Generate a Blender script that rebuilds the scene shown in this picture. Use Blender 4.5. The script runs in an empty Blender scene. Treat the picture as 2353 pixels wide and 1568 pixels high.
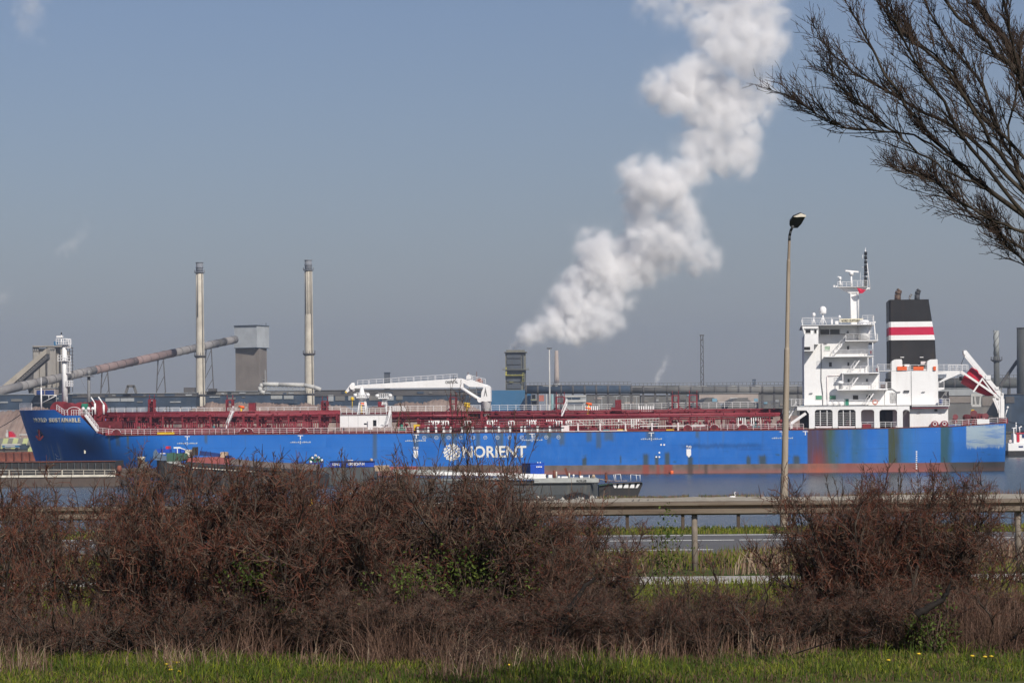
import bpy, math, random
import numpy as np
from mathutils import Vector, Matrix
R = math.radians
random.seed(7); RNG = np.random.default_rng(11)
SC = bpy.context.scene

# ---------------------------------------------------------------- camera
F = 6200.0            # focal length in units of a 2352 x 1568 picture
CX, HZ, CZ = 1176.0, 960.0, 10.0
cam_d = bpy.data.cameras.new("camera")
cam = bpy.data.objects.new("camera", cam_d); SC.collection.objects.link(cam)
cam.location = (0, 0, CZ); ROLL = 0.5
cam.matrix_world = Matrix.Translation((0, 0, CZ)) @ Matrix.Rotation(R(90), 4, 'X') @ Matrix.Rotation(R(-ROLL), 4, 'Z')
cam_d.sensor_width = 36; cam_d.lens = 36 * F / 2352
cam_d.shift_y = (HZ - 784) / 2352
cam_d.clip_start = 1.0; cam_d.clip_end = 60000
SC.camera = cam

# ---------------------------------------------------------------- sky, sun, exposure
SUN = Vector((0.585, -1.16, 0.98)).normalized()      # towards the sun
elev = math.asin(SUN.z); azim = math.atan2(SUN.x, SUN.y)
world = bpy.data.worlds.new("World"); SC.world = world; world.use_nodes = True
wn = world.node_tree.nodes; wl = world.node_tree.links
bg = wn["Background"]
sky = wn.new("ShaderNodeTexSky"); sky.sky_type = 'NISHITA'; sky.sun_disc = False
sky.sun_elevation = elev; sky.sun_rotation = azim
sky.air_density = 1.25; sky.dust_density = 0.5; sky.ozone_density = 3.0
tint = wn.new('ShaderNodeMix'); tint.data_type = 'RGBA'; tint.blend_type = 'MULTIPLY'; tint.inputs[0].default_value = 1.0
wl.new(sky.outputs[0], tint.inputs[6]); tint.inputs[7].default_value = (.90, .90, 1.13, 1)      # camera white balance of a slightly polluted blue sky
wl.new(tint.outputs[2], bg.inputs[0]); bg.inputs[1].default_value = 0.058
sun_d = bpy.data.lights.new("sun", 'SUN'); sun = bpy.data.objects.new("sun", sun_d)
SC.collection.objects.link(sun)
sun_d.energy = 4.8; sun_d.angle = R(0.6); sun_d.color = (1.0, 0.945, 0.87)
sun.rotation_euler = (-SUN).to_track_quat('-Z', 'Y').to_euler()
SC.view_settings.view_transform = 'Standard'; SC.view_settings.look = 'None'
SC.view_settings.exposure = 0.06; SC.view_settings.gamma = 1.0
SC.view_settings.use_curve_mapping = False
SC.cycles.volume_bounces = 12; SC.cycles.max_bounces = 14
SC.cycles.diffuse_bounces = 2; SC.cycles.glossy_bounces = 3
SC.cycles.transparent_max_bounces = 8
SC.cycles.volume_step_rate = 1.0; SC.cycles.volume_max_steps = 256
SC.cycles.use_adaptive_sampling = True; SC.cycles.adaptive_threshold = 0.02

# ---------------------------------------------------------------- helpers
SR, CR = math.sin(R(ROLL)), math.cos(R(ROLL))
def unroll(u, v):        # the camera is tilted by half a degree: undo it
    du, dv = u - CX, v - HZ
    return CX + du * CR - dv * SR, HZ + dv * CR + du * SR
def W(u, v, Y):
    u, v = unroll(u, v)
    return Vector(((u - CX) / F * Y, Y, CZ + (HZ - v) / F * Y))

# ---- materials: a small node writer
class NT:
    def __init__(s, name):
        s.m = bpy.data.materials.new(name); s.m.use_nodes = True
        s.n = s.m.node_tree.nodes; s.l = s.m.node_tree.links
        s.b = s.n["Principled BSDF"]; s.out = s.n["Material Output"]
        s._g = None
    def put(s, sock, val):
        if isinstance(val, bpy.types.NodeSocket): s.l.new(val, sock)
        else:
            if isinstance(val, (tuple, list)) and len(val) == 3 and sock.type == 'RGBA': val = (*val, 1)
            sock.default_value = val
    def geo(s, kind='Object'):
        t = s.n.new("ShaderNodeTexCoord"); return t.outputs[kind]
    def xyz(s, vec):
        t = s.n.new("ShaderNodeSeparateXYZ"); s.put(t.inputs[0], vec); return t.outputs
    def comb(s, x, y, z):
        t = s.n.new("ShaderNodeCombineXYZ")
        for i, q in enumerate((x, y, z)): s.put(t.inputs[i], q)
        return t.outputs[0]
    def math(s, op, a, b=0.0, c=None, clamp=False):
        t = s.n.new("ShaderNodeMath"); t.operation = op; t.use_clamp = clamp
        s.put(t.inputs[0], a); s.put(t.inputs[1], b)
        if c is not None: s.put(t.inputs[2], c)
        return t.outputs[0]
    def scale(s, vec, sx, sy, sz):
        t = s.n.new("ShaderNodeMapping"); s.put(t.inputs[0], vec); t.inputs['Scale'].default_value = (sx, sy, sz); return t.outputs[0]
    def noise(s, vec, sc=1.0, det=3.0, rough=0.55, dist=0.0):
        t = s.n.new("ShaderNodeTexNoise"); s.put(t.inputs['Vector'], vec)
        t.inputs['Scale'].default_value = sc; t.inputs['Detail'].default_value = det
        t.inputs['Roughness'].default_value = rough; t.inputs['Distortion'].default_value = dist
        return t.outputs[0]
    def rng(s, x, a, b, c=0.0, d=1.0):
        t = s.n.new("ShaderNodeMapRange"); t.interpolation_type = 'SMOOTHSTEP'
        for i, q in enumerate((x, a, b, c, d)): s.put(t.inputs[i], q)
        return t.outputs[0]
    def mix(s, f, a, b, mode='MIX'):
        t = s.n.new("ShaderNodeMix"); t.data_type = 'RGBA'; t.blend_type = mode
        s.put(t.inputs[0], f); s.put(t.inputs[6], a); s.put(t.inputs[7], b); return t.outputs[2]
    def band(s, x, a, b, soft):        # 1 between a and b
        return s.math('MULTIPLY', s.rng(x, a - soft, a + soft), s.rng(x, b - soft, b + soft, 1.0, 0.0))
    def bump(s, h, strength=0.3, dist=0.05):
        t = s.n.new("ShaderNodeBump"); s.put(t.inputs['Height'], h)
        t.inputs['Strength'].default_value = strength; t.inputs['Distance'].default_value = dist
        s.l.new(t.outputs[0], s.b.inputs['Normal'])
    def fin(s, col, rough=0.6, metal=0.0, spec=0.4):
        s.put(s.b.inputs['Base Color'], col); s.put(s.b.inputs['Roughness'], rough)
        s.put(s.b.inputs['Metallic'], metal); s.put(s.b.inputs['Specular IOR Level'], spec)
        return s.m

def plain(name, col, rough=0.6, var=0.25, sc=0.6, metal=0.0, dirt=None, dirt_amt=0.5, streak=True, spec=0.35):
    """painted or raw surface: base colour with blotches, vertical dirt streaks and slightly uneven gloss"""
    t = NT(name); g = t.geo()
    n1 = t.noise(g, sc, 5, 0.6)
    c = t.mix(t.rng(n1, 0.3, 0.72), tuple(q * (1 - var) for q in col), tuple(min(1, q * (1 + var * .6)) for q in col))
    if dirt:
        d = t.noise(t.scale(g, sc * 3.2, sc * 3.2, sc * .5) if streak else g, 1.0 if streak else sc * 4, 4, 0.65)
        c = t.mix(t.math('MULTIPLY', t.rng(d, 0.5, 0.75), dirt_amt), c, dirt)
    return t.fin(c, t.rng(n1, 0.2, 0.8, rough - .08, min(1, rough + .1)), metal, spec)

# ---- objects
def link(o, parent=None):
    SC.collection.objects.link(o)
    if parent is not None: o.parent = parent
    return o
def tag(o, label=None, cat=None, group=None, kind=None, category=None):
    cat = cat or category
    for k, q in (('label', label), ('category', cat), ('group', group), ('kind', kind)):
        if q: o[k] = q
    return o
def empty(name, loc=(0, 0, 0), rz=0.0, **k):
    o = bpy.data.objects.new(name, None); o.location = loc; o.rotation_euler = (0, 0, rz)
    o.empty_display_size = 0.5
    return tag(link(o), **k)

class MB:
    def __init__(s): s.v = []; s.f = []; s.m = []; s.mi = 0; s.sm = []
    def _add(s, vs, fs, smooth=False):
        b = len(s.v); s.v += [tuple(q) for q in vs]
        for f in fs: s.f.append(tuple(b + i for i in f)); s.m.append(s.mi); s.sm.append(smooth)
    def mat(s, i): s.mi = i; return s
    def hexa(s, p):       # 8 corners: 4 bottom ccw, 4 top ccw
        s._add(p, [(3, 2, 1, 0), (4, 5, 6, 7), (0, 1, 5, 4), (1, 2, 6, 5), (2, 3, 7, 6), (3, 0, 4, 7)]); return s
    def box(s, x0, x1, y0, y1, z0, z1):
        if x0 > x1: x0, x1 = x1, x0
        if y0 > y1: y0, y1 = y1, y0
        if z0 > z1: z0, z1 = z1, z0
        return s.hexa([(x0, y0, z0), (x1, y0, z0), (x1, y1, z0), (x0, y1, z0), (x0, y0, z1), (x1, y0, z1), (x1, y1, z1), (x0, y1, z1)])
    def prism(s, poly, y0, y1, smooth=False):      # poly in (x, z), extruded along y
        a = sum(poly[i][0] * poly[(i + 1) % len(poly)][1] - poly[(i + 1) % len(poly)][0] * poly[i][1] for i in range(len(poly)))
        if a < 0: poly = poly[::-1]
        n = len(poly); vs = [(x, y0, z) for x, z in poly] + [(x, y1, z) for x, z in poly]
        s._add(vs, [tuple(range(n)), tuple(range(2 * n - 1, n - 1, -1))])
        b = len(s.v) - 2 * n
        for i in range(n):
            j = (i + 1) % n; s.f.append((b + i, b + n + i, b + n + j, b + j)); s.m.append(s.mi); s.sm.append(smooth)
        return s
    def prismz(s, poly, z0, z1):      # poly in (x, y), extruded along z
        a = sum(poly[i][0] * poly[(i + 1) % len(poly)][1] - poly[(i + 1) % len(poly)][0] * poly[i][1] for i in range(len(poly)))
        if a < 0: poly = poly[::-1]
        n = len(poly); vs = [(x, y, z0) for x, y in poly] + [(x, y, z1) for x, y in poly]
        s._add(vs, [tuple(range(n - 1, -1, -1)), tuple(range(n, 2 * n))] + [(i, (i + 1) % n, n + (i + 1) % n, n + i) for i in range(n)])
        return s
    def tube(s, p0, p1, r0, r1=None, n=8, caps=True, smooth=True):
        r1 = r0 if r1 is None else r1
        p0 = Vector(p0); p1 = Vector(p1); d = (p1 - p0)
        if d.length < 1e-6: return s
        q = d.to_track_quat('Z', 'Y'); vs = []
        for p, r in ((p0, r0), (p1, r1)):
            for k in range(n):
                a = 2 * math.pi * (k + .5) / n
                vs.append(p + q @ Vector((r * math.cos(a), r * math.sin(a), 0)))
        fs = [(i, (i + 1) % n, n + (i + 1) % n, n + i) for i in range(n)]
        s._add(vs, fs, smooth)
        if caps:
            b = len(s.v) - 2 * n
            s.f.append(tuple(b + i for i in range(n - 1, -1, -1))); s.f.append(tuple(b + n + i for i in range(n)))
            s.m += [s.mi] * 2; s.sm += [False] * 2
        return s
    def path(s, pts, r, n=6):
        for a, b in zip(pts[:-1], pts[1:]): s.tube(a, b, r, r, n)
        return s
    def beam(s, p0, p1, w, h=None, up=(0, 0, 1)):
        h = h or w; p0 = Vector(p0); p1 = Vector(p1); d = (p1 - p0).normalized()
        sd = d.cross(Vector(up))
        if sd.length < 1e-3: sd = d.cross(Vector((0, 1, 0)))
        sd.normalize(); u2 = sd.cross(d)
        a = sd * w / 2; b = u2 * h / 2
        return s.hexa([p0 - a - b, p0 + a - b, p1 + a - b, p1 - a - b, p0 - a + b, p0 + a + b, p1 + a + b, p1 - a + b])
    def lathe(s, c, prof, n=16, smooth=True, axis=None):   # prof [(r, z)...] about vertical axis at c
        c = Vector(c); vs = []
        for r, z in prof:
            for k in range(n):
                a = 2 * math.pi * k / n; p = Vector((r * math.cos(a), r * math.sin(a), z))
                if axis is not None: p = axis @ p
                vs.append(c + p)
        fs = []
        for j in range(len(prof) - 1):
            for k in range(n):
                fs.append((j * n + k, j * n + (k + 1) % n, (j + 1) * n + (k + 1) % n, (j + 1) * n + k))
        s._add(vs, fs, smooth)
        b = len(s.v) - len(vs)
        s.f.append(tuple(b + i for i in range(n - 1, -1, -1))); s.f.append(tuple(b + len(vs) - n + i for i in range(n)))
        s.m += [s.mi] * 2; s.sm += [False] * 2
        return s
    def build(s, name, mats, parent=None, label=None, kind=None, **k):
        me = bpy.data.meshes.new(name)
        me.from_pydata(s.v, [], s.f)
        if not isinstance(mats, (list, tuple)): mats = [mats]
        for m in mats: me.materials.append(m)
        me.polygons.foreach_set('material_index', s.m); me.polygons.foreach_set('use_smooth', s.sm)
        me.update()
        o = bpy.data.objects.new(name, me); link(o, parent)
        return tag(o, label=label, kind=kind, **k)

def mesh_np(name, V, Fq, mats, parent=None, mi=None, smooth=False, **k):
    """V (n,3), Fq (m,3|4) numpy -> object"""
    me = bpy.data.meshes.new(name); V = np.asarray(V, np.float32); Fq = np.asarray(Fq, np.int32)
    c = Fq.shape[1]
    me.vertices.add(len(V)); me.vertices.foreach_set('co', V.ravel())
    me.loops.add(Fq.size); me.loops.foreach_set('vertex_index', Fq.ravel())
    me.polygons.add(len(Fq)); me.polygons.foreach_set('loop_start', np.arange(0, Fq.size, c, dtype=np.int32))
    me.polygons.foreach_set('loop_total', np.full(len(Fq), c, np.int32))
    for m in (mats if isinstance(mats, (list, tuple)) else [mats]): me.materials.append(m)
    if mi is not None: me.polygons.foreach_set('material_index', np.asarray(mi, np.int32))
    me.polygons.foreach_set('use_smooth', np.full(len(Fq), smooth))
    me.update(calc_edges=True); me.validate()
    o = bpy.data.objects.new(name, me); link(o, parent)
    return tag(o, **k)

def text_obj(txt, name, mat, parent, loc, rot, height, width=None, depth=0.03, bold=0.0, **k):
    c = bpy.data.curves.new(name, 'FONT'); c.body = txt; c.size = 1.0; c.extrude = 0.01
    c.offset = bold; c.align_x = 'LEFT'; c.align_y = 'BOTTOM_BASELINE' if False else 'BOTTOM'
    c.resolution_u = 3
    o = bpy.data.objects.new(name + "_src", c); SC.collection.objects.link(o)
    bpy.context.view_layer.update()
    dg = bpy.context.evaluated_depsgraph_get()
    me = bpy.data.meshes.new_from_object(o.evaluated_get(dg)); bpy.data.objects.remove(o); bpy.data.curves.remove(c)
    n = len(me.vertices); co = np.empty(n * 3, np.float32); me.vertices.foreach_get('co', co); co = co.reshape(-1, 3)
    mn = co.min(0); mx = co.max(0); co[:, :2] -= mn[:2]
    sy = height / (mx[1] - mn[1]); sx = (width / (mx[0] - mn[0])) if width else sy
    co[:, 0] *= sx; co[:, 1] *= sy; co[:, 2] = (co[:, 2] - mn[2]) / (mx[2] - mn[2]) * depth
    me.vertices.foreach_set('co', co.ravel()); me.materials.clear(); me.materials.append(mat); me.update()
    me.name = name
    t = bpy.data.objects.new(name, me); link(t, parent); t.location = loc; t.rotation_euler = rot
    return tag(t, **k)

def railing(pts, h, mat, parent, nr=3, step=1.5, r=0.045, name='railing', sect=14.0, label=None):
    """railing along a 3-D polyline, cut into section parts"""
    pts = [Vector(p) for p in pts]
    L = [0]
    for a, b in zip(pts[:-1], pts[1:]): L.append(L[-1] + (b - a).length)
    def at(d):
        for i in range(len(pts) - 1):
            if d <= L[i + 1] + 1e-6:
                f = (d - L[i]) / max(1e-9, L[i + 1] - L[i]); return pts[i].lerp(pts[i + 1], f)
        return pts[-1]
    ns = max(1, round(L[-1] / sect)); out = []
    for k in range(ns):
        d0 = L[-1] * k / ns; d1 = L[-1] * (k + 1) / ns - (0.08 if k < ns - 1 else 0)
        mb = MB(); m = max(1, round((d1 - d0) / step)); ds = [d0 + (d1 - d0) * i / m for i in range(m + 1)]
        ks = sorted(set(ds + [q for q in L if d0 < q < d1]))
        for d in ds:
            p = at(d); mb.tube(p, p + Vector((0, 0, h)), r, r, 4, False)
        for j in range(nr):
            z = Vector((0, 0, h * (1 - j / nr)))
            for a, b in zip(ks[:-1], ks[1:]): mb.tube(at(a) + z, at(b) + z, r * (1.0 if j == 0 else .7), None, 4, False)
        out.append(mb.build(name, mat, parent, label=label))
    return out

# ---------------------------------------------------------------- shared materials
M = {}
M['white'] = plain('white_ship_paint', (0.80, 0.785, 0.76), 0.45, 0.05, 0.25, dirt=(0.50, 0.40, 0.30), dirt_amt=0.16)
M['white2'] = plain('white_rail_paint', (0.82, 0.80, 0.78), 0.5, 0.05, 0.4)
M['pinkrail'] = plain('white_rail_with_rust', (0.78, 0.68, 0.66), 0.5, 0.12, 1.0)
M['red'] = plain('red_deck_paint', (0.20, 0.022, 0.030), 0.55, 0.35, 0.5, dirt=(0.10, 0.012, 0.014), dirt_amt=0.55)
M['redpipe'] = plain('red_pipe_paint', (0.235, 0.031, 0.043), 0.5, 0.25, 0.4, dirt=(0.14, 0.02, 0.02), dirt_amt=0.5)
M['darkred'] = plain('dark_red_equipment', (0.12, 0.014, 0.018), 0.6, 0.4, 0.7)
M['black'] = plain('black_metal', (0.012, 0.012, 0.014), 0.5, 0.3, 0.5)
M['glass'] = plain('dark_window_glass', (0.015, 0.014, 0.016), 0.12, 0.2, 0.5, spec=0.8)
M['green'] = plain('green_paint', (0.03, 0.20, 0.13), 0.5, 0.2, 0.8)
M['teal'] = plain('teal_machine', (0.02, 0.16, 0.18), 0.5, 0.2, 0.8)
M['orange'] = plain('orange_plastic', (0.78, 0.13, 0.03), 0.5, 0.12, 1.0)
M['yellow'] = plain('yellow_paint', (0.70, 0.46, 0.03), 0.5, 0.15, 1.0)
M['blue'] = plain('blue_paint', (0.012, 0.07, 0.42), 0.5, 0.2, 0.6)
M['navy'] = plain('navy_paint', (0.012, 0.035, 0.15), 0.5, 0.2, 0.6)
M['lifered'] = plain('lifeboat_red', (0.52, 0.022, 0.045), 0.35, 0.12, 0.6)
M['rust'] = plain('rusty_steel', (0.20, 0.06, 0.035), 0.8, 0.5, 0.8, dirt=(0.06, 0.03, 0.025), dirt_amt=0.7)
M['grey'] = plain('grey_steel', (0.20, 0.20, 0.20), 0.6, 0.2, 0.5, dirt=(0.10, 0.08, 0.06), dirt_amt=0.5)
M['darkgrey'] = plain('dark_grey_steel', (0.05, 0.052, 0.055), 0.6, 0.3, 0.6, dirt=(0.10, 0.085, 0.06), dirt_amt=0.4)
M['stone'] = plain('stone', (0.36, 0.34, 0.30), 0.9, 0.35, 2.0)
# ================================================================ SETTING
WZ = -0.45     # water level
GZ = 6.46     # road level
def grid_mesh(xs, ys, zf, name, mat, **k):
    X, Y = np.meshgrid(xs, ys); Z = zf(X, Y); n, m = X.shape
    V = np.stack([X, Y, Z], -1).reshape(-1, 3); i = np.arange(n * m).reshape(n, m)
    Fq = np.stack([i[:-1, :-1], i[:-1, 1:], i[1:, 1:], i[1:, :-1]], -1).reshape(-1, 4)
    return mesh_np(name, V, Fq, mat, smooth=True, **k)
def vnoise(X, Y, s=1.0, seed=0):
    r = np.zeros_like(X, dtype=float)
    g = np.random.default_rng(seed)
    for o in range(4):
        for _ in range(3):
            a = g.uniform(0, 6.28); ph = g.uniform(0, 6.28); f = s * 2 ** o * g.uniform(.7, 1.3)
            r += np.sin((X * math.cos(a) + Y * math.sin(a)) * f + ph) / 2 ** o / 3
    return r
# near bank: flat land with the road, then the dike slope down to the water
t = NT('verge_grass_ground'); g = t.geo()
n1 = t.noise(g, 0.35, 6, 0.6); n2 = t.noise(g, 9.0, 4, 0.7)
c = t.mix(t.rng(n1, 0.38, 0.62), (0.055, 0.085, 0.016), (0.12, 0.115, 0.035))
c = t.mix(t.rng(n2, 0.35, 0.75), c, (0.035, 0.045, 0.012))
t.bump(n2, 0.6, 0.05)
m_turf = t.fin(c, 0.95, 0, 0.1)
def bank(X, Y):
    z = np.full_like(X, GZ, dtype=float)
    z += vnoise(X, Y, 0.5, 3) * 0.05 * (Y < 56)
    dn = np.clip((Y - 84.9) / 22.0, 0, 1)
    z = z - dn * 9.0
    z = z - 0.04 * ((Y > 69) & (Y < 82.5))
    return z
xs = np.concatenate([[-3000, -800, -200], np.linspace(-60, 60, 121), [200, 800, 3000]])
ys = np.concatenate([[-400, -100, -20, 0, 15], np.linspace(25, 56, 63), [57, 59, 62, 66, 69, 69.5, 75, 81, 82.6, 84, 84.9, 88, 95, 100, 107]])
grid_mesh(xs, ys, bank, 'ground', m_turf, kind='structure')
# water
t = NT('canal_water'); g = t.geo()
wv = t.noise(t.scale(g, 0.5, 1.6, 1), 1.0, 6, 0.6, 0.4)
w2 = t.noise(t.scale(g, 0.06, 0.22, 1), 1.0, 3, 0.5)
t.bump(t.math('ADD', t.math('MULTIPLY', wv, 0.35), t.math('MULTIPLY', w2, 0.5)), 0.8, 0.3)
m_water = t.fin(t.mix(t.rng(w2, 0.3, 0.7), (0.022, 0.04, 0.055), (0.035, 0.052, 0.062)), 0.24, 0, 0.5)
t.b.inputs['IOR'].default_value = 1.33
MB().box(-9000, 9000, 90, 9000, WZ - 0.5, WZ).build('water', m_water, kind='structure')
# road with lines
t = NT('asphalt'); g = t.geo(); n = t.noise(g, 30, 4, 0.7); n2 = t.noise(t.scale(g, .05, 1.2, 1), 1, 3)
t.bump(n, 0.3, 0.01)
c = t.mix(n2, (0.085, 0.083, 0.085), (0.125, 0.12, 0.118)); c = t.mix(t.math('MULTIPLY', n, .35), c, (0.20, 0.19, 0.18))
m_asph = t.fin(c, 0.85, 0, 0.25)
def ry(Xv):  # road bends a little
    return 0.0 * Xv
def strip(name, y0, y1, z, mat, x0=-600, x1=600, kind='structure'):
    return MB().box(x0, x1, y0, y1, z - 0.10, z).build(name, mat, kind=kind)
strip('road', 70.6, 80.9, GZ + 0.015, m_asph)
m_line = plain('road_line_paint', (0.72, 0.71, 0.66), 0.7, 0.15, 3.0, dirt=(0.25, 0.24, 0.22), dirt_amt=.5, streak=False)
MB().box(-600, 9.5 - 0, 80.2, 80.4, GZ + 0.017, GZ + 0.021).build('edge_line', m_line, kind='structure')
MB().box(-600, 5.3, 71.45, 71.65, GZ + 0.017, GZ + 0.021).build('edge_line', m_line, kind='structure')
q = bpy.data.meshes.new('lane_dash'); d0 = MB().box(-1.05, 1.05, -0.10, 0.10, 0, 0.004).build('lane_dash', m_line)
d0.location = (-24, 77.0, GZ + 0.017); d0['kind'] = 'structure'
for i in range(1, 22):
    d = d0.copy(); link(d); d.location.x = -24 + i * 2.25
# bicycle path
t = NT('pale_path'); g = t.geo(); n = t.noise(g, 6, 5, 0.7)
m_path = t.fin(t.mix(n, (0.30, 0.28, 0.25), (0.46, 0.43, 0.39)), 0.9, 0, 0.2)
strip('path', 57.2, 58.9, GZ + 0.06, m_path)
# far shore: sheet-pile quay line and land behind
QA, QB = Vector((-200, 690, 0)), Vector((200, 682, 0)); qd = (QB - QA).normalized(); qn = Vector((-qd.y, qd.x, 0))
t = NT('far_industrial_ground'); g = t.geo(); n = t.noise(g, 0.03, 6, 0.6)
m_far = t.fin(t.mix(t.rng(n, .35, .65), (0.10, 0.105, 0.07), (0.17, 0.145, 0.12)), 0.95, 0, 0.1)
a = QA - qd * 8500; b = QB + qd * 8500
MB().prismz([(a.x, a.y), (b.x, b.y), (b.x, b.y + 8200), (a.x, a.y + 8200)], -1.5, 2.2).build('far_ground', m_far, kind='structure')
# sandy spit with low scrub
t = NT('sand_and_shell'); g = t.geo(); n = t.noise(g, 1.2, 6, 0.65)
m_sand = t.fin(t.mix(t.rng(n, .3, .7), (0.25, 0.215, 0.16), (0.42, 0.375, 0.30)), 0.95, 0, 0.1)
def spit(X, Y):
    cy = 330 + (X - 20) * 0.01
    w = 11 + 1.5 * np.sin(X * .13) + 1.0 * np.sin(X * .31 + 1)
    z = 0.55 * (1 - ((Y - cy) / w) ** 2) + vnoise(X, Y, 0.5, 5) * 0.13
    z *= np.clip((X - 2.5) / 9, 0.02, 1)
    return np.where(np.abs(Y - cy) < w * 1.6, z + WZ, WZ - 1.2)
grid_mesh(np.linspace(-12, 150, 220), np.linspace(310, 370, 50), spit, 'sand_spit', m_sand, kind='structure')
# ================================================================ TANKER
BX, BY = -92.9, 509.4; EX, EY = 0.99572, -0.09237
def SL(u, v, t=0.0):
    """point of the ship's own frame (s from the bow, t from the near side, z) seen at picture position (u, v)"""
    u, v = unroll(u, v); k = (u - CX) / F; nx, ny = -EY, EX
    s = (k * (BY + t * ny) - BX - t * nx) / (EX - k * EY)
    Y = BY + s * EY + t * ny
    return Vector((s, t, CZ + (HZ - v) / F * Y))
def Su(u, t=0.0): return SL(u, 900, t).x
def Zv(u, v, t=0.0): return SL(u, v, t).z
ship = empty('tanker_ship', (BX, BY, 0), math.atan2(EY, EX), label='long blue tanker ship with white superstructure, black funnel and red deck piping', cat='ship')
ship['category'] = 'ship'
def box(mb, u0, u1, v0, v1, t0, t1):
    a = SL(u0, v1, t0); b = SL(u1, v0, t0)
    return mb.box(a.x, b.x, t0, t1, a.z, b.z)
def SP(pts, t): return [(SL(u, v, t).x, SL(u, v, t).z) for u, v in pts]

# ---- hull
st0, st1 = SL(44.7, 942.4, 16.1), SL(82, 1059, 16.1)
print('stem', st0, st1)
sheer = [(st0.x - .6, st0.z)]
for u, v, tt in ((128, 940.6, 4.5), (146.5, 953.6, 3.4), (185, 953.6, 2), (221, 993, 1), (238, 999.5, .6), (719, 996, 0), (1257, 992, 0), (1845, 986.6, 0), (2038, 983, 0), (2186, 979, 0), (2313, 971, 0)):
    p = SL(u, v, tt); sheer.append((p.x, p.z))
def ztop(s): return float(np.interp(s, [a for a, b in sheer], [b for a, b in sheer]))
SEND = sheer[-1][0]
def stem(z): return float(np.interp(z, [-2, st1.z, st0.z], [st1.x + .4, st1.x, st0.x]))
def hb(s, z):
    w = min(1, max(0, z / 9.0))
    L = 40 - 12 * w; p = 1.75 + 0.9 * w; q = 1.0 - 0.28 * w
    x = (s - stem(z)) / L
    f = 0.0 if x <= 0 else 1.0 if x >= 1 else (1 - (1 - x) ** p) ** q
    g = 1.0
    if s > 150:
        y = (s - 150) / (SEND - 150); g = 1 - (0.13 + (0.42 - 0.042 * min(z, 9)) * (1 - w) * .6) * y ** 2.4
    return 16.1 * f * g
ss = sorted(set([round(q, 3) for q in list(np.linspace(round(st0.x + .05, 2), 40, 67)) + list(np.linspace(40, 150, 38)) + list(np.linspace(150, SEND, 20)) + [a for a, b in sheer if a > 0]]))
NL = 14
V = []; Fc = []
rows = []
# the first row follows the stem
for side in (-1, 1):
    base = len(V)
    cols = [None] + ss
    for c_ in cols:
        top = ztop(stem(11.4)) if c_ is None else ztop(c_)
        for j in range(NL + 1):
            z = -1.6 + (top + 1.6) * j / NL
            if c_ is None: s_, h_ = stem(z), 0.0
            else:
                s_ = c_; 
                if s_ < stem(z) + .02: s_ = stem(z) + 0.02
                # crowd stations near the stem so that the rake stays smooth
                h_ = hb(s_, z)
            V.append((s_, 16.1 + side * h_, z))
    n = NL + 1
    for i in range(len(cols) - 1):
        for j in range(NL):
            a = base + i * n + j; f = (a, a + n, a + n + 1, a + 1)
            Fc.append(f if side < 0 else f[::-1])
    rows.append((base, len(cols)))
# transom
b0, nc = rows[0]; b1, _ = rows[1]
for j in range(NL):
    a = b0 + (nc - 1) * (NL + 1) + j; c_ = b1 + (nc - 1) * (NL + 1) + j
    Fc.append((a, c_, c_ + 1, a + 1))
nt = NT('hull_paint'); g = nt.geo(); X, Yc, Z = nt.xyz(g)
big = nt.noise(nt.scale(g, .05, .05, .12), 1, 4, .6)
fine = nt.noise(nt.scale(g, .7, .7, .35), 1, 5, .65)
col = nt.mix(nt.rng(big, .35, .65), (0.012, 0.130, 0.46), (0.024, 0.160, 0.52))
col = nt.mix(nt.math('MULTIPLY', nt.rng(fine, .45, .8), .3), col, (0.05, 0.19, 0.50))
# plate seams
br = nt.n.new("ShaderNodeTexBrick"); nt.put(br.inputs['Vector'], nt.comb(X, Z, 0.0)); br.inputs['Scale'].default_value = 1
br.inputs['Brick Width'].default_value = 9; br.inputs['Row Height'].default_value = 2.4; br.inputs['Mortar Size'].default_value = .035
br.inputs['Color1'].default_value = (1, 1, 1, 1); br.inputs['Color2'].default_value = (.93, .94, .96, 1); br.inputs['Mortar'].default_value = (.8, .82, .85, 1)
col = nt.mix(1.0, col, br.outputs[0], 'MULTIPLY')
# rust runs below scuppers
run = nt.noise(nt.scale(g, 1.1, 0, .045), 1, 3, .6); run2 = nt.noise(nt.scale(g, .09, 0, .0), 1, 2, .5)
rmask = nt.math('MULTIPLY', nt.rng(run, .56, .74), nt.rng(run2, .42, .60))
rmask = nt.math('MULTIPLY', rmask, nt.rng(Z, 3.4, 7.4, 0.25, 0.95))
col = nt.mix(rmask, col, (0.09, 0.11, 0.06))
# fender rub marks near the water line
rub = nt.noise(nt.scale(g, .35, 0, .9), 1.0, 4, .6)
rm = nt.math('MULTIPLY', nt.rng(rub, .60, .72), nt.band(Z, 1.2, 3.4, .8))
col = nt.mix(nt.math('MULTIPLY', rm, .8), col, (0.035, 0.075, 0.05))
scr = nt.noise(nt.scale(g, .06, 0, 1.4), 1.0, 5, .7)
col = nt.mix(nt.math('MULTIPLY', nt.math('MULTIPLY', nt.rng(scr, .58, .68), nt.band(Z, 3.0, 5.0, .7)), .45), col, (0.01, 0.06, 0.22))
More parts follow.
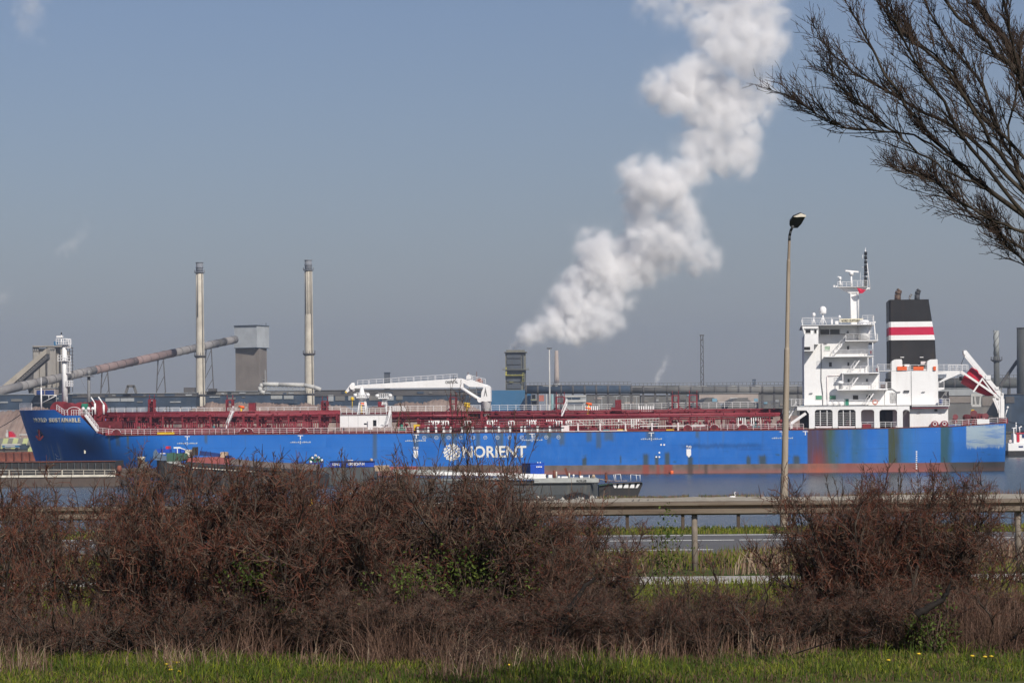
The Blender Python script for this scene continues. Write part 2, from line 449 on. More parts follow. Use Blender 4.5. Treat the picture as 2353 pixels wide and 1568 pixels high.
# after body: big green, brown and red patches and a washed-out white rectangle
def sx(u): return Su(u, 0)
stn = nt.noise(nt.scale(g, .5, 0, .12), 1.0, 4, .6); dx = nt.math('MULTIPLY', nt.math('SUBTRACT', stn, .5), 3.0); XX = nt.math('ADD', X, dx)
vstr = nt.noise(nt.scale(g, 2.6, 0, .10), 1.0, 5, .7)
def patch(u0, u1, colr, amt, soft=.7, z0=-9, z1=20, zs=1.0):
    global col
    m = nt.math('MULTIPLY', nt.math('MULTIPLY', nt.rng(X, sx(u0) - .12, sx(u0) + .18 + (soft > 1.2) * 1.5), nt.rng(XX, sx(u1) - soft * 1.6, sx(u1) + soft * 1.2, 1.0, 0.0)), nt.band(Z, z0, z1, zs))
    m = nt.math('MULTIPLY', m, nt.rng(vstr, .28, .55, .7, 1.0))
    col = nt.mix(nt.math('MULTIPLY', m, amt), col, colr)
patch(1853, 1905, (0.085, 0.035, 0.02), .9, .5)
patch(1886, 1932, (0.045, 0.085, 0.03), .95, 1.6)
patch(1945, 1978, (0.03, 0.10, 0.09), .85, 1.4)
patch(2010, 2034, (0.03, 0.12, 0.20), .5, 1.4)
patch(2039, 2070, (0.05, 0.06, 0.02), 1.0, .8)
patch(2060, 2100, (0.03, 0.13, 0.16), .5, 1.5)
patch(2160, 2184, (0.03, 0.085, 0.06), .85, .6)
patch(1856, 1893, (0.24, 0.04, 0.022), .9, 1.4, -2, 3.2, 1.8)
sn_ = nt.math('ADD', X, nt.math('MULTIPLY', nt.math('SUBTRACT', vstr, .5), .5)); zn_ = nt.math('ADD', Z, nt.math('MULTIPLY', nt.math('SUBTRACT', vstr, .5), 1.6))
def spot(u, w, z0, z1, colr, amt):       # a single drip or fender mark
    global col
    x = sx(u); m = nt.math('MULTIPLY', nt.band(sn_, x - w, x + w, w * .5 + .05), nt.band(zn_, z0, z1, .4)); col = nt.mix(nt.math('MULTIPLY', m, amt), col, colr)
for u, w, z0, z1 in ((1341, .4, .8, 2.6), (1482, .5, .8, 3.2), (1507, .35, .8, 2.8), (1531, .45, .8, 3.4), (1584, .45, .8, 2.6), (1718, .4, .9, 2.6), (1750, .7, .9, 2.8), (1828, .6, .9, 2.6), (1424, .12, 1.4, 2.9)): spot(u, w, z0, z1, (.045, .06, .035), .85)
for u, w, z0 in ((955, .5, 4.6), (1018, .35, 5.0), (1042, .5, 4.2), (1097, .4, 4.6), (1146, .6, 3.8), (1212, .4, 4.8), (1260, .35, 5.2), (1290, .5, 5.0), (1352, .5, 5.6), (1374, .45, 4.4), (1398, .9, 5.7), (1493, .8, 5.8), (1600, .3, 6.0), (267, .4, 5.4), (472, .3, 5.8), (860, .4, 2.5), (1250, 3.0, 6.3), (1010, 4.0, 6.5)): spot(u, w, z0, 7.6, (.07, .085, .045), .6)
for u, w in ((1708, 3.2), (1640, 2.2), (1590, 2.0)): spot(u, w, 4.2, 4.9, (.008, .05, .16), .55)
wp = nt.noise(nt.scale(g, 3.0, 0, .35), 1.0, 4, .75)
ws = nt.noise(nt.scale(g, .25, 0, 1.6), 1.0, 4, .6)
zz = nt.math('ADD', Z, nt.math('MULTIPLY', nt.math('SUBTRACT', wp, .5), 2.2))
wm = nt.math('MULTIPLY', nt.band(X, sx(2220), sx(2309), .12), nt.band(zz, 3.9, 7.9, .35))
wm = nt.math('MULTIPLY', wm, nt.rng(ws, .36, .55, .45, .95))
col = nt.mix(wm, col, (0.36, 0.45, 0.50))
# dirty streaks below the anchor pocket
bd = nt.noise(nt.scale(g, 1.6, 0, .05), 1.0, 4, .7)
col = nt.mix(nt.math('MULTIPLY', nt.math('MULTIPLY', nt.band(X, 2.0, 5.5, .8), nt.band(Z, -1, 5.8, .9)), nt.rng(bd, .45, .62, .0, .75)), col, (0.40, 0.44, 0.46))
col = nt.mix(nt.math('MULTIPLY', nt.math('MULTIPLY', nt.band(XX, 8.5, 16, 2.5), nt.band(Z, 4, 8.2, 1.6)), .6), col, (0.006, 0.02, 0.06))  # separate soft dark navy patch further aft on the bow
# boot topping and water line
bz = nt.math('ADD', Z, nt.math('MULTIPLY', fine, .12))
boot = nt.rng(bz, 1.2, 1.3, 1, 0)
bn = nt.noise(nt.scale(g, .35, 0, .15), 1.0, 5, .65)
bc = nt.mix(nt.rng(bn, .35, .65), (0.115, 0.092, 0.075), (0.18, 0.135, 0.115))
bc = nt.mix(nt.math('MULTIPLY', nt.rng(Z, -.4, .7, 1, 0), .65), bc, (0.30, 0.10, 0.085))
bc = nt.mix(nt.math('MULTIPLY', nt.rng(run, .60, .7), nt.rng(run2, .4, .6)), bc, (0.28, 0.05, 0.03))
for u, w in ((1482, .6), (1533, .8), (1584, .5), (1510, .3), (1620, .3)):
    bc = nt.mix(nt.math('MULTIPLY', nt.band(sn_, sx(u) - w, sx(u) + w, .3), .75), bc, (.26, .05, .03) if u < 1560 else (.06, .045, .035))
bc = nt.mix(nt.math('MULTIPLY', nt.band(XX, sx(1850), sx(1905), 1.6), nt.rng(bn, .3, .7, .35, .85)), bc, (0.40, 0.095, 0.045))
bc = nt.mix(nt.math('MULTIPLY', nt.band(XX, sx(1925), sx(2178), 1.0), .55), bc, (0.30, 0.075, 0.06))
bc = nt.mix(nt.math('MULTIPLY', nt.band(X, sx(2178), sx(2420), 1.0), .8), bc, (0.055, 0.052, 0.05))
col = nt.mix(boot, col, bc)
nt.bump(nt.noise(nt.scale(g, .25, .25, .5), 1, 3, .5), .25, .12)
hullm = nt.fin(col, nt.rng(fine, .3, .7, .33, .5), 0, .45)
me = bpy.data.meshes.new('hull'); me.from_pydata(V, [], Fc); me.materials.append(hullm)
me.polygons.foreach_set('use_smooth', [True] * len(Fc)); me.validate(); me.update()
hull = link(bpy.data.objects.new('hull', me), ship)
# plating that closes the hull on top
def deckstrip(name, s0, s1, z, mat, inset=0.05, n=24):
    Vd = []; 
    for i in range(n + 1):
        s_ = s0 + (s1 - s0) * i / n; zz_ = z(s_) if callable(z) else z
        h_ = max(.02, hb(s_, zz_) - inset); Vd += [(s_, 16.1 - h_, zz_), (s_, 16.1 + h_, zz_)]
    me = bpy.data.meshes.new(name); me.from_pydata(Vd, [], [(2 * i, 2 * i + 2, 2 * i + 3, 2 * i + 1) for i in range(n)])
    me.materials.append(mat); o = link(bpy.data.objects.new(name, me), ship); return o
s_fb = Su(150, 3.3)
deckstrip('forecastle_deck', stem(10.25) + .3, s_fb + 4, 10.25, M['red'], .1, 40)
deckstrip('main_deck', s_fb + 2, SEND - .05, lambda s_: min(ztop(s_), 10) - .25 if s_ > Su(238) else 7.0, M['red'], .1, 80)
MB().box(s_fb + 3.9, s_fb + 4.1, 3, 29, 7.0, 10.25).build('forecastle_bulkhead', M['red'], ship)
MB().box(s_fb + 4.1, s_fb + 9.5, 9, 24, 7.0, 10.1).build('store_house', M['darkred'], ship)
# raised cargo trunk plating with humped covers amidships
for i, (u, wdt) in enumerate(((300, 70), (380, 90), (470, 95), (560, 90), (660, 100))):
    a = SL(u, 985, 6); m = MB(); w_ = wdt / 12.4 / 2
    m.prism([(a.x - w_, 7.0), (a.x + w_, 7.0), (a.x + w_ * .8, 8.15), (a.x + w_ * .3, 8.75), (a.x - w_ * .3, 8.75), (a.x - w_ * .8, 8.15)], 6, 26)
    m.build('tank_trunk', M['red'], ship)
# rubbing edge where the deck meets the side
mb = MB(); q = [s_ for s_ in ss if s_ > Su(240)]
for a, b in zip(q[:-1], q[1:]):
    mb.tube((a, 16.1 - hb(a, 8), ztop(a)), (b, 16.1 - hb(b, 8), ztop(b)), .09, None, 5, False)
mb.build('gunwale', M['rust'], ship)
# ---- marks on the hull
RX = (R(90), 0, 0)
def on_hull(u, v, t=0.0, out=0.04):
    """point on the near side: find t so that the side surface is met"""
    t_ = t
    for _ in range(40):
        p = SL(u, v, t_); t_ = t_ * .6 + .4 * (16.1 - hb(p.x, p.z))
    p = SL(u, v, t_ - out); return p
m_cream = plain('cream_letter_paint', (0.72, 0.66, 0.50), 0.6, .2, 2.0, dirt=(0.40, 0.33, 0.18), dirt_amt=.4)
M['faded'] = plain('faded_white_marking', (.48, .52, .56), .6, .2, 2)
m_lett = plain('white_letter_paint', (0.78, 0.75, 0.68), 0.6, .12, 1.5, dirt=(0.45, 0.35, 0.22), dirt_amt=.35)
def htext(txt, name, u0, u1, v0, v1, mat, bold=.02, depth=.03):
    a = on_hull(u0, v1); b = on_hull(u1, v1); c_ = on_hull(u0, v0)
    rz = math.atan2(b.y - a.y, b.x - a.x)
    w_ = math.hypot(b.x - a.x, b.y - a.y)
    nrm = Vector((math.sin(rz), -math.cos(rz), 0))
    tilt = math.atan2(c_.y - a.y, c_.z - a.z)
    return text_obj(txt, name, mat, ship, a + nrm * .03, (R(90) - tilt * math.cos(rz) , 0, rz), (c_.z - a.z), w_, depth, bold)
htext('NORIENT', 'company_name', 1063, 1209, 1024, 1051, m_lett, .022)
# bow name: letters follow the curved plating one by one
nm = 'NORD SUSTAINABLE'; wd = {' ': .55, 'I': .42, 'N': 1.05, 'O': 1.1, 'D': 1.05}
tot = sum(wd.get(ch, .95) for ch in nm); x_ = 79.0; k_ = (186 - 79) / tot
for ch in nm:
    w_ = wd.get(ch, .95) * k_
    if ch != ' ': htext(ch, 'letter', x_ + .6, x_ + w_ - .9, 959.3, 969.3, m_cream, .03, .05)
    x_ += w_
# emblem: disc cut by slanting gaps
ec = on_hull(1038, 1038.5); er = 18.5 / 12.35; mb = MB()
def disc_seg(x0, x1, y0, y1, a0):
    pass
ca, sa = math.cos(R(38)), math.sin(R(38))
for band_, (b0_, b1_) in enumerate(((-1.0, -.70), (-.62, -.30), (-.22, .02), (.09, .30), (.38, .62), (.70, 1.0))):
    pts = []
    lo, hi = b0_, b1_
    N_ = 10
    up = [(math.sqrt(max(0, 1 - y * y)), y) for y in np.linspace(lo, hi, N_)]
    half = {0: [(-1, -.1), (.0, 1)], 1: [(-1, -.35), (-.25, .45), (.55, 1)], 2: [(-1, .45), (.55, 1)], 3: [(-1, -.55), (-.45, 1)], 4: [(-1, .1), (.2, 1)], 5: [(-1, -.05), (.08, 1)]}[band_]
    for h0, h1 in half:
        poly = [(x * h1 if h1 == 1 else min(x * .985, h1), y) for x, y in up] + [(-x if h0 == -1 else max(-x * .985, h0), y) for x, y in up[::-1]]
        poly = [((x * ca - y * sa) * er, (x * sa + y * ca) * er) for x, y in poly]
        mb.prism([(ec.x + x, ec.z + z) for x, z in poly], ec.y - .02, ec.y + .03)
for k in range(14):
    a = k * 2 * math.pi / 14; mb.prism([(ec.x + er * 1.0 * math.cos(a + d) * f, ec.z + er * math.sin(a + d) * f) for d, f in ((-.09, .97), (-.07, 1.1), (.07, 1.1), (.09, .97))], ec.y - .02, ec.y + .03)
mb.build('emblem', m_lett, ship)
# ring marks, tug marks, draught marks
for i in range(12):
    p = on_hull(1145.5 + 0 if False else 974.3 + i * 28.05, 1005.0 - i * .12)
    m = MB(); n_ = 14
    for k in range(n_):
        a0, a1 = 2 * math.pi * k / n_, 2 * math.pi * (k + 1) / n_
        m.prism([(p.x + .37 * math.cos(a0), p.z + .37 * math.sin(a0)), (p.x + .37 * math.cos(a1), p.z + .37 * math.sin(a1)), (p.x + .27 * math.cos(a1), p.z + .27 * math.sin(a1)), (p.x + .27 * math.cos(a0), p.z + .27 * math.sin(a0))], p.y - .01, p.y + .03)
    m.prism([(p.x - .16, p.z - .05), (p.x + .16, p.z - .05), (p.x + .16, p.z + .06), (p.x - .16, p.z + .06)], p.y - .01, p.y + .03)
    m.build('ring_mark', M['faded'], ship)
for u in (207, 430, 690, 956, 1222, 1496, 1797, 1850, 2150, 2234):
    if u == 207: continue
    p = on_hull(u, 1000); zt = ztop(p.x) - .25 if u > 230 else 6.6
    m = MB(); m.box(p.x - .5, p.x + .5, p.y - .01, p.y + .03, zt - .12, zt); m.box(p.x - .08, p.x + .08, p.y - .012, p.y + .028, zt - .75, zt - .1)
    m.build('deck_mark', M['white2'], ship)
for u, v in ((430, 1019), (690, 1016.5), (954, 1013), (1222, 1011.5), (1496, 1009), (1797, 1007)):
    a = on_hull(u, v); m = MB()
    for k in range(11):
        if k == 5: m.box(a.x - .09, a.x + .09, a.y - .01, a.y + .03, a.z - .22, a.z + .4)
        h_ = .24 if k % 3 else .15
        if k != 5: m.box(a.x + (k - 5) * .36 - .13, a.x + (k - 5) * .36 + .13, a.y - .01, a.y + .03, a.z, a.z + h_)
    m.build('text_mark', M['faded'], ship)
for u, v, mt in ((955, 1040, 'white2'), (1582, 1037, 'white2')):
    a = on_hull(u, v); m = MB(); m.prism([(a.x - .42, a.z + .5), (a.x + .42, a.z + .5), (a.x + .42, a.z - .6), (a.x, a.z - 1.05), (a.x - .42, a.z - .6)], a.y - .01, a.y + .03); m.build('tug_arrow', M[mt], ship)
    htext('TUG', 'tug_mark', u - 6, u + 6, v - 14, v - 8.5, M['white2'], .03)
for u, v in ((1518.5, 1021), (1525.5, 1021), (1514.5, 1039), (1507.5, 1048.8), (1514.5, 1048.8)):
    p = on_hull(u, v); m = MB(); m.prism([(p.x + .17 * math.cos(a), p.z + .17 * math.sin(a)) for a in np.linspace(0, 5.6, 9)], p.y - .01, p.y + .03); m.build('round_mark', M['white2'], ship)
for k in range(9):
    p = on_hull(2105, 1037 + k * 4.8); m = MB(); m.box(p.x - .12, p.x + .14, p.y - .01, p.y + .03, p.z - .1, p.z + .12); m.build('draught_mark', M['white2'], ship)
p = on_hull(132, 1047); m = MB(); m.path([(p.x - .6, p.y, p.z + .9), (p.x - .2, p.y, p.z), (p.x + .9, p.y, p.z - .25)], .06, 4); m.path([(p.x - .3, p.y, p.z - .3), (p.x, p.y, p.z - .7), (p.x + .8, p.y, p.z - .5)], .06, 4); m.build('bow_mark', M['white2'], ship)
M['hawse'] = plain('dark_navy_pocket', (.008, .04, .12), .22, .5, 1.5, spec=.6)  # dark glossy navy for the anchor pocket
p = on_hull(195, 1035); m = MB(); m.box(p.x - .14, p.x + .14, p.y - .06, p.y + .05, p.z - .5, p.z + .45); m.build('draught_plate', m_cream, ship)
# anchor in its pocket
p = on_hull(91, 990, 10)
m = MB(); m.lathe((p.x + .2, p.y + .15, p.z + .1), [(.85, -.7), (.8, .0), (.55, .3), (.2, .42)], 18, axis=Matrix.Rotation(R(62), 3, 'X')); m.build('hawse_pipe', M['hawse'], ship)
m = MB(); m.beam((p.x, p.y - .5, p.z + .3), (p.x + .1, p.y - .55, p.z - 1.5), .22); m.beam((p.x - .6, p.y - .3, p.z - .9), (p.x + .1, p.y - .4, p.z - 1.7), .3); m.beam((p.x + .8, p.y - .4, p.z - .9), (p.x + .1, p.y - .4, p.z - 1.7), .3); m.build('anchor', M['darkred'], ship)
# ================================================================ DECK OF THE TANKER
def dk(s_): return ztop(s_) - .25
def rail_u(u0, u1, v0b, v1b, t, h, mat, **k):
    a = SL(u0, v0b, t); b = SL(u1, v1b, t); return railing([a, b], h, mat, ship, **k)
# forecastle
railing([SL(45.5, 942.5, 15.6), SL(73, 942, 10)], 1.35, M['white2'], ship, 2, .7, .06)
m = MB(); a = SL(95, 942, 13); m.tube(a, (a.x, a.y, a.z + 4.4), .16, .13, 8); m.tube((a.x, a.y, a.z + 4.4), (a.x, a.y, a.z + 6.4), .08, .05, 6); m.build('jackstaff', M['white'], ship)
m = MB(); b = SL(130, 907.6, 13); c_ = SL(97, 925, 13); d = SL(97, 907.6, 13); m.tube(d, b, .07, None, 5); m.tube(c_, b, .07, None, 5); m.tube(SL(112, 907.6, 13), SL(112, 916, 13), .06, None, 5); m.tube(b, SL(128, 936, 13), .025, None, 4); m.build('davit', M['white'], ship)
# foremast
t0 = 16; m = MB(); a = SL(149, 925, t0); b = SL(148, 793, t0)
m.tube(a, (b.x, b.y, b.z), .62, .44, 16); m.build('foremast', M['white'], ship)
fm = MB(); a2 = SL(141, 765 + 4, t0)
fm.tube(SL(141, 790, t0), SL(141, 768, t0), .14, .1, 8); fm.box(a2.x - .9, a2.x + .3, 15.6, 16.4, Zv(141, 775, t0), Zv(141, 771, t0)); fm.build('mast_head', M['white'], ship)
m = MB(); m.tube(SL(141, 769, t0), SL(141, 763, t0), .12, None, 8); m.build('mast_lamp', M['black'], ship)
def basket(u0, u1, v0, v1, n=5, dep=2.0):
    m = MB(); A = SL(u0, v1, t0); B = SL(u1, v0, t0); r = .06
    for y in (t0 - dep / 2, t0 + dep / 2):
        for k in range(n + 1):
            x = A.x + (B.x - A.x) * k / n; m.tube((x, y, A.z), (x, y, B.z), r, None, 4, False)
        for z in (A.z, (A.z + B.z) / 2, B.z): m.tube((A.x, y, z), (B.x, y, z), r, None, 4, False)
    m.box(A.x, B.x, t0 - dep / 2, t0 + dep / 2, A.z - .08, A.z); m.build('mast_platform', M['white2'], ship)
basket(132, 160, 778, 791, 5); basket(153, 160, 779, 799, 2, 1); basket(136, 158.5, 816, 829, 4); basket(154, 161, 829, 857, 2, 1); basket(154, 165, 874, 887, 3, 1.4)
m = MB(); m.tube(SL(150, 926, 14.8), SL(156, 926, 14.8), .08); m.tube(SL(154, 926, 14.8), SL(154, 911, 14.8), .06); m.build('ladder', M['white'], ship)
# windlass and drums under the mast
for u, v, r_, t_, w_ in ((140, 941, 1.5, 12, 4), (158, 943, 1.4, 9, 3), (172, 947, 1.1, 6.5, 2.6), (190, 941, 1.35, 11, 4), (208, 940, 1.3, 10, 2), (224, 938, 1.5, 13, 3)):
    p = SL(u, v, t_); m = MB(); ax = Matrix.Rotation(R(90), 3, 'X')
    m.lathe((p.x, p.y, p.z), [(r_ * 1.1, -w_ / 2), (r_ * 1.1, -w_ / 2 + .2), (r_ * .7, -w_ / 2 + .21), (r_ * .7, w_ / 2 - .21), (r_ * 1.1, w_ / 2 - .2), (r_ * 1.1, w_ / 2)], 16, axis=ax)
    m.box(p.x - r_ * .8, p.x + r_ * .8, p.y - w_ * .4, p.y + w_ * .4, 10.2, p.z); m.build('mooring_winch', M['red'], ship)
m = MB(); m.prism(SP([(121, 941), (132, 931), (140, 926), (156, 925), (166, 930), (176, 941)], 14), 14, 19); m.build('mast_house', M['red'], ship)
m = MB(); p = SL(196, 936, 9); m.box(p.x - .6, p.x + .6, 8.5, 9.5, p.z - .5, p.z + .8); m.build('motor_cover', M['green'], ship)
for u in (191, 203, 213):
    p = SL(u, 938, 8); m = MB(); m.lathe(p, [(.1, -.3), (.32, -.15), (.32, .15), (.1, .3)], 10); m.build('deck_lamp', M['white'], ship)
for u0, v0_, u1, v1_ in ((209, 912, 218, 926), (226, 911, 238, 929)):
    m = MB(); m.tube(SL(u0, v0_, 8), SL(u1, v1_, 8), .13, None, 8); m.tube(SL(u1, v1_, 8), SL(u1 + .3, 951, 8), .2, None, 8); m.build('davit', M['white'], ship)
m = MB(); m.tube(SL(204, 947, 14), SL(204, 858, 14), .34, .3, 10); m.box(Su(193, 14), Su(214, 14), 13, 15, Zv(204, 865, 14), Zv(204, 863, 14)); m.tube(SL(204, 860, 14), SL(204, 850, 14), .45, .3, 8); m.build('light_mast', M['grey'], ship)
for t_ in (20,):
    m = MB(); m.tube(SL(165, 830, t_), SL(203, 905, t_), .02, None, 4); m.tube(SL(205, 905, t_), SL(228, 935, t_), .02, None, 4); m.tube(SL(100, 900, t_), SL(78, 942, t_), .02, None, 4); m.build('rigging', M['grey'], ship)
railing([SL(130, 941.5, 5.4), SL(147, 953.8, 3.9), SL(155.5, 953.8, 3.4)], 1.05, M['white2'], ship, 3, 1.0, .055)
railing([SL(164, 953.8, 3.2), SL(186, 953.8, 2.3)], 1.05, M['white2'], ship, 2, .6, .055)
railing([SL(176, 953.6, 6), SL(212, 953.6, 6)], 1.1, M['white2'], ship, 2, .6, .055)
m = MB(); 
for k in range(9):
    a = math.pi * k / 8; p = SL(170, 944, 3); 
    if k: m.tube((p.x - 1.4 * math.cos(pa), p.y, p.z - .2 + 1.4 * math.sin(pa) * .7), (p.x - 1.4 * math.cos(a), p.y, p.z - .2 + 1.4 * math.sin(a) * .7), .06, None, 5, False)
    pa = a
m.build('fairlead_hoop', M['white2'], ship)
# sloping stair from forecastle to main deck
m = MB(); A = SL(195, 953, 1.9); B = SL(223, 990, 1.2)
for dt in (0, 1.0):
    m.beam((A.x, A.y + dt, A.z), (B.x, B.y + dt, B.z), .14, .3); m.beam((A.x, A.y + dt, A.z + 1), (B.x, B.y + dt, B.z + 1), .07)
    for k in range(7):
        p = A.lerp(B, k / 6); m.tube((p.x, p.y + dt, p.z), (p.x, p.y + dt, p.z + 1), .04, None, 4, False)
for k in range(12):
    p = A.lerp(B, (k + .5) / 12); m.box(p.x - .15, p.x + .15, p.y, p.y + 1, p.z - .03, p.z + .03)
m.build('deck_stair', M['white2'], ship)
m = MB(); m.prism(SP([(183, 953.5), (194, 953.5), (222, 992), (216, 992)], 2.6), 2.6, 2.9); m.build('sloping_bulwark', M['red'], ship)
# side railing along the main deck
def side_rail(u0, u1, mat='pinkrail', nr=3, step=1.32, t=.35, h=1.05):
    pts = [(s_, t, ztop(s_) + .03) for s_ in np.linspace(Su(u0, t), Su(u1, t), max(2, int((u1 - u0) / 120)))]
    railing(pts, h, M[mat], ship, nr, step, .05)
for a, b in ((222, 262), (272, 345), (345, 480), (480, 552), (578, 690), (704, 850), (850, 948)): side_rail(a, b)
for a, b in ((1590, 1625), (1655, 1700), (1712, 1800), (1800, 1845)): side_rail(a, b)
def closed_fairlead(u, t=.35, r_=.85, mat='red', name='fairlead'):
    s_ = Su(u, t); z_ = ztop(s_); m = MB(); pts = [(s_ - r_, z_)] + [(s_ - r_ * math.cos(a), z_ + .35 + r_ * .85 * math.sin(a)) for a in np.linspace(0, math.pi, 7)] + [(s_ + r_, z_)]
    m.prism(pts, t - .25, t + .5); m.mat(1)
    m.prism([(s_ + .45 * math.cos(a), z_ + .55 + .45 * math.sin(a)) for a in np.linspace(0, 5.6, 9)], t - .28, t - .24)
    m.build(name, [M[mat], M['darkred']], ship)
    m = MB(); q = [(x, t - .3, z + .12) for x, z in pts[1:-1]]
    m.path(q, .05, 4); m.build('rail_hoop', M['pinkrail'], ship)
for u in (267, 559, 571, 697, 1579, 1640, 1706): closed_fairlead(u)
# kerb plate under the rails
mb = MB(); q = np.linspace(Su(262), Su(1845), 60)
for a, b in zip(q[:-1], q[1:]): mb.hexa([(a, .9, ztop(a) - .2), (b, .9, ztop(b) - .2), (b, 1.0, ztop(b) - .2), (a, 1.0, ztop(a) - .2), (a, .9, ztop(a) + .5), (b, .9, ztop(b) + .5), (b, 1.0, ztop(b) + .5), (a, 1.0, ztop(a) + .5)])
mb.build('deck_coaming', M['red'], ship)
m = MB(); box(m, 361, 400, 992.2, 997, .2, .5); m.build('yellow_hose', M['yellow'], ship)
# catwalk down the middle with white railing and the pipes under it
cz = lambda u: Zv(u, 944, 16)
cwz = 11.38
pieces = np.linspace(Su(232, 15), Su(2000 - 190, 15), 22)
for a, b in zip(pieces[:-1], pieces[1:]):
    m = MB(); m.box(a + .05, b - .05, 14.6, 16.2, cwz - .12, cwz); m.build('catwalk_panel', M['darkgrey'], ship)
for t_ in (14.5,):
    railing([(Su(232, t_), t_, cwz), (Su(781, t_), t_, cwz)], 1.1, M['white2'], ship, 3, 1.5, .05)
    railing([(Su(888, t_), t_, cwz), (Su(1103, t_), t_, cwz)], 1.1, M['white2'], ship, 3, 1.5, .05)
    railing([(Su(1128, t_), t_, cwz), (Su(1395, t_), t_, cwz)], 1.1, M['white2'], ship, 3, 1.5, .05)
    railing([(Su(1395, t_), t_, cwz), (Su(1790, t_), t_, cwz + .25)], 1.1, M['white2'], ship, 3, 1.5, .05)
# long pipes (each a part)
rs = random.Random(5)
def pipe(u0, u1, v, t_, r_, mat='redpipe', dip=None):
    a = SL(u0, v, t_); z_ = a.z; s0, s1 = a.x, Su(u1, t_); pts = [(s0, t_, z_), (s1, t_, z_)]
    m = MB()
    if dip: pts = [(s0, t_, z_ - dip)] + pts[:1] + pts[1:] + [(s1, t_, z_ - dip)]
    m.path(pts, r_, 8)
    for k in range(int((s1 - s0) / 6)):     # flanges
        x = s0 + 3 + k * 6; m.tube((x - .07, t_, z_), (x + .07, t_, z_), r_ * 1.6, None, 8)
    return m.build('deck_pipe', M[mat], ship)
for u0, u1, v, t_, r_ in ((232, 781, 948, 12.5, .12), (232, 781, 951, 13.2, .2), (250, 781, 954.5, 12, .26), (240, 700, 957.5, 11.5, .14), (330, 760, 961, 13, .12),
                          (888, 1790, 947, 12.5, .12), (888, 1075, 955.5, 11, .3), (888, 1790, 951, 13.2, .16), (1117, 1795, 956, 11, .3), (900, 1795, 961, 12, .2), (930, 1500, 966, 10, .13), (1330, 1790, 958, 10, .14), (1400, 1795, 949, 14, .2), (960, 1320, 972, 8, .16), (980, 1300, 977, 6.5, .16)):
    pipe(u0, u1, v, t_, r_, dip=1.2 if u1 == 1075 or u0 == 1117 else None)
for k in range(5): pipe(235 + k * 7, 1795 - k * 5, 955 + k * 4.5, 18 + k * 1.6, .15 + .05 * (k % 3), 'redpipe' if k % 2 else 'red')
# portal frames carrying the catwalk
sA, sB = Su(245, 14), Su(1800, 14)
nfr = 44
for k in range(nfr):
    x = sA + (sB - sA) * k / (nfr - 1) + rs.uniform(-.5, .5)
    if Su(783, 10) < x < Su(885, 10): continue
    m = MB(); w_ = rs.choice((.22, .3, .42))
    for y in (11.2, 13.6, 16.8, 19.5): m.box(x - w_ / 2, x + w_ / 2, y - .12, y + .12, dk(x) - .1, cwz - .14)
    m.box(x - .16, x + .16, 11, 20, cwz - .42, cwz - .14); m.box(x - .12, x + .12, 11, 20, 9.6, 9.8)
    m.build('pipe_frame', M['red'], ship)
# fittings between the frames: valves, vents, manholes, small vertical pipes
protos = []
def fit(kind):
    m = MB()
    if kind == 0:
        m.tube((0, 0, 0), (0, 0, 1.6), .13, None, 8); m.lathe((0, 0, 1.6), [(.13, 0), (.34, .1), (.34, .35), (.1, .5)], 8)
    elif kind == 1:
        m.tube((0, 0, 0), (0, 0, .9), .1, None, 6); m.lathe((0, 0, .9), [(.3, 0), (.3, .05)], 10); m.tube((-.6, 0, .45), (.6, 0, .45), .2, None, 8)
    elif kind == 2:
        m.lathe((0, 0, 0), [(.55, 0), (.55, .6), (.62, .62), (.62, .75), (.1, .85)], 10)
    elif kind == 3:
        for q in range(5): m.tube((q * .42, 0, 0), (q * .42, 0, 2.6), .09, None, 5)
        m.box(-.2, 1.9, -.1, .1, 1.2, 1.35)
    elif kind == 4:
        m.box(-.7, .7, -.5, .5, 0, 1.1); m.tube((0, 0, 1.1), (0, 0, 1.9), .25, None, 8)
    elif kind == 5:
        m.path([(0, 0, 0), (0, 0, 1.8), (.8, 0, 2.2), (.8, 0, 1.6)], .14, 6)
    nm = ('vent', 'valve', 'manhole', 'riser_pipe', 'pump_unit', 'gooseneck_vent')[kind]
    return m, nm
proto = {}
def put_fit(kind, s_, t_, mat='red', label=None):
    key = (kind, mat)
    if key not in proto:
        m, nm = fit(kind); o = m.build(nm, M[mat], ship); proto[key] = o
    else:
        o = proto[key].copy(); link(o); o.parent = ship
    o.location = (s_, t_, dk(s_) - .05)
    if label: o['label'] = label
    return o
for i in range(230):
    u = rs.uniform(250, 1795); t_ = rs.uniform(4, 13)
    s_ = Su(u, t_)
    if 770 < u < 900 and t_ < 12: continue
    put_fit(rs.choice((0, 1, 1, 2, 3, 3, 4, 5)), s_, t_, rs.choice(('red', 'red', 'redpipe', 'darkred')))
for u, t_, mt in ((318, 8, 'green'), (490, 8, 'teal'), (922, 9, 'green'), (1340, 9, 'black'), (1500, 9, 'black'), (1736, 8, 'teal'), (1757, 9, 'blue'), (1068, 8, 'orange'), (1152, 8, 'orange')):
    p = put_fit(4 if mt != 'orange' else 2, Su(u, t_), t_, mt, None); p['label'] = mt + ' painted deck machine'
for u in (985, 1003, 1120, 1210, 1255, 1365, 1420, 1445, 1690, 1725):
    put_fit(3, Su(u, 9), 9, 'white')
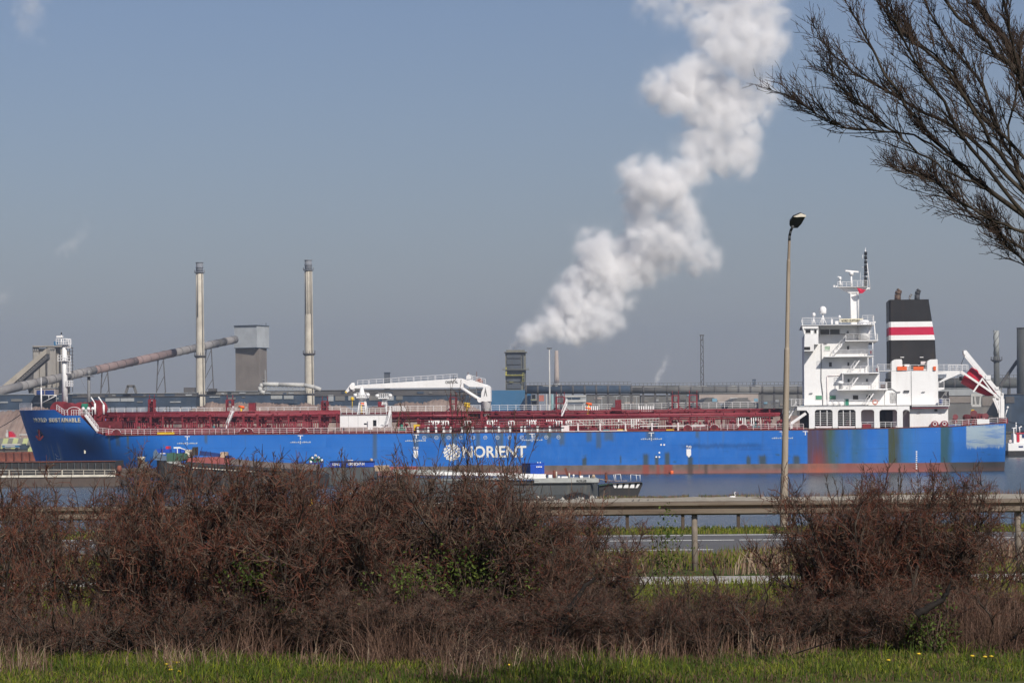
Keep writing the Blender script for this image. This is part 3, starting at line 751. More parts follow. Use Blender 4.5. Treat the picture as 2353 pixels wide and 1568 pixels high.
# hose and vent towers
def tower(u, v_top, w_px, t_=14, mat='red', posts=True):
    m = MB(); z1 = Zv(u, v_top, t_); x0, x1 = Su(u - w_px / 2, t_), Su(u + w_px / 2, t_)
    for x in (x0, x1):
        for y in (t_ - .7, t_ + .7): m.box(x - .13, x + .13, y - .13, y + .13, 9, z1)
        if posts: m.tube((x, t_, z1), (x, t_, z1 + .9), .07, None, 5)
    n_ = 4
    for k in range(n_ + 1):
        z = 9 + (z1 - 9) * k / n_; m.box(x0, x1, t_ - .72, t_ - .58, z - .1, z + .08); m.box(x0, x1, t_ + .58, t_ + .72, z - .1, z + .08)
    m.beam((x0 - 1.3, t_, cwz - .3), (x0, t_, z1 - 2), .14); m.beam((x1 + 1.3, t_, cwz - .3), (x1, t_, z1 - 2), .14)
    m.box(x0 + .3, x1 - .3, t_ - .1, t_ + .1, 9, z1 - .3) if w_px < 13 else None
    m.build('vent_tower', M[mat], ship)
for u, v, w_ in ((349, 917, 11), (528, 918, 13), (746, 921, 12), (1041, 912, 13), (1287, 911, 18), (1551, 908, 14), (1592, 907, 17)): tower(u, v, w_)
for u0, u1, v0, v1 in ((571, 585, 925, 950), (1413, 1426, 918, 946), (1404, 1413, 935, 945), (868, 883, 922, 934)):
    m = MB(); box(m, u0, u1, v0, v1, 12.6, 14.2); m.build('hose_cabinet', M['red'], ship)
# a deck hand walkway lifebuoy stand and fire monitors in yellow
def monitor(u, v, t_, mats):
    p = SL(u, v, t_); m = MB(); m.tube((p.x, p.y, p.z - 1.6), p, .22, .16, 8); m.mat(1).tube((p.x - .5, p.y, p.z + .35), (p.x + .6, p.y, p.z + .1), .22, .3, 8); m.build('fire_monitor', mats, ship)
for u, v in ((554, 937), (830, 930), (1352, 930), (1072, 935), (1350, 940), (1072, 930)): monitor(u, v, 14.2, [M['yellow'], M['orange'] if u != 1072 else M['yellow']])
m = MB(); p = SL(870.5, 912, 13) if False else SL(870.5, 912, 13)
m = MB(); p = SL(870.5 - 0, 912, 13); q = SL(870.5, 940, 13)
# manifold area: thick white posts, dark rail, white frames
x0, x1 = Su(1118 - 0, .35), Su(1165, .35)
for u in (1119, 1159, 1178, 1195, 1227, 1260, 1283):
    pass
for u in (959, 983, 1001, 1018, 1034, 1060, 1085, 1115, 1145, 1171, 1197, 1205, 1234, 1262, 1291):
    s_ = Su(u, .3); m = MB(); m.box(s_ - .17, s_ + .17, .2, .6, ztop(s_) - .05, ztop(s_) + 1.1); m.build('manifold_post', M['white'], ship)
a = SL(952, 984.5, .3); b = SL(1296, 981.8, .3); m = MB(); m.beam(a, b, .3, .2); m.build('manifold_rail', M['black'], ship)
for a_, b_ in ((962, 980), (1021, 1033), (1063, 1112), (1118, 1142), (1148, 1168), (1209, 1231), (1238, 1259), (1266, 1288)): side_rail(a_, b_, 'white2', 4, .9, .45, .75)
for u0 in (994, 1017, 1068, 1119, 1168, 1216, 1278, 1300):
    m = MB(); a = SL(u0, 978, 2.5); b = SL(u0 + 12, 966.5, 2.5)
    for x in (a.x, (a.x + b.x) / 2, b.x): m.tube((x, 2.5, a.z), (x, 2.5, b.z), .08, None, 5)
    m.tube((a.x, 2.5, b.z), (b.x, 2.5, b.z), .08, None, 5); m.tube((a.x, 3.4, b.z), (b.x, 3.4, b.z), .08, None, 5)
    for x in (a.x, b.x): m.tube((x, 3.4, a.z), (x, 3.4, b.z), .08, None, 5); m.tube((x, 2.5, b.z), (x, 3.4, b.z), .08, None, 5)
    m.build('manifold_frame', M['white'], ship)
m = MB(); a = SL(950, 974.5, 2); m.box(a.x, a.x + 1.1, 2, 3, a.z - 2.3, a.z); m.build('yellow_locker', M['yellow'], ship)
for k in range(9):
    u = 975 + k * 36; p = SL(u, 978, 4); m = MB(); m.tube((p.x, 1.8, p.z), (p.x, 9, p.z), .22, None, 8); m.tube((p.x, 1.7, p.z), (p.x, 1.85, p.z), .42, None, 10); m.tube((p.x + .9, 3.0, p.z - .4), (p.x + .9, 9, p.z - .4), .15, None, 8); m.build('manifold_pipe', M['redpipe'], ship)
for k in range(16):
    u = 945 + k * 22.5; p = SL(u, 985, 2.2); m = MB(); m.box(p.x - .9, p.x + .5, 1.6, 2.1, p.z - .6, p.z + .35 + .2 * (k % 3)); m.build('drip_tray_support', M['red'], ship)
# catwalk stairs in white
def stair(u0, v0, u1, v1, t_, w_=1.0, n_=10, mat='white2', h=1.0):
    A = SL(u0, v0, t_); B = SL(u1, v1, t_); m = MB()
    for dt in (0, w_):
        m.beam((A.x, A.y + dt, A.z), (B.x, B.y + dt, B.z), .08, .22); m.beam((A.x, A.y + dt, A.z + h), (B.x, B.y + dt, B.z + h), .06)
        for k in range(5):
            p = A.lerp(B, k / 4); m.tube((p.x, p.y + dt, p.z), (p.x, p.y + dt, p.z + h), .035, None, 4, False)
    for k in range(n_):
        p = A.lerp(B, (k + .5) / n_); m.box(p.x - .14, p.x + .14, p.y, p.y + w_, p.z - .02, p.z + .02)
    return m.build('stair', M[mat], ship)
stair(535, 944, 519, 983, 6); stair(1302, 928, 1290, 955, 6); stair(896, 944, 888, 980, 4)
# small rails on the catwalk steps, platforms
for u0, u1 in ((903, 930), (1345, 1372), (1468, 1500)):
    m = MB(); A = SL(u0, 944, 14); B = SL(u1, 932, 14)
    for k in range(7): x = A.x + (B.x - A.x) * k / 6; m.box(x - .1, x + .1, 14, 14.1, A.z, B.z)
    m.build('panel_fence', M['white2'], ship)
# accommodation ladder lying on deck
m = MB(); A = SL(1303, 976.5, .9); B = SL(1514, 972.5, .9)
for z in (0, .95): m.beam((A.x, .9, A.z + z), (B.x, .9, B.z + z), .12); m.beam((A.x, 1.7, A.z + z), (B.x, 1.7, B.z + z), .12)
m.beam((A.x, .92, A.z + .45), (B.x, .92, B.z + .45), .3, .08)
for k in range(30):
    p = A.lerp(B, k / 29); m.tube((p.x, .9, p.z), (p.x, .9, p.z + .95), .04, None, 4, False)
for k in range(4):
    p = A.lerp(B, .12 + k * .22); m.beam((p.x, .85, p.z + .95), (p.x + 1.3, .85, p.z), .1)
m.build('gangway', plain('gangway_aluminium', (.62, .60, .55), .5, .1, 1), ship)
m = MB(); a = SL(1297, 985, .5); m.beam(SL(1303, 990.8, .4), SL(1440, 989, .4), .3, .22); m.build('gangway_beam', M['white'], ship)
for u in (1327, 1378, 1436, 1497, 1557):
    s_ = Su(u, .3); m = MB(); m.box(s_ - .13, s_ + .13, .15, .5, ztop(s_) - .1, ztop(s_) + 1.55); m.build('stanchion', M['pinkrail'], ship)
m = MB(); box(m, 1275 + 15, 1307, 977, 993, .8, 1.8); m.build('winch_box', M['pinkrail'], ship)
m = MB(); m.beam(SL(1470, 978.5, .4), SL(1620, 977, .4), .14); m.beam(SL(1450, 990, .3), SL(1560, 989, .3), .12); m.build('guard_beam', M['white2'], ship)
for u0, u1, mt in ((1418, 1440, 'yellow'), (1530, 1548, 'yellow'), (1385, 1400, 'teal')):
    m = MB(); a = SL(u0, 988, .8); b = SL(u1, 985.6, .8); m.box(a.x, b.x, .7, 1.2, a.z, b.z); m.build('deck_box', M[mt], ship)
# foam room: white deckhouse amidships with its rails, door and lamp towers
T = 4.0
dh = MB(); box(dh, 781.2, 888.5, 952, 981, T, 11); dh = dh.build('deckhouse', M['white'], ship)
m = MB(); box(m, 857, 864.5, 964.4, 978, T - .05, T + .1); m.build('doorway', M['black'], dh)
m = MB(); box(m, 845, 855.5, 964.3, 986, T - .35, T - .28); m.build('door', M['white'], dh)
m = MB(); box(m, 836, 842.5, 971.5, 975, T - .03, T + .05); m.build('window', M['glass'], dh)
m = MB(); box(m, 780.6, 889, 950.8, 952.2, T - .25, 11.2); m.build('roof', M['white'], dh)
for u in (800, 822, 870):
    m = MB(); box(m, u, u + .8, 953, 980, T - .02, T + .02); m.build('seam', plain('seam_grey', (.55, .54, .52), .6, .1, 1), dh)
railing([SL(783, 950.8, T + .2), SL(888, 950.8, T + .2)], 1.1, M['white2'], dh, 3, 1.1, .05)
def lamp_tower(u, vt, vb, wt, wb, t_, vp0, vp1, pw):
    m = MB(); A = [SL(u - wb / 2, vb, t_), SL(u + wb / 2, vb, t_)]; B = [SL(u - wt / 2, vt, t_), SL(u + wt / 2, vt, t_)]
    for dy0, dy1 in ((0, .5), (2.4, 1.4)):
        for a, b in zip(A, B): m.tube((a.x, a.y + dy0, a.z), (b.x, b.y + dy1, b.z), .14, .1, 6)
    for k in range(1, 7):
        f = k / 7; a = A[0].lerp(B[0], f); b = A[1].lerp(B[1], f); m.tube((a.x, a.y + .2, a.z), (b.x, b.y + .2, b.z), .06, None, 5)
    p0, p1 = SL(u - pw / 2, vp1, t_), SL(u + pw / 2, vp0, t_)
    m.box(p0.x, p1.x, t_ - .6, t_ + 2.4, p0.z - .1, p0.z + .1)
    for k in range(6):
        x = p0.x + (p1.x - p0.x) * k / 5; m.tube((x, t_ - .5, p0.z), (x, t_ - .5, p1.z), .05, None, 4, False); m.tube((x, t_ + 2.2, p0.z), (x, t_ + 2.2, p1.z), .05, None, 4, False)
    for z in (p1.z, (p0.z + p1.z) / 2):
        m.tube((p0.x, t_ - .5, z), (p1.x, t_ - .5, z), .05, None, 4, False); m.tube((p0.x, t_ + 2.2, z), (p1.x, t_ + 2.2, z), .05, None, 4, False)
    for sgn in (-1, 1):
        x = (p0.x if sgn < 0 else p1.x) + sgn * .2; m.lathe((x, t_ - .4, p0.z + .45), [(.1, -.3), (.38, -.2), (.38, .2), (.1, .3)], 8)
    m.build('lamp_tower', M['white'], dh)
lamp_tower(831, 912, 951, 9, 20, 6, 901.5, 912.5, 24)
m = MB(); m.tube(SL(831, 911, 6.8), SL(831, 894, 6.8), .16, .1, 8); m.lathe(SL(831, 903, 6.8), [(.2, -1.4), (1.15, -.9), (.5, .2), (.25, 1.2)], 8); m.build('lamp_mast', M['white'], dh)
lamp_tower(882, 914, 930, 6, 9, 7, 903.5, 914, 25)
m = MB(); m.tube(SL(884, 915, 7.5), SL(888, 945, 7.5), .25, .2, 8); m.build('tower_leg', M['white'], dh)
stair(897, 948, 889, 975, 3)
m = MB(); m.prism(SP([(868, 981), (889, 972), (889, 975), (874, 983)], 3.2), 3.2, 4.0); m.build('ramp_plate', M['white'], ship)
railing([SL(881, 981, 3), SL(893, 981, 3)], 1.3, M['white2'], ship, 2, .5, .06)
m = MB(); p = SL(809, 916, 13.5); m.tube(SL(809, 940, 13.5), SL(809, 920, 13.5), .06, None, 6); m.lathe(p, [(.1, -.4), (.34, -.15), (.32, .2), (.1, .4)], 8); m.build('alarm_lamp', M['yellow'], ship)
# ---- hose-handling crane
T = 15.0
cr = MB(); box(cr, 1105, 1126, 922, 949, T, T + 1.8); 
cr = MB(); a = SL(1115.5, 949, T); b = SL(1115.5, 921, T); cr.lathe((a.x, T + .9, 0), [(.95, a.z - 2), (.95, b.z - .15), (1.02, b.z - .1), (1.02, b.z), (.9, b.z + .05)], 20)
crane = cr.build('crane', M['white'], ship)
m = MB(); m.prism(SP([(1103.8, 921.2), (1127, 921.2), (1126.7, 890), (1122, 885), (1112, 886), (1106, 900)], T - .1), T - .1, T + 1.9); m.build('crane_head', M['white'], crane)
m = MB(); m.prism(SP([(813, 886.5), (822, 884), (1058, 868.4), (1064, 873), (1064, 889.8), (822, 891.5), (813, 891)], T), T + .2, T + 1.6)
boom = m.build('boom', M['white'], crane)
m = MB(); m.prism(SP([(790.8, 900.5), (803, 884), (808, 878.5), (813, 878.8), (813.5, 897), (809, 897.5), (806, 894), (796, 902.5)], T), T + .3, T + 1.5); m.build('boom_tip', M['white'], crane)
m = MB(); m.tube(SL(809.5, 888, T), SL(809.5, 888, T + 1.8), .55, None, 12); m.build('sheave', M['white'], crane)
m = MB(); m.prism(SP([(791, 900.5), (794, 897.5), (797, 901), (795.5, 903)], T - .01), T + .2, T + 1.6); m.build('boom_hook', M['yellow'], crane)
m = MB(); m.prism(SP([(1058, 868.4), (1075, 873), (1080, 871), (1120, 884), (1122, 888), (1110, 889), (1078, 888), (1062, 878)], T + .2), T + .25, T + 1.55); m.build('boom_heel', M['white'], crane)
m = MB(); m.tube(SL(1058, 889.5, T + .5), SL(1102, 918, T + .5), .32, .36, 10); m.build('lift_cylinder', M['white'], crane)
m = MB(); m.prism(SP([(1094, 914), (1106, 914), (1106, 920), (1100, 920)], T), T, T + 1.6); m.tube(SL(1102, 918, T - .1), SL(1102, 918, T + 1.7), .5, None, 10); m.build('cylinder_bracket', M['white'], crane)
m = MB(); 
for k in range(8): box(m, 1079, 1094, 893 + k * 2.6, 894 + k * 2.6, T + .4, T + 1.2)
box(m, 1077.5, 1078.5, 889, 914, T + .4, T + 1.2); box(m, 1094, 1095, 889, 914, T + .4, T + 1.2); m.build('crane_ladder', M['grey'], crane)
m = MB(); m.prism(SP([(1071, 863), (1076, 859), (1082, 862), (1082, 870), (1071, 871)], T + .2), T + .3, T + 1.3); m.build('crane_winch', M['white'], crane)
m = MB(); m.tube(SL(1100, 877, T + 1.7), SL(1100, 877, T + 3), .75, None, 12); m.tube(SL(1075, 862, T + .5), SL(1075, 855, T + .5), .05); m.tube(SL(1095, 870, T + .5), SL(1095, 853, T + .5), .05); m.build('cable_drum', M['rust'], crane)
for a_, b_ in (((821, 884), (846, 882)), ((848, 882), (897, 879)), ((900, 878.6), (949, 875)), ((951, 875), (999, 872)), ((1001, 872), (1050, 868.6))):
    railing([SL(*a_, T + .3), SL(*b_, T + .3)], .85, M['white2'], crane, 2, 1.2, .05)
railing([SL(1076, 872, T + .3), SL(1115, 881.5, T + .3)], .95, M['white2'], crane, 3, .8, .05)
a = SL(1023, 881, T + .17)
text_obj('ORIENTAL', 'maker_name', M['black'], crane, (a.x, a.y, a.z - .0), (R(90), R(-1.6), 0), .55, Su(1052, T) - Su(1023, T), .02, .01)
a = SL(1111, 911, T - .13); m = MB(); m.prism([(a.x, a.z), (a.x + .35, a.z + 1.9), (a.x + .7, a.z), (a.x + .5, a.z + .2), (a.x + .35, a.z + .9), (a.x + .2, a.z + .2)], T - .13, T - .1); m.build('crane_emblem', M['grey'], crane)
# ================================================================ SUPERSTRUCTURE, FUNNEL, MAST, LIFEBOAT
def C6(x, y): return (1797.3 + x * .30567, 539.2 + y * .30567)
def C7(x, y): return (1827.3 + x * .15277, 808.8 + y * .15277)
def CB(x, y): return (1827.3 + x * .13373, 599.1 + y * .13373)
def CT(x, y): return (2126.8 + x * .22915, 718.9 + y * .22915)
def cbox(mb, cf, x0, x1, y0, y1, t0, t1):
    u0, v0 = cf(x0, y0); u1, v1 = cf(x1, y1); return box(mb, u0, u1, v0, v1, t0, t1)
def cpoly(cf, pts, t): return SP([cf(*p) for p in pts], t)
TA, TW = 0.45, 3.7        # near faces of the lower house and of the tower
house = MB()
def arch_wall(mb, cf, x0, x1, y0, y1, opens, t0, t1, r=22):
    """wall in the (x, z) plane with round-topped openings, cut into piers and lintels"""
    xs_ = [x0]
    for a, b in opens: xs_ += [a, b]
    xs_.append(x1)
    for i in range(0, len(xs_), 2):
        if xs_[i + 1] > xs_[i]: cbox(mb, cf, xs_[i], xs_[i + 1], y0, y1, t0, t1)
    ytop = oy
    for a, b in opens:
        cbox(mb, cf, a, b, y0, ytop, t0, t1)
        for sgn, c_ in ((1, a), (-1, b)):
            pts = [(c_, ytop), (c_ + sgn * r, ytop)] + [(c_ + sgn * (r - r * math.sin(q)), ytop + r - r * math.cos(q)) for q in np.linspace(0, math.pi / 2, 6)]
            mb.prism(cpoly(cf, [pts[0]] + pts[2:], t0), t0, t1)
oy = 1313
arch_wall(house, C6, 200, 955, 1285, 1450, [(242, 377), (415, 550), (590, 690), (728, 862), (903, 955)], TA, TA + .45)
cbox(house, C6, 110, 242 - 42, 1285, 1318, TA, TA + .45)
# back walls of the lower house
cbox(house, C6, 575, 970, 1300, 1455, 4.6, 28); cbox(house, C6, 200, 235, 1300, 1455, 4.0, 28); 
house = house.build('accommodation_block', M['white'], ship)
def hpart(name, mats, mb, label=None): return mb.build(name, mats, house, label=label)
m = MB(); cbox(m, C6, 108, 972, 1279, 1288, TA - .12, 28); cbox(m, C6, 972, 1255, 1279, 1288, TA + .1, 28); hpart('deck_plate', M['white'], m)
m = MB(); cbox(m, C6, 957, 1244, 1305, 1447, 1.9, 27); hpart('engine_casing_lower', M['white'], m)
m = MB(); cbox(m, C6, 972, 1250, 1288, 1303, 1.0, 27); hpart('under_deck_beam', M['white'], m)  # white beam below the deck plate
m = MB(); cbox(m, C6, 972, 1248, 1296, 1304, .8, 1.0); hpart('red_gutter', M['redpipe'], m)
m = MB(); cbox(m, C6, 200, 242, 1286, 1290, TA - .05, TA); 
# slatted grilles in the first two openings
for a, b in ((242, 377), (415, 550)):
    for k in range(7):
        y = 1334 + k * 14.2; m = MB(); cbox(m, C6, a, b, y, y + 3, TA + .12, TA + .25); hpart('grille_bar', M['white'], m)
    for x in (a + 40, a + 91):
        m = MB(); cbox(m, C6, x, x + 4, 1318, 1432, TA + .1, TA + .2); hpart('grille_post', M['white'], m)
    m = MB(); m.prism(cpoly(C6, [(a + 2, 1436), (b - 2, 1436), (b - 8, 1450), (a + 8, 1450)], TA - .1), TA - .12, TA + .3); hpart('fairlead_sill', M['pinkrail'], m)
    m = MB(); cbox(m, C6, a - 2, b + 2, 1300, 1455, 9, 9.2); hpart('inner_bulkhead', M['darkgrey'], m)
m = MB(); cbox(m, C6, 250, 370, 1400, 1445, 5, 7); hpart('mooring_winch', M['darkred'], m)
m = MB(); cbox(m, C6, 480, 520, 1395, 1445, 5, 7); hpart('mooring_winch', M['red'], m)
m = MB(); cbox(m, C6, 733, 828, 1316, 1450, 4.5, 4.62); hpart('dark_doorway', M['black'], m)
m = MB(); cbox(m, C6, 775, 822, 1330, 1430, 4.42, 4.52); hpart('door', M['darkgrey'], m)
for a, b in ((592, 688), (730, 860)):
    p = SL(*C6(a, 1447), TA + .2); q = SL(*C6(b, 1447), TA + .2); z_ = (p.z + q.z) / 2
    railing([(p.x, TA + .2, p.z), (q.x, TA + .2, q.z)], 1.0, M['white2'], house, 3, 1.1, .05)
# brace at the front end
m = MB(); m.beam(SL(*C6(66, 1415), TA + .3), SL(*C6(176, 1340), TA + .3), .35, .5); m.beam(SL(*C6(68, 1455), TA + .3), SL(*C6(68, 1412), TA + .3), .4); hpart('diagonal_brace', M['white'], m)
m = MB(); m.prism(cpoly(C6, [(110, 1318), (180, 1318), (200, 1345), (200, 1318)], TA), TA, TA + .4); hpart('arch_gusset', M['white'], m)
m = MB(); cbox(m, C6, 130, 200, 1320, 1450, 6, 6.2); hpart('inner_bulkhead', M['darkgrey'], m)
# front stairs
def hstair(cf, x0, y0, x1, y1, t_, w_=.9, n_=10, parent=None):
    A = SL(*cf(x0, y0), t_); B = SL(*cf(x1, y1), t_); m = MB()
    for dt in (0, w_):
        m.beam((A.x, A.y + dt, A.z), (B.x, B.y + dt, B.z), .07, .22); m.beam((A.x, A.y + dt, A.z + .95), (B.x, B.y + dt, B.z + .95), .06)
        for k in range(5):
            p = A.lerp(B, k / 4); m.tube((p.x, p.y + dt, p.z), (p.x, p.y + dt, p.z + .95), .03, None, 4, False)
    for k in range(n_):
        p = A.lerp(B, (k + .5) / n_); m.box(p.x - .15, p.x + .15, p.y, p.y + w_, p.z - .02, p.z + .02)
    return m.build('stair', M['white2'], house)
hstair(C6, 105, 1290, 40, 1385, 2.0); hstair(C6, 60, 1385, 5, 1450, 3.0)
railing([SL(*C6(66, 1281), 1.0), SL(*C6(164, 1281), 1.0)], 1.1, M['white2'], house, 3, .9, .05)
m = MB(); cbox(m, C6, 64, 112, 1281, 1285, 1, 3); hpart('landing', M['white2'], m)
# ---- tower
m = MB(); cbox(m, C6, 165, 645, 745, 1280, TW, 28.5); tower_o = hpart('tower', M['white'], m)
m = MB(); cbox(m, C6, 646, 725, 1050, 1162, TW, 28); hpart('tower_extension', M['white'], m)
m = MB(); cbox(m, C6, 646, 820, 1166, 1280, TW, 28); hpart('tower_extension', M['white'], m)
# wheelhouse and wing
m = MB(); cbox(m, C6, 271, 600, 680, 745, TW - .7, 28); hpart('wheelhouse', M['white'], m)
def front(m, pts, t0, t1): m.prism(cpoly(C6, pts, t0), t0, t1)
m = MB(); front(m, [(166, 746), (270, 746), (270, 822), (236, 822), (236, 873), (163, 873)], .2, TW - .01); front(m, [(143, 680), (270, 680), (270, 704), (150, 704)], .2, TW); 
front(m, [(161, 704), (170, 745), (163, 745), (150, 704)], .2, TW); hpart('bridge_wing', M['white'], m)
m = MB(); front(m, [(158, 704), (270, 704), (270, 745), (166, 745)], .6, TW); hpart('wing_inner', M['white'], m)
m = MB(); front(m, [(141, 640), (148, 640), (166, 745), (162, 745)], .15, .5); hpart('wing_post', M['white'], m)
m = MB(); cbox(m, C6, 141, 690, 671, 681, .0, 28.4); hpart('wheelhouse_roof', M['white'], m)
# windows
def win(cf, x0, x1, y0, y1, t_, mat='glass', label=None, fr=True):
    m = MB(); cbox(m, cf, x0, x1, y0, y1, t_ - .04, t_ + .02); w_ = m.build('window', M[mat], house, label=label)
    if fr:
        m = MB(); e = 3
        cbox(m, cf, x0 - e, x1 + e, y0 - e, y0, t_ - .09, t_); cbox(m, cf, x0 - e, x1 + e, y1, y1 + e, t_ - .09, t_)
        cbox(m, cf, x0 - e, x0, y0, y1, t_ - .085, t_); cbox(m, cf, x1, x1 + e, y0, y1, t_ - .085, t_); m.build('frame', M['white'], w_)
    return w_
win(C6, 172, 211, 712, 739, .6); win(C6, 238, 256, 712, 740, .6); win(C6, 163, 208, 841, 865, .2, fr=False)
win(C6, 283, 352, 710, 748, TW - .7); win(C6, 357, 430, 710, 748, TW - .7)
win(C6, 483, 498, 722, 742, TW - .7, 'grey')
M['greenglass'] = plain('green_curtained_window', (.10, .28, .17), .25, .2, 2); M['paleglass'] = plain('pale_curtained_window', (.38, .50, .38), .25, .2, 2)
M['greyglass'] = plain('grey_window_glass', (.09, .085, .085), .2, .3, 2)  # dark grey panes
win(C6, 318, 357, 836, 868, TW, 'paleglass'); win(C6, 484, 501, 836, 862, TW, 'glass')
win(C7, 503, 545, 150, 217, TW, 'greyglass'); win(C7, 780, 808, 152, 204, TW, 'greyglass')
win(C7, 782, 812, 402, 447, TW, 'greyglass'); win(C7, 1058, 1088, 400, 442, TW, 'greyglass')
win(C7, 302, 398, 650, 710, TW, 'greenglass'); win(C7, 512, 606, 650, 708, TW, 'greenglass')
win(C7, 862, 942, 648, 710, TW, 'glass'); win(C7, 1066, 1152, 648, 710, TW, 'glass')
m = MB(); cbox(m, C7, 735, 800, 705, 795, TW - .1, TW + .05); hpart('door', M['green'], m)
m = MB(); cbox(m, C7, 1415, 1518, 608, 768, TW + .0, TW + .1); hpart('door', M['white'], m)
# decks of the tower
def deck(x0, x1, y0, y1, t_=TW - 2.4):
    m = MB(); cbox(m, C6, x0, x1, y0, y1, t_, 28.6); d = hpart('deck_plate', M['white'], m)
    p, q = SL(*C6(x0, y0), t_), SL(*C6(x1, y0), t_)
    railing([(p.x + .1, t_ + .08, p.z), (q.x - .1, t_ + .08, p.z)], 1.05, M['white2'], house, 3, 1.5, .035)
    railing([(q.x - .1, t_ + .1, p.z), (q.x - .1, t_ + 3.4, p.z)], 1.05, M['white2'], house, 3, 1.2, .04)
deck(472, 720, 789, 799, TW - 2.6); deck(315, 685, 908, 918); deck(445, 728, 1032, 1044); deck(412, 790, 1156, 1168)
for x, y0, y1 in ((678, 800, 908), (678, 920, 1032), (642, 918, 1032), (453, 1044, 1156), (725, 1044, 1156)):
    m = MB(); m.tube(SL(*C6(x, y0), TW - 2.2), SL(*C6(x, y1), TW - 2.2), .08, None, 6); hpart('deck_post', M['white2'], m)
hstair(C6, 478, 792, 378, 906, TW - 1.6); hstair(C6, 596, 918, 512, 1032, TW - 1.6); hstair(C6, 586, 1044, 506, 1156, TW - 1.6); hstair(C6, 700, 1168, 625, 1278, TW - 1.6)
# monkey island rail, deck house rail
a = SL(*C6(148, 672), .3); b = SL(*C6(440, 672), .3); railing([(a.x, .3, a.z), (b.x, .3, a.z)], 1.15, M['white2'], house, 4, 1.6, .05)
a = SL(*C6(600, 672), .3); b = SL(*C6(688, 672), .3); railing([(a.x, .3, a.z), (b.x, .3, a.z), (b.x, 6, a.z)], 1.6, M['white2'], house, 4, 1.0, .05)
a = SL(*C6(164, 1280), .6); b = SL(*C6(1255, 1280), .6)
railing([SL(*C6(330, 1280), .6), SL(*C6(470, 1280), .6)], 1.0, M['white2'], house, 3, 1.3, .04); railing([SL(*C6(500, 1280), .6), SL(*C6(760, 1280), .6)], 1.0, M['white2'], house, 3, 1.3, .04)
railing([SL(*C6(1172, 1280), .8), SL(*C6(1255, 1280), .8)], 1.2, M['white2'], house, 3, .8, .05)
for k in range(3):
    x0 = (330, 375, 420)[k]; m = MB(); p = SL(*C6(x0, 1268), TW - 1.6); q = SL(*C6(x0 + 38, 1268), TW - 1.6); m.tube(p, q, .42, None, 10); m.box(p.x + .3, q.x - .3, p.y - .3, p.y + .3, p.z - .8, p.z - .3); hpart('liferaft_canister', M['white'], m)
m = MB(); p = SL(*C7(672, 478), TW - 2); m.lathe(p, [(.3, -1.2), (.3, 0), (.62, .02), (.62, .4), (.2, .6)], 12); hpart('storage_canister', M['white'], m)
def ring(p, r_, mat, name, parent, ax='X', rr=.13, label=None):
    m = MB(); n_ = 14; pts = [(p.x + r_ * math.cos(2 * math.pi * k / n_), p.y, p.z + r_ * math.sin(2 * math.pi * k / n_)) for k in range(n_ + 1)]
    m.path(pts, rr, 6); return m.build(name, mat, parent, label=label)
ring(SL(*C7(1195, 750), TW - 2.5), .42, M['orange'], 'lifebuoy', house, rr=.11)
ring(SL(*C6(222, 905), TW - .2), .3, M['orange'], 'lifebuoy', house, rr=.1) if False else None
# pipes and cable runs on the white wall
for pts in (((292, 820), (292, 960), (290, 1090), (303, 1200), (303, 1278)), ((335, 1245), (335, 1060), (440, 1055))):
    m = MB(); m.path([SL(*C6(*q), TW - .12) for q in pts], .07, 5); hpart('wall_pipe', M['pinkrail' if pts[0][0] == 335 else 'grey'], m)
for x0, y0, y1, t_ in ((967, 1025, 1278, TW - .02), (767, 1168, 1275, TW - .02), (955, 1305, 1445, 1.88)):
    m = MB(); cbox(m, C6, x0, x0 + 1.6, y0, y1, t_ - .03, t_ + .02); hpart('plate_seam', M['grey'], m)
m = MB(); m.path([SL(*C6(*q), TW - .1) for q in ((820, 1155), (858, 1180), (856, 1275))], .06, 5); hpart('wall_pipe', M['grey'], m)
# lamps under the decks
for x, y in ((215, 1190), (875, 1180), (1060, 1180), (1025, 1335), (1190, 1335), (325, 815)):
    m = MB(); t_ = TW - .3 if y < 1300 else 1.6; cbox(m, C6, x - 12, x + 12, y - 3, y + 1, t_, t_ + .3); hpart('wall_lamp', M['grey'], m)
m = MB(); cbox(m, C6, 912, 952, 1168, 1182, TW - .3, TW); hpart('wall_lamp', M['darkgrey'], m)
m = MB(); cbox(m, C6, 1143, 1164, 1308, 1325, 1.5, 1.9); hpart('junction_box', M['darkgrey'], m)
# ---- engine casing behind
m = MB(); cbox(m, C6, 820, 1168, 1020, 1279, TW, 27); cas = hpart('engine_casing', M['white'], m)
for x0, x1, rr in ((820, 900, 12), (1087, 1166, 12)):
    m = MB(); m.prism(cpoly(C6, [(x0, 1022), (x1, 1022), (x1, 938 if x0 > 1000 else 946), (x1 - 5, 934), (x0 + 24, 936), (x0 + 4, 946), (x0, 958)], TW), TW + .01, TW + 5); hpart('vent_housing', M['white'], m)
for x0, x1 in ((862, 935), (985, 1060), (1134, 1153)):
    m = MB(); cbox(m, C6, x0, x1, 988, 1018, TW + .02 if x0 < 1100 else TW - .03, TW + 1.4) if x0 > 900 and x0 < 1100 else cbox(m, C6, x0, x1, 988, 1018, TW - .25, TW + .0); m.build('orange_canister', M['orange'], house)
m = MB(); cbox(m, C6, 918, 955, 972, 1016, TW + .6, TW + 2); hpart('vent_box', M['white'], m)
m = MB(); cbox(m, C6, 1040, 1075, 950, 972, TW + 4, TW + 5); hpart('vent_box', M['pinkrail'], m)
m = MB(); cbox(m, C6, 1060, 1085, 1003, 1018, TW + .2, TW + 2); hpart('vent_box', M['white'], m)
a = SL(*C6(900, 1020), TW + .1); b = SL(*C6(1087, 1020), TW + .1); railing([a, b], 1.05, M['white2'], house, 3, 1.4, .05)
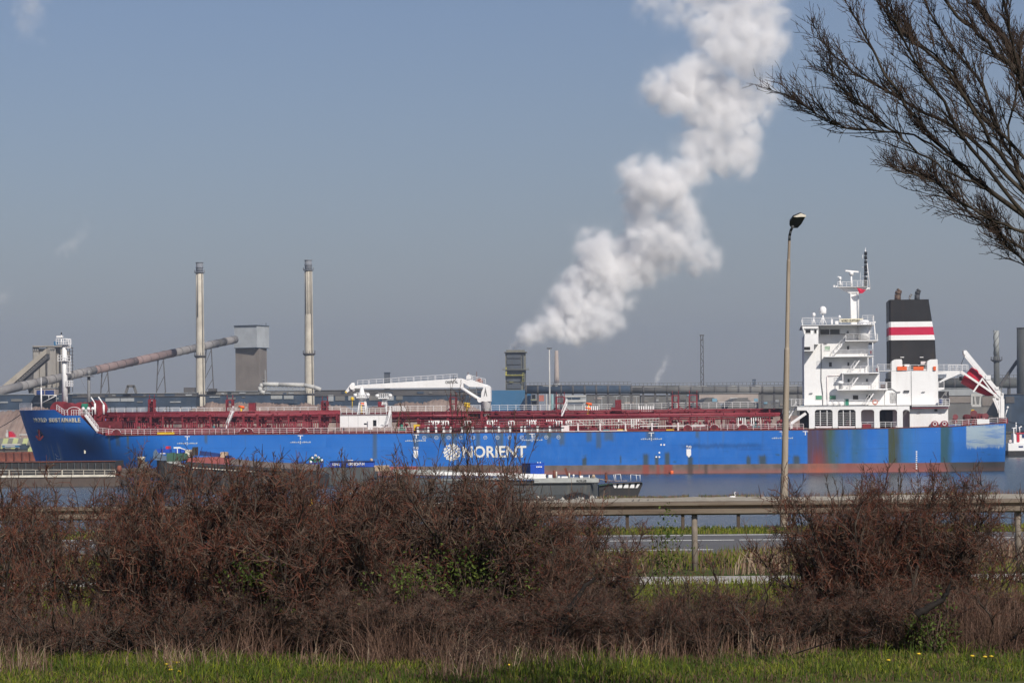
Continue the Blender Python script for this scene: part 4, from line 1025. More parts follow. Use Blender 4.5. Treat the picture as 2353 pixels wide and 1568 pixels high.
a = SL(*C6(1168, 1020), TW + .1); b = SL(*C6(1395, 1020), TW + .1); railing([a, b], 1.1, M['white2'], house, 3, 1.2, .05)
a = SL(*C6(712, 1018), TW + .1); b = SL(*C6(820, 1018), TW + .1); railing([a, b], 1.1, M['white2'], house, 3, 1.2, .05)
a = SL(*C6(727, 1152), TW + .1); b = SL(*C6(820, 1152), TW + .1); railing([a, b], 1.1, M['white2'], house, 3, 1.0, .05)
m = MB(); cbox(m, C6, 712, 820, 1018, 1023, TW, TW + 6); hpart('bridge_walkway', M['white2'], m)
m = MB(); cbox(m, C6, 727, 820, 1152, 1157, TW, TW + 6); hpart('bridge_walkway', M['white2'], m)
m = MB(); cbox(m, C6, 740, 775, 1125, 1150, TW + 3, TW + 5); hpart('red_machine', M['darkred'], m)
m = MB(); cbox(m, C6, 776, 812, 1080, 1150, TW + 4, TW + 6); hpart('grey_machine', M['grey'], m)
for x, y in ((658, 870), (702, 1000)):
    m = MB(); cbox(m, C6, x, x + 12, y, y + 24, TW - 1, TW - .6); hpart('fire_cabinet', M['red'], m)
m = MB(); cbox(m, C6, 1168, 1216, 1145, 1160, TW, 9); m.prism(cpoly(C6, [(1168, 1172), (1168, 1160), (1216, 1160), (1216, 1156)], TW), TW, TW + .3); hpart('side_balcony', M['white'], m)
railing([SL(*C6(1172, 1146), TW + .1), SL(*C6(1214, 1146), TW + .1)], 1.1, M['white2'], house, 3, .8, .05)
m = MB(); cbox(m, C6, 1172, 1250, 1175, 1279, 12, 20); hpart('after_house', M['grey'], m)
m = MB(); cbox(m, C6, 1180, 1205, 1235, 1270, 2, 3); hpart('blue_drum', M['navy'], m)
# bracket to the lifeboat walkway
m = MB(); m.prism(cpoly(C6, [(1168, 1030), (1240, 1026), (1330, 1026), (1340, 1040), (1180, 1112), (1180, 1100), (1230, 1068), (1232, 1045), (1168, 1048)], TW), TW, TW + .4); hpart('bracket', M['white'], m)
m = MB(); cbox(m, C6, 1168, 1350, 1020, 1027, TW, TW + 5); hpart('boat_walkway', M['white'], m)
# casing pipe and ladders behind the wheelhouse
m = MB(); m.tube(SL(*C6(612, 788), TW - 1), SL(*C6(612, 650), TW - 1), 1.05, None, 16); m.tube(SL(*C6(612, 652), TW - 1), SL(*C6(612, 640), TW - 1), 1.05, .7, 16); hpart('exhaust_trunk', M['white'], m)
m = MB(); m.beam(SL(*C6(650, 785), TW - 1), SL(*C6(665, 650), TW - 1), .15); m.beam(SL(*C6(700, 785), TW - 1), SL(*C6(688, 660), TW - 1), .2); m.beam(SL(*C6(636, 668), TW - 1), SL(*C6(700, 655), TW - 1), .3)
for k in range(9): cbox(m, C6, 655, 676, 672 + k * 12, 674 + k * 12, TW - .8, TW)
hpart('mast_frame', M['white2'], m)
# name board
m = MB(); cbox(m, C6, 428, 607, 628, 658, TW - 1.0, TW - .9); nb = hpart('name_board', plain('name_board_cream', (.66, .60, .44), .6, .1, 2), m)
a = SL(*C6(440, 655), TW - 1.02); text_obj('NORD SUSTAIN', 'name_text', M['black'], nb, (a.x, a.y, a.z), (R(90), 0, 0), Zv(*C6(440, 637), TW - 1) - a.z, Su(C6(583, 0)[0], TW - 1) - a.x, .03, .01)
# satellite domes
for x, y, r_, base, lg in ((303, 563, 26, 672, True), (235, 597, 12.5, 672, True), (428, 613, 9, 640, False)):
    p = SL(*C6(x, y), 6); rr = r_ * .30567 / 11.9; m = MB()
    m.lathe(p, [(rr * .75, -rr * 1.15), (rr * .97, -rr * .9), (rr, 0)] + [(rr * math.cos(a), rr * math.sin(a)) for a in (.35, .7, 1.05, 1.35, 1.52)], 18)
    d = hpart('satellite_dome', M['white'], m)
    q = SL(*C6(x, base), 6); m = MB(); m.tube((p.x, p.y, q.z), (p.x, p.y, p.z - rr * 1.1), rr * .22, None, 8)
    if lg:
        for sgn in (-1, 1): m.tube((p.x + sgn * rr, p.y, q.z), (p.x, p.y, q.z + (p.z - q.z) * .55), .07, None, 5)
    m.build('stand', M['white'], d)
for x, w_, y0 in ((365, 13, 632), (396, 28, 648)):
    m = MB(); cbox(m, C6, x, x + w_, y0, 671, 3, 4); hpart('roof_box', M['white'], m)
# ---- radar mast
T2 = 15
m = MB(); a = SL(*C6(540, 672), T2); b = SL(*C6(537, 432), T2)
m.prism([(Su(C6(517, 0)[0], T2), a.z), (Su(C6(563, 0)[0], T2), a.z), (Su(C6(560, 0)[0], T2), b.z), (Su(C6(512, 0)[0], T2), b.z)], T2 - .8, T2 + .8)
for x in (512, 566): m.tube(SL(*C6(x + 3, 672), T2 - .9), SL(*C6(x, 400), T2 - .9), .1, None, 5)
for k in range(12): m.tube(SL(*C6(508, 450 + k * 17), T2 - .9), SL(*C6(518, 450 + k * 17), T2 - .9), .05, None, 4)
mast = hpart('radar_mast', M['white'], m)
def mpart(name, mat, m, label=None): return m.build(name, mat, mast, label=label)
m = MB(); m.prism(cpoly(C6, [(415, 392), (655, 396), (655, 403), (572, 436), (500, 438), (480, 425)], T2 - 1), T2 - 1, T2 + 1); cbox(m, C6, 412, 642, 387, 393, T2 - 2, T2 + 2); mpart('crosstree', M['white'], m)
m = MB(); cbox(m, C6, 383, 412, 378, 394, T2 - 1.2, T2 - .6); mpart('fog_horn', M['white'], m)
a = SL(*C6(415, 388), T2 - 1.9); b = SL(*C6(515, 388), T2 - 1.9); railing([a, b], .85, M['white2'], mast, 2, .9, .05)
a = SL(*C6(525, 388), T2 - 1.9); b = SL(*C6(640, 388), T2 - 1.9); railing([a, b], 1.1, M['white2'], mast, 3, .9, .05)
m = MB(); m.tube(SL(*C6(517, 390), T2 - 1), SL(*C6(517, 300), T2 - 1), .22, .16, 8); m.lathe(SL(*C6(517, 292), T2 - 1), [(.42, -.3), (.42, .3), (.2, .5)], 10); mpart('radar_pedestal', M['white'], m)
m = MB(); m.beam(SL(*C6(470, 270), T2 - 1.6), SL(*C6(568, 279), T2 + .4), .3, .28); mpart('radar_scanner', M['white'], m)
m = MB(); m.tube(SL(*C6(432, 388), T2 - 1), SL(*C6(432, 335), T2 - 1), .14); m.beam(SL(*C6(414, 314), T2 - 1), SL(*C6(442, 320), T2 - 1), .18); m.tube(SL(*C6(432, 338), T2 - 1), SL(*C6(434, 318), T2 - 1), .3, .2, 8); m.tube(SL(*C6(450, 388), T2 - 1), SL(*C6(434, 350), T2 - 1), .06); mpart('small_radar', M['white'], m)
m = MB()
m.tube(SL(*C6(658, 408), T2), SL(*C6(624, 118), T2), .13, .06, 5); m.tube(SL(*C6(658, 408), T2), SL(*C6(612, 415), T2), .12, None, 5); m.tube(SL(*C6(612, 395), T2), SL(*C6(622, 110), T2), .1, .05, 5); m.tube(SL(*C6(624, 125), T2), SL(*C6(624, 98), T2), .05, None, 4)
m.tube(SL(*C6(600, 185), T2), SL(*C6(604, 150), T2), .06, None, 4); m.tube(SL(*C6(604, 150), T2), SL(*C6(622, 130), T2), .05, None, 4)
for y, x0 in ((312, 600), (245, 595), (280, 612), (350, 612)): m.tube(SL(*C6(x0, y), T2), SL(*C6(640, y + 2), T2), .09, None, 5)
mpart('signal_mast', M['white2'], m)
m = MB()
for y in (140, 172, 205, 238, 262, 292, 330, 352, 372):
    p = SL(*C6(625, y), T2 - .2); m.lathe(p, [(.12, -.35), (.28, -.3), (.28, .3), (.12, .35)], 8)
mpart('navigation_light', M['black'], m)
m = MB(); m.tube(SL(*C6(575, 640), T2 + .5), SL(*C6(573, 440), T2 + .5), .05, None, 4); m.tube(SL(*C6(583, 390), T2 + .5), SL(*C6(587, 280), T2 + .5), .03, None, 4); mpart('whip_aerial', M['white2'], m)
m = MB(); fp = [(560, 399), (590, 405), (628, 414), (603, 438), (577, 440)]
V_ = []
for x, y in fp: p = SL(*C6(x, y), T2 - 2.4 + .25 * math.sin(x * .12)); V_.append(p)
m._add(V_ + [p + Vector((0, .03, 0)) for p in V_], [(0, 1, 2, 3, 4), (9, 8, 7, 6, 5)]); 
m.build('flag', plain('red_flag_cloth', (.5, .015, .05), .8, .15, 1), ship)
# ---- funnel
T3 = 9.0
bands = [(488, 652, 'funnel_black'), (652, 692, 'white'), (692, 753, 'funnel_red'), (753, 790, 'white'), (790, 1000, 'funnel_black')]
M['funnel_black'] = plain('funnel_black_paint', (0.020, 0.018, 0.018), .5, .25, .3, dirt=(.05, .03, .02), dirt_amt=.4)
M['funnel_red'] = plain('funnel_red_paint', (0.50, 0.012, 0.055), .5, .08, .4)
def fx(y): return float(np.interp(y, [488, 790, 1000], [1105, 1150, 1158]))
fun = None
for y0, y1, mt in bands:
    m = MB(); z0 = Zv(2090, C6(0, y1)[1], T3); z1 = Zv(2090, C6(0, y0)[1], T3); xl = Su(C6(805, 0)[0], T3); x0_ = Su(C6(fx(y1), 0)[0], T3); x1_ = Su(C6(fx(y0), 0)[0], T3)
    def sec(xr, z, c=1.1): 
        d = 11.5
        return [(xl + c, T3, z), (xr - c * .6, T3, z), (xr, T3 + c, z), (xr, T3 + d - c, z), (xr - c * .6, T3 + d, z), (xl + c, T3 + d, z), (xl, T3 + d - c, z), (xl, T3 + c, z)]
    A = sec(x0_, z0, .35); B = sec(x1_, z1, .35); m._add(A + B, [tuple(range(7, -1, -1)), tuple(range(8, 16))] + [(i, (i + 1) % 8, 8 + (i + 1) % 8, 8 + i) for i in range(8)])
    if fun is None: fun = m.build('funnel', M[mt], ship)
    else: m.build('funnel_band', M[mt], fun)
for x0, x1, yb, yt, t_, mt in ((842, 888, 495, 403, 12, 'funnel_pipe'), (948, 964, 495, 438, 13, 'grey'), (992, 1030, 495, 403, 12, 'funnel_pipe2')):
    if mt == 'funnel_pipe': M[mt] = plain('scorched_pipe', (.16, .10, .07), .7, .5, .6, dirt=(.02, .02, .02), dirt_amt=.8)
    if mt == 'funnel_pipe2': M[mt] = plain('sooty_pipe', (.05, .05, .055), .6, .4, .6)
    c_ = (x0 + x1) / 2; r_ = (x1 - x0) / 2 * .30567 / 11.9; m = MB()
    p = [SL(*C6(c_, yb), t_), SL(*C6(c_ + 1, yb - (yb - yt) * .5), t_), SL(*C6(c_ + 8, yb - (yb - yt) * .75), t_), SL(*C6(c_ + 18, yt + 10), t_)]
    for a, b, ra, rb in ((p[0], p[1], r_, r_), (p[1], p[2], r_, r_), (p[2], p[3], r_, r_ * .8)): m.tube(a, b, ra, rb, 14)
    m.build('exhaust_pipe', M[mt], fun)
m = MB(); cbox(m, C6, 806, 1104, 484, 488, T3 + .3, T3 + 11); m.build('funnel_top', M['grey'], fun)
for x in (886, 1032):
    m = MB(); cbox(m, C6, x, x + 27, 917, 922, T3 - .3, T3 - .05); m.build('lamp', M['white'], fun)
# ---- after deck
s_t = SEND - .3
for u0, u1 in ((2162, 2180), (2180, 2240), (2240, 2262), (2272, 2311)):
    t_ = .4; pts = []
    for u in np.linspace(u0, u1, 4):
        p = on_hull(u, 975, .5, -.3); pts.append((p.x, p.y, ztop(p.x)))
    railing(pts, 1.05, M['pinkrail'], ship, 3, 1.3, .05)
for u in (2147, 2169): 
    p = on_hull(u, 975, .5, -.3); s_ = p.x; m = MB(); m.prism([(s_ - .7, ztop(s_) - .1)] + [(s_ - .7 * math.cos(a), ztop(s_) + .5 + .6 * math.sin(a)) for a in np.linspace(0, math.pi, 7)] + [(s_ + .7, ztop(s_) - .1)], p.y - .1, p.y + .5); m.build('fairlead', M['redpipe'], ship)
    ring(Vector((s_, p.y - .15, ztop(s_) + .55)), .32, M['white2'], 'fairlead_ring', ship, rr=.08)
for u in (2218, 2242, 2305, 1991):
    p = on_hull(u, 975, .5, -.4); m = MB(); m.box(p.x - .8, p.x + .8, p.y, p.y + .5, ztop(p.x) - .1, ztop(p.x) + .85); m.build('fairlead', M['red'], ship)
p = on_hull(2258, 975, .5, -.2); m = MB(); m.box(p.x - 1.1, p.x + 1.1, p.y - .1, p.y, ztop(p.x) + .05, ztop(p.x) + .95); m.build('notice_board', M['white'], ship)
for k, (cx_, cy_, r_, w_, mt) in enumerate(((290, 1060, 26, 1.6, 'red'), (410, 1045, 30, 3, 'darkred'), (470, 1042, 34, 2.5, 'darkred'), (500, 1040, 32, .4, 'red'), (530, 1040, 32, .4, 'darkred'), (560, 1040, 32, .4, 'red'), (595, 1042, 32, .5, 'red'), (640, 1050, 24, 2, 'darkgrey'))):
    p = SL(*CT(cx_, cy_), 9 - k * .4); rr = r_ * .22915 / 11.7; ax = Matrix.Rotation(R(90 if k % 2 else 75), 3, 'X'); m = MB()
    m.lathe(p, [(rr, -w_), (rr, -w_ + .2), (rr * .6, -w_ + .22), (rr * .6, w_ - .22), (rr, w_ - .2), (rr, w_)], 14, axis=ax); m.box(p.x - rr * .8, p.x + rr * .8, p.y - .6, p.y + .6, 8.4, p.z - rr * .3); m.build('mooring_winch', M[mt], ship)
m = MB(); cbox(m, CT, 455, 483, 966, 1000, 8, 8.5); m.build('yellow_frame', M['yellow'], ship)
m = MB(); cbox(m, CT, 610, 628, 940, 1055, 7, 7.4) if False else m.tube(SL(*CT(790, 1045), 4), SL(*CT(820, 940), 4), .1); m.tube(SL(*CT(820, 942), 3.6), SL(*CT(820, 942), 4.4), .2); m.build('flagstaff', M['white2'], ship)
# ---- lifeboat on its slipway
T4 = 7.0
m = MB()
dv = SL(*CT(395, 395), T4); dw = SL(*CT(755, 830), T4)
for dt in (0, 3.6):
    m.beam((dv.x, dv.y + dt, dv.z), (dw.x, dw.y + dt, dw.z), .55, .75)
m.box(dv.x - .3, dv.x + .3, T4, T4 + 3.6, dv.z - .2, dv.z + .4)
davit = m.build('lifeboat_davit', M['white'], ship)
m = MB()
for dt in (0, 3.6):
    A = SL(*CT(360, 588), T4); B = SL(*CT(765, 865), T4); m.beam((A.x, A.y + dt, A.z), (B.x, B.y + dt, B.z), .3, .38)
m.build('slide_rail', M['white'], davit)
for dt in (0, 3.6):
    for (a, b, w_) in (((762, 800), (762, 1050), .55), ((735, 870), (745, 1000), .3), ((690, 850), (750, 990), .32), ((560, 650), (672, 800), .25), ((775, 860), (775, 1050), .35)):
        m = MB(); A = SL(*CT(*a), T4); B = SL(*CT(*b), T4); m.beam((A.x, A.y + dt, A.z), (B.x, B.y + dt, B.z), w_); m.build('davit_leg', M['white'], davit)
m = MB(); 
for (a, b, w_) in (((570, 650), (475, 788), .5),):
    A = SL(*CT(*a), T4 - .3); B = SL(*CT(*b), T4 - .3); m.beam(A, B, w_, .3)
m.build('cradle_arm', M['white'], davit)
m = MB(); cbox(m, CT, 598, 650, 622, 665, T4 - .4, T4 + .4); cbox(m, CT, 695, 730, 738, 765, T4 - .4, T4 + .4); m.build('davit_block', M['white'], davit)
m = MB(); m.tube(SL(*CT(388, 425), T4 + 1), SL(*CT(350, 520), T4 + 1), .05); m.build('fall_wire', M['black'], davit)
railing([SL(*CT(225, 583), T4 - 2.5), SL(*CT(410, 583), T4 - 2.5)], 1.15, M['white2'], davit, 3, .8, .05)
# the boat: a closed hull of elliptical sections along the slope
lb = empty('free_fall_lifeboat', label='red enclosed free-fall lifeboat tilted stern-down on the white slipway at the ship\'s stern', cat='lifeboat')
lb.parent = None; lb.matrix_world = ship.matrix_world.copy() if False else Matrix.Translation((BX, BY, 0)) @ Matrix.Rotation(math.atan2(EY, EX), 4, 'Z')
A = SL(*CT(395, 628), T4 + 1.8); B = SL(*CT(705, 800), T4 + 1.8)
d = (B - A); Lb = d.length; d.normalize(); up = Vector((-d.z, 0, d.x)); sd = Vector((0, 1, 0))
def lifeboat_part(name, prof, mat, seg=None, dz=0):
    V_ = []; F_ = []; n_ = 16
    for f, w_, hu, hd in prof:
        c_ = A + d * (Lb * f) + up * dz
        for k in range(n_):
            a = 2 * math.pi * k / n_; cy_, sz_ = math.cos(a), math.sin(a)
            V_.append(c_ + sd * (w_ * math.copysign(abs(cy_) ** .8, cy_)) + up * ((hu if sz_ > 0 else hd) * math.copysign(abs(sz_) ** .85, sz_)))
    for j in range(len(prof) - 1):
        for k in range(n_): F_.append((j * n_ + k, j * n_ + (k + 1) % n_, (j + 1) * n_ + (k + 1) % n_, (j + 1) * n_ + k))
    F_.append(tuple(range(n_ - 1, -1, -1))); F_.append(tuple(range(len(V_) - n_, len(V_))))
    mm = MB(); mm._add(V_, F_, True); return mm.build(name, mat, lb)
lifeboat_part('hull', [(-.03, .7, .12, 1.3), (.0, 1.1, .14, 1.6), (.2, 1.4, .14, 1.65), (.55, 1.45, .14, 1.6), (.8, 1.2, .14, 1.35), (.95, .6, .12, .8), (1.02, .08, .1, .2)], M['lifered'])
lifeboat_part('canopy', [(.0, .8, 1.0, .1), (.03, 1.0, 1.9, .1), (.22, 1.2, 2.0, .1), (.30, 1.25, 1.55, .1), (.6, 1.3, 1.4, .1), (.85, .9, .8, .1), (1.0, .1, .15, .1)], M['lifered'], dz=.05)
lifeboat_part('fender', [(-.03, .82, .1, .1), (.2, 1.5, .11, .11), (.55, 1.55, .11, .11), (.8, 1.3, .11, .11), (.96, .65, .1, .1)], M['pinkrail'])
mm = MB(); mm.lathe(A - d * .35 - up * .7, [(.5, -.4), (.5, .3)], 12); mm.build('rudder_nozzle', M['black'], lb)
ad = M['grey']
# mooring ropes
m = MB(); a = SL(48, 951, 15.8); b = SL(-70, 1005, 60)
pts = [a.lerp(b, f) + Vector((0, 0, -3.0 * f * (1 - f))) for f in np.linspace(0, 1, 12)]; m.path(pts, .07, 4); m.build('mooring_rope', M['black'], ship)
m = MB(); a = SL(2312, 966, 5); b = SL(2400, 985, 30); pts = [a.lerp(b, f) + Vector((0, 0, -1.0 * f * (1 - f))) for f in np.linspace(0, 1, 8)]; m.path(pts, .07, 4); m.build('mooring_rope', M['black'], ship)
# ================================================================ STEEL WORKS ON THE FAR SHORE
def pc(name, col, **k): M[name] = plain(name, col, .85, k.pop('var', .18), k.pop('sc', .12), **k); return M[name]
pc('chimney_concrete', (.54, .49, .40), dirt=(.34, .28, .21), dirt_amt=.45, sc=.25)
pc('silo_concrete', (.30, .275, .24), dirt=(.16, .13, .11), dirt_amt=.6, sc=.15)
pc('tower_brown', (.215, .185, .16), dirt=(.15, .12, .10), dirt_amt=.5)
pc('tower_grey', (.40, .42, .43), dirt=(.30, .30, .29), dirt_amt=.4)
pc('tube_grey', (.24, .225, .215), dirt=(.13, .10, .09), dirt_amt=.6)
pc('tube_red', (.25, .175, .16), dirt=(.20, .16, .15), dirt_amt=.7)
pc('gallery_dark', (.035, .055, .085), dirt=(.08, .085, .09), dirt_amt=.5, var=.4)
pc('gallery_brown', (.085, .08, .078), dirt=(.13, .11, .09), dirt_amt=.5)
pc('panel_light', (.30, .31, .31), dirt=(.16, .16, .15), dirt_amt=.5)
pc('conveyor_beige', (.36, .32, .26), dirt=(.24, .2, .16), dirt_amt=.5)
pc('works_white', (.47, .46, .43), dirt=(.3, .27, .22), dirt_amt=.4)
pc('works_blue', (.035, .13, .25), dirt=(.06, .13, .2), dirt_amt=.3, var=.1)
pc('quench_dark', (.075, .085, .10), var=.25, dirt=(.1, .09, .08), dirt_amt=.5)
pc('quench_beam', (.17, .165, .13)); pc('olive_yellow', (.33, .30, .06)); pc('cap_blue', (.20, .21, .23)); pc('iron_grey', (.22, .20, .17)); pc('pinkish', (.36, .30, .26), dirt=(.25, .2, .17), dirt_amt=.4)
pc('salmon', (.42, .15, .11)); pc('pale_teal', (.22, .36, .36)); pc('shed_grey', (.15, .145, .135), var=.35, dirt=(.24, .21, .18), dirt_amt=.5, sc=.06)
pc('sky_panel', (.16, .30, .38)); pc('dark_chimney', (.085, .088, .082), dirt=(.14, .12, .09), dirt_amt=.5)
pc('strake_pale', (.33, .34, .32), dirt=(.2, .18, .15), dirt_amt=.5)
pc('stripe_lime', (.42, .44, .20)); pc('stripe_grey', (.19, .18, .15))
t = NT('ore_and_slag'); g = t.geo(); n = t.noise(g, .06, 7, .65); n2 = t.noise(g, .6, 4, .6)
t.bump(n2, .6, .4)
m_ore = t.fin(t.mix(t.rng(n, .3, .7), (.235, .165, .135), (.33, .255, .21)), .95, 0, .05)
def WX(u, Y, v=900): return W(u, v, Y).x
def WZv(u, v, Y): return W(u, v, Y).z
def wbox(mb, u0, u1, v0, v1, Y, dep):
    um = (u0 + u1) / 2; return mb.box(WX(u0, Y, (v0 + v1) / 2), WX(u1, Y, (v0 + v1) / 2), Y, Y + dep, WZv(um, v1, Y), WZv(um, v0, Y))
def wpoly(pts, Y): return [(W(u, v, Y).x, W(u, v, Y).z) for u, v in pts]
FG = 2.2
# quay of sheet piling: one part per visible pile pan near the bow gap
quay = empty('sheet_pile_quay', label='rust-brown corrugated sheet-pile quay wall behind the bow on the far shore', cat='quay wall')
proto_q = None
for k in range(60):
    x = -165 + k * 2.0
    if proto_q is None:
        m = MB(); m.prismz([(0, 0), (.5, -.45), (1.5, -.45), (2.0, 0), (2.0, .3), (0, .3)], -1.6, 2.3); proto_q = m.build('sheet_pile', M['rust'], quay); o = proto_q
    else: o = proto_q.copy(); link(o); o.parent = quay
    o.location = (x, 686.5 + 3.3 * 0, 0)
MB().box(-165, -45, 686.6, 687.5, 2.3, 2.5).build('capping_beam', M['rust'], quay)
m = MB(); m.box(-45, 300, 683, 690, -1.6, 2.5); m.build('concrete_quay', pc('quay_concrete', (.12, .115, .10)), kind=None, label='dark concrete quay wall on the far shore behind the ship and stern', category='quay wall')
# ore heaps
def heap(tops, Y, name, label, seed, dep=60):
    us = np.array([a for a, b in tops], float); vs = np.array([b for a, b in tops], float)
    n_ = int((us[-1] - us[0]) / 3.0); uu = np.linspace(us[0], us[-1], n_); r_ = np.random.default_rng(seed)
    vv = np.interp(uu, us, vs); top = np.array([WZv(a, b, Y) for a, b in zip(uu, vv)]); top += np.convolve(r_.normal(0, .35, n_), np.ones(5) / 5, 'same')
    xs_ = np.array([WX(a, Y) for a in uu]); rows_ = np.linspace(-1, 1, 13); V_ = []
    for q in rows_:
        f = max(0, 1 - abs(q)) ** .9
        V_.append(np.stack([xs_, np.full(n_, Y + q * dep / 2) + r_.normal(0, .4, n_), FG - .3 + (top - FG) * f + r_.normal(0, .15, n_)], -1))
    V_ = np.concatenate(V_); i = np.arange(n_ * 13).reshape(13, n_); Fq = np.stack([i[:-1, :-1], i[:-1, 1:], i[1:, 1:], i[1:, :-1]], -1).reshape(-1, 4)
    mesh_np(name, V_, Fq, m_ore, smooth=True, label=label, category='heap', group='ore heaps on the far shore')
heap([(-260, 1014), (-120, 965), (-20, 948), (20, 941), (47, 936), (60, 932), (90, 931), (110, 935), (160, 945), (230, 958), (330, 1000)], 830, 'ore_heap', 'pale brown ore heap rising behind the bow at the left edge', 1)
heap([(380, 1000), (420, 946), (447, 936), (462, 930), (485, 921.5), (520, 924), (590, 922.5), (640, 924), (667, 926.5), (700, 924), (730, 927), (745, 923), (760, 928), (790, 930), (830, 948), (870, 1000)], 850, 'ore_heap', 'long low pinkish ore heap below the two tall chimneys', 2)
heap([(770, 1000), (800, 950), (850, 932), (880, 929), (898, 930), (934, 919), (966, 923), (985, 918), (1003, 914), (1023, 918), (1046, 913), (1085, 930), (1108, 946), (1150, 975), (1180, 1003)], 840, 'ore_heap', 'three-peaked beige ore heap behind the deck crane', 3)
heap([(1120, 1003), (1180, 955), (1280, 950), (1400, 953), (1520, 950), (1640, 954), (1760, 948), (1860, 955), (1900, 1003)], 870, 'ore_heap', 'low brown ore heap seen through the pipes amidships', 4)
heap([(180, 1003), (230, 955), (290, 951), (360, 954), (420, 956), (470, 1003)], 870, 'ore_heap', 'low brown ore heap seen through the pipes near the foremast', 5)
# twin chimneys
def stack(label, ctr, vt, vb, wt, wb, coll, Y, streaks):
    r_ = empty('chimney', (WX(ctr, Y, (vt + vb) / 2), Y, 0), label=label, cat='chimney', group='tall chimneys of the steel works')
    z0, z1 = FG, WZv(ctr, vt, Y); k_ = Y / F; zb = WZv(ctr, vb, Y)
    m = MB(); rb, rt = wb / 2 * k_, wt / 2 * k_
    m.lathe((0, 0, 0), [(rb * 1.05, z0), (rb, zb), (rb + (rt - rb) * .45, zb + (z1 - zb) * .35), (rt * 1.03, zb + (z1 - zb) * .7), (rt, z1 - 4.5)], 32); m.build('shaft', M['chimney_concrete'], r_)
    m = MB(); m.lathe((0, 0, 0), [(rt * .9, z1 - 4.5), (rt * .9, z1 - .3)], 24); m.build('steel_cap', M['cap_blue'], r_)
    m = MB(); m.lathe((0, 0, 0), [(rt * 1.35, z1 - 4.7), (rt * 1.38, z1 - 4.3)], 24)
    for k in range(14):
        a = 2 * math.pi * k / 14; m.tube((rt * 1.35 * math.cos(a), rt * 1.35 * math.sin(a), z1 - 4.4), (rt * 1.35 * math.cos(a), rt * 1.35 * math.sin(a), z1 - 3.2), .08, None, 4)
    for zz_ in (z1, z1 - 2.2): m.lathe((0, 0, 0), [(rt * 1.05, zz_ - .25), (rt * 1.05, zz_)], 24)
    m.build('top_gallery', M['cap_blue'], r_)
    for v in coll:
        z = WZv(ctr, v, Y); m = MB(); m.lathe((0, 0, 0), [(rb * 1.02, z - 1.0), (rb * 1.28, z - .4), (rb * 1.28, z)], 24)
        for k in range(14):
            a = 2 * math.pi * k / 14; m.tube((rb * 1.25 * math.cos(a), rb * 1.25 * math.sin(a), z), (rb * 1.25 * math.cos(a), rb * 1.25 * math.sin(a), z + 1.3), .08, None, 4)
        m.build('gallery', M['gallery_brown'], r_)
    m = MB(); a = -.95
    for da in (0, .16):
        m.tube((rb * 1.12 * math.cos(a + da), rb * 1.12 * math.sin(a + da), z0), (rt * 1.12 * math.cos(a + da), rt * 1.12 * math.sin(a + da), z1 - 4.4), .12, None, 4)
    for k in range(30):
        f = k / 30; rr = (rb + (rt - rb) * f) * 1.12; z = z0 + (z1 - z0 - 4) * f; m.tube((rr * math.cos(a), rr * math.sin(a), z), (rr * math.cos(a + .16), rr * math.sin(a + .16), z), .07, None, 4)
    m.build('ladder', M['iron_grey'], r_)
    for s_ in streaks:
        m = MB(); m.tube((rt * 1.01 * math.cos(s_), rt * 1.01 * math.sin(s_), z1 - 4.6), (rb * 1.0 * math.cos(s_), rb * 1.0 * math.sin(s_), zb + (z1 - zb) * .62), .16, None, 4); m.build('conduit', M['iron_grey'], r_)
stack('slightly shorter left chimney of the tall concrete pair with iron collar', 459.5, 602.4, 932, 17.5, 22, (816, 905), 1200, (-1.9,))
stack('right chimney of the tall concrete pair, dark iron cap, vertical pipes near top', 709.5, 597, 922, 18, 22.5, (811, 903), 1210, (-1.2, -1.6, -2.1))
# grey-capped tower
def quad(u0, u1, u2, Y, dy): return [(WX(u0, Y), Y), (WX(u1, Y - dy), Y - dy), (WX(u2, Y + dy), Y + dy), (WX(u0 + u2 - u1, Y + 2 * dy), Y + 2 * dy)]
tw = empty('bunker_tower', (WX(575, 1300), 1300, 0), label='square bunker tower with pale grey cap and brown body between the chimneys', cat='tower')
def off(pts): return [(x - WX(575, 1300), y - 1300) for x, y in pts]
m = MB(); m.prismz(off(quad(541.5, 596, 613.5, 1300, 6)), FG, WZv(575, 798.5, 1300)); m.build('body', M['tower_brown'], tw)
m = MB(); m.prismz(off(quad(539, 591, 619, 1299, 7)), WZv(575, 799, 1300), WZv(575, 749, 1300)); m.build('cap', M['tower_grey'], tw)
m = MB(); m.prismz(off(quad(538, 591, 620, 1298.5, 7.3)), WZv(575, 749, 1300), WZv(575, 747.5, 1300)); m.prismz(off(quad(538.5, 591, 620, 1298.5, 7.2)), WZv(575, 800, 1300), WZv(575, 798.6, 1300)); m.build('trim', M['gallery_dark'], tw)
m = MB(); q = off([(WX(601, 1304), 1300), (WX(612, 1304), 1302)]); 
for k in range(12): z = FG + 3 + k * 2.2; m.box(q[0][0], q[1][0], -1.5, .5, z, z + .15)
for x in (q[0][0], q[1][0]): m.box(x - .1, x + .1, -1.5, -1.3, FG, FG + 32)
m.build('outside_stair', M['tower_grey'], tw)
m = MB(); a = W(611, 747, 1300) - Vector((WX(575, 1300), 1300, 0)); m.tube(a, a + Vector((0, 0, 1.2)), .15); m.build('roof_aerial', M['gallery_dark'], tw)
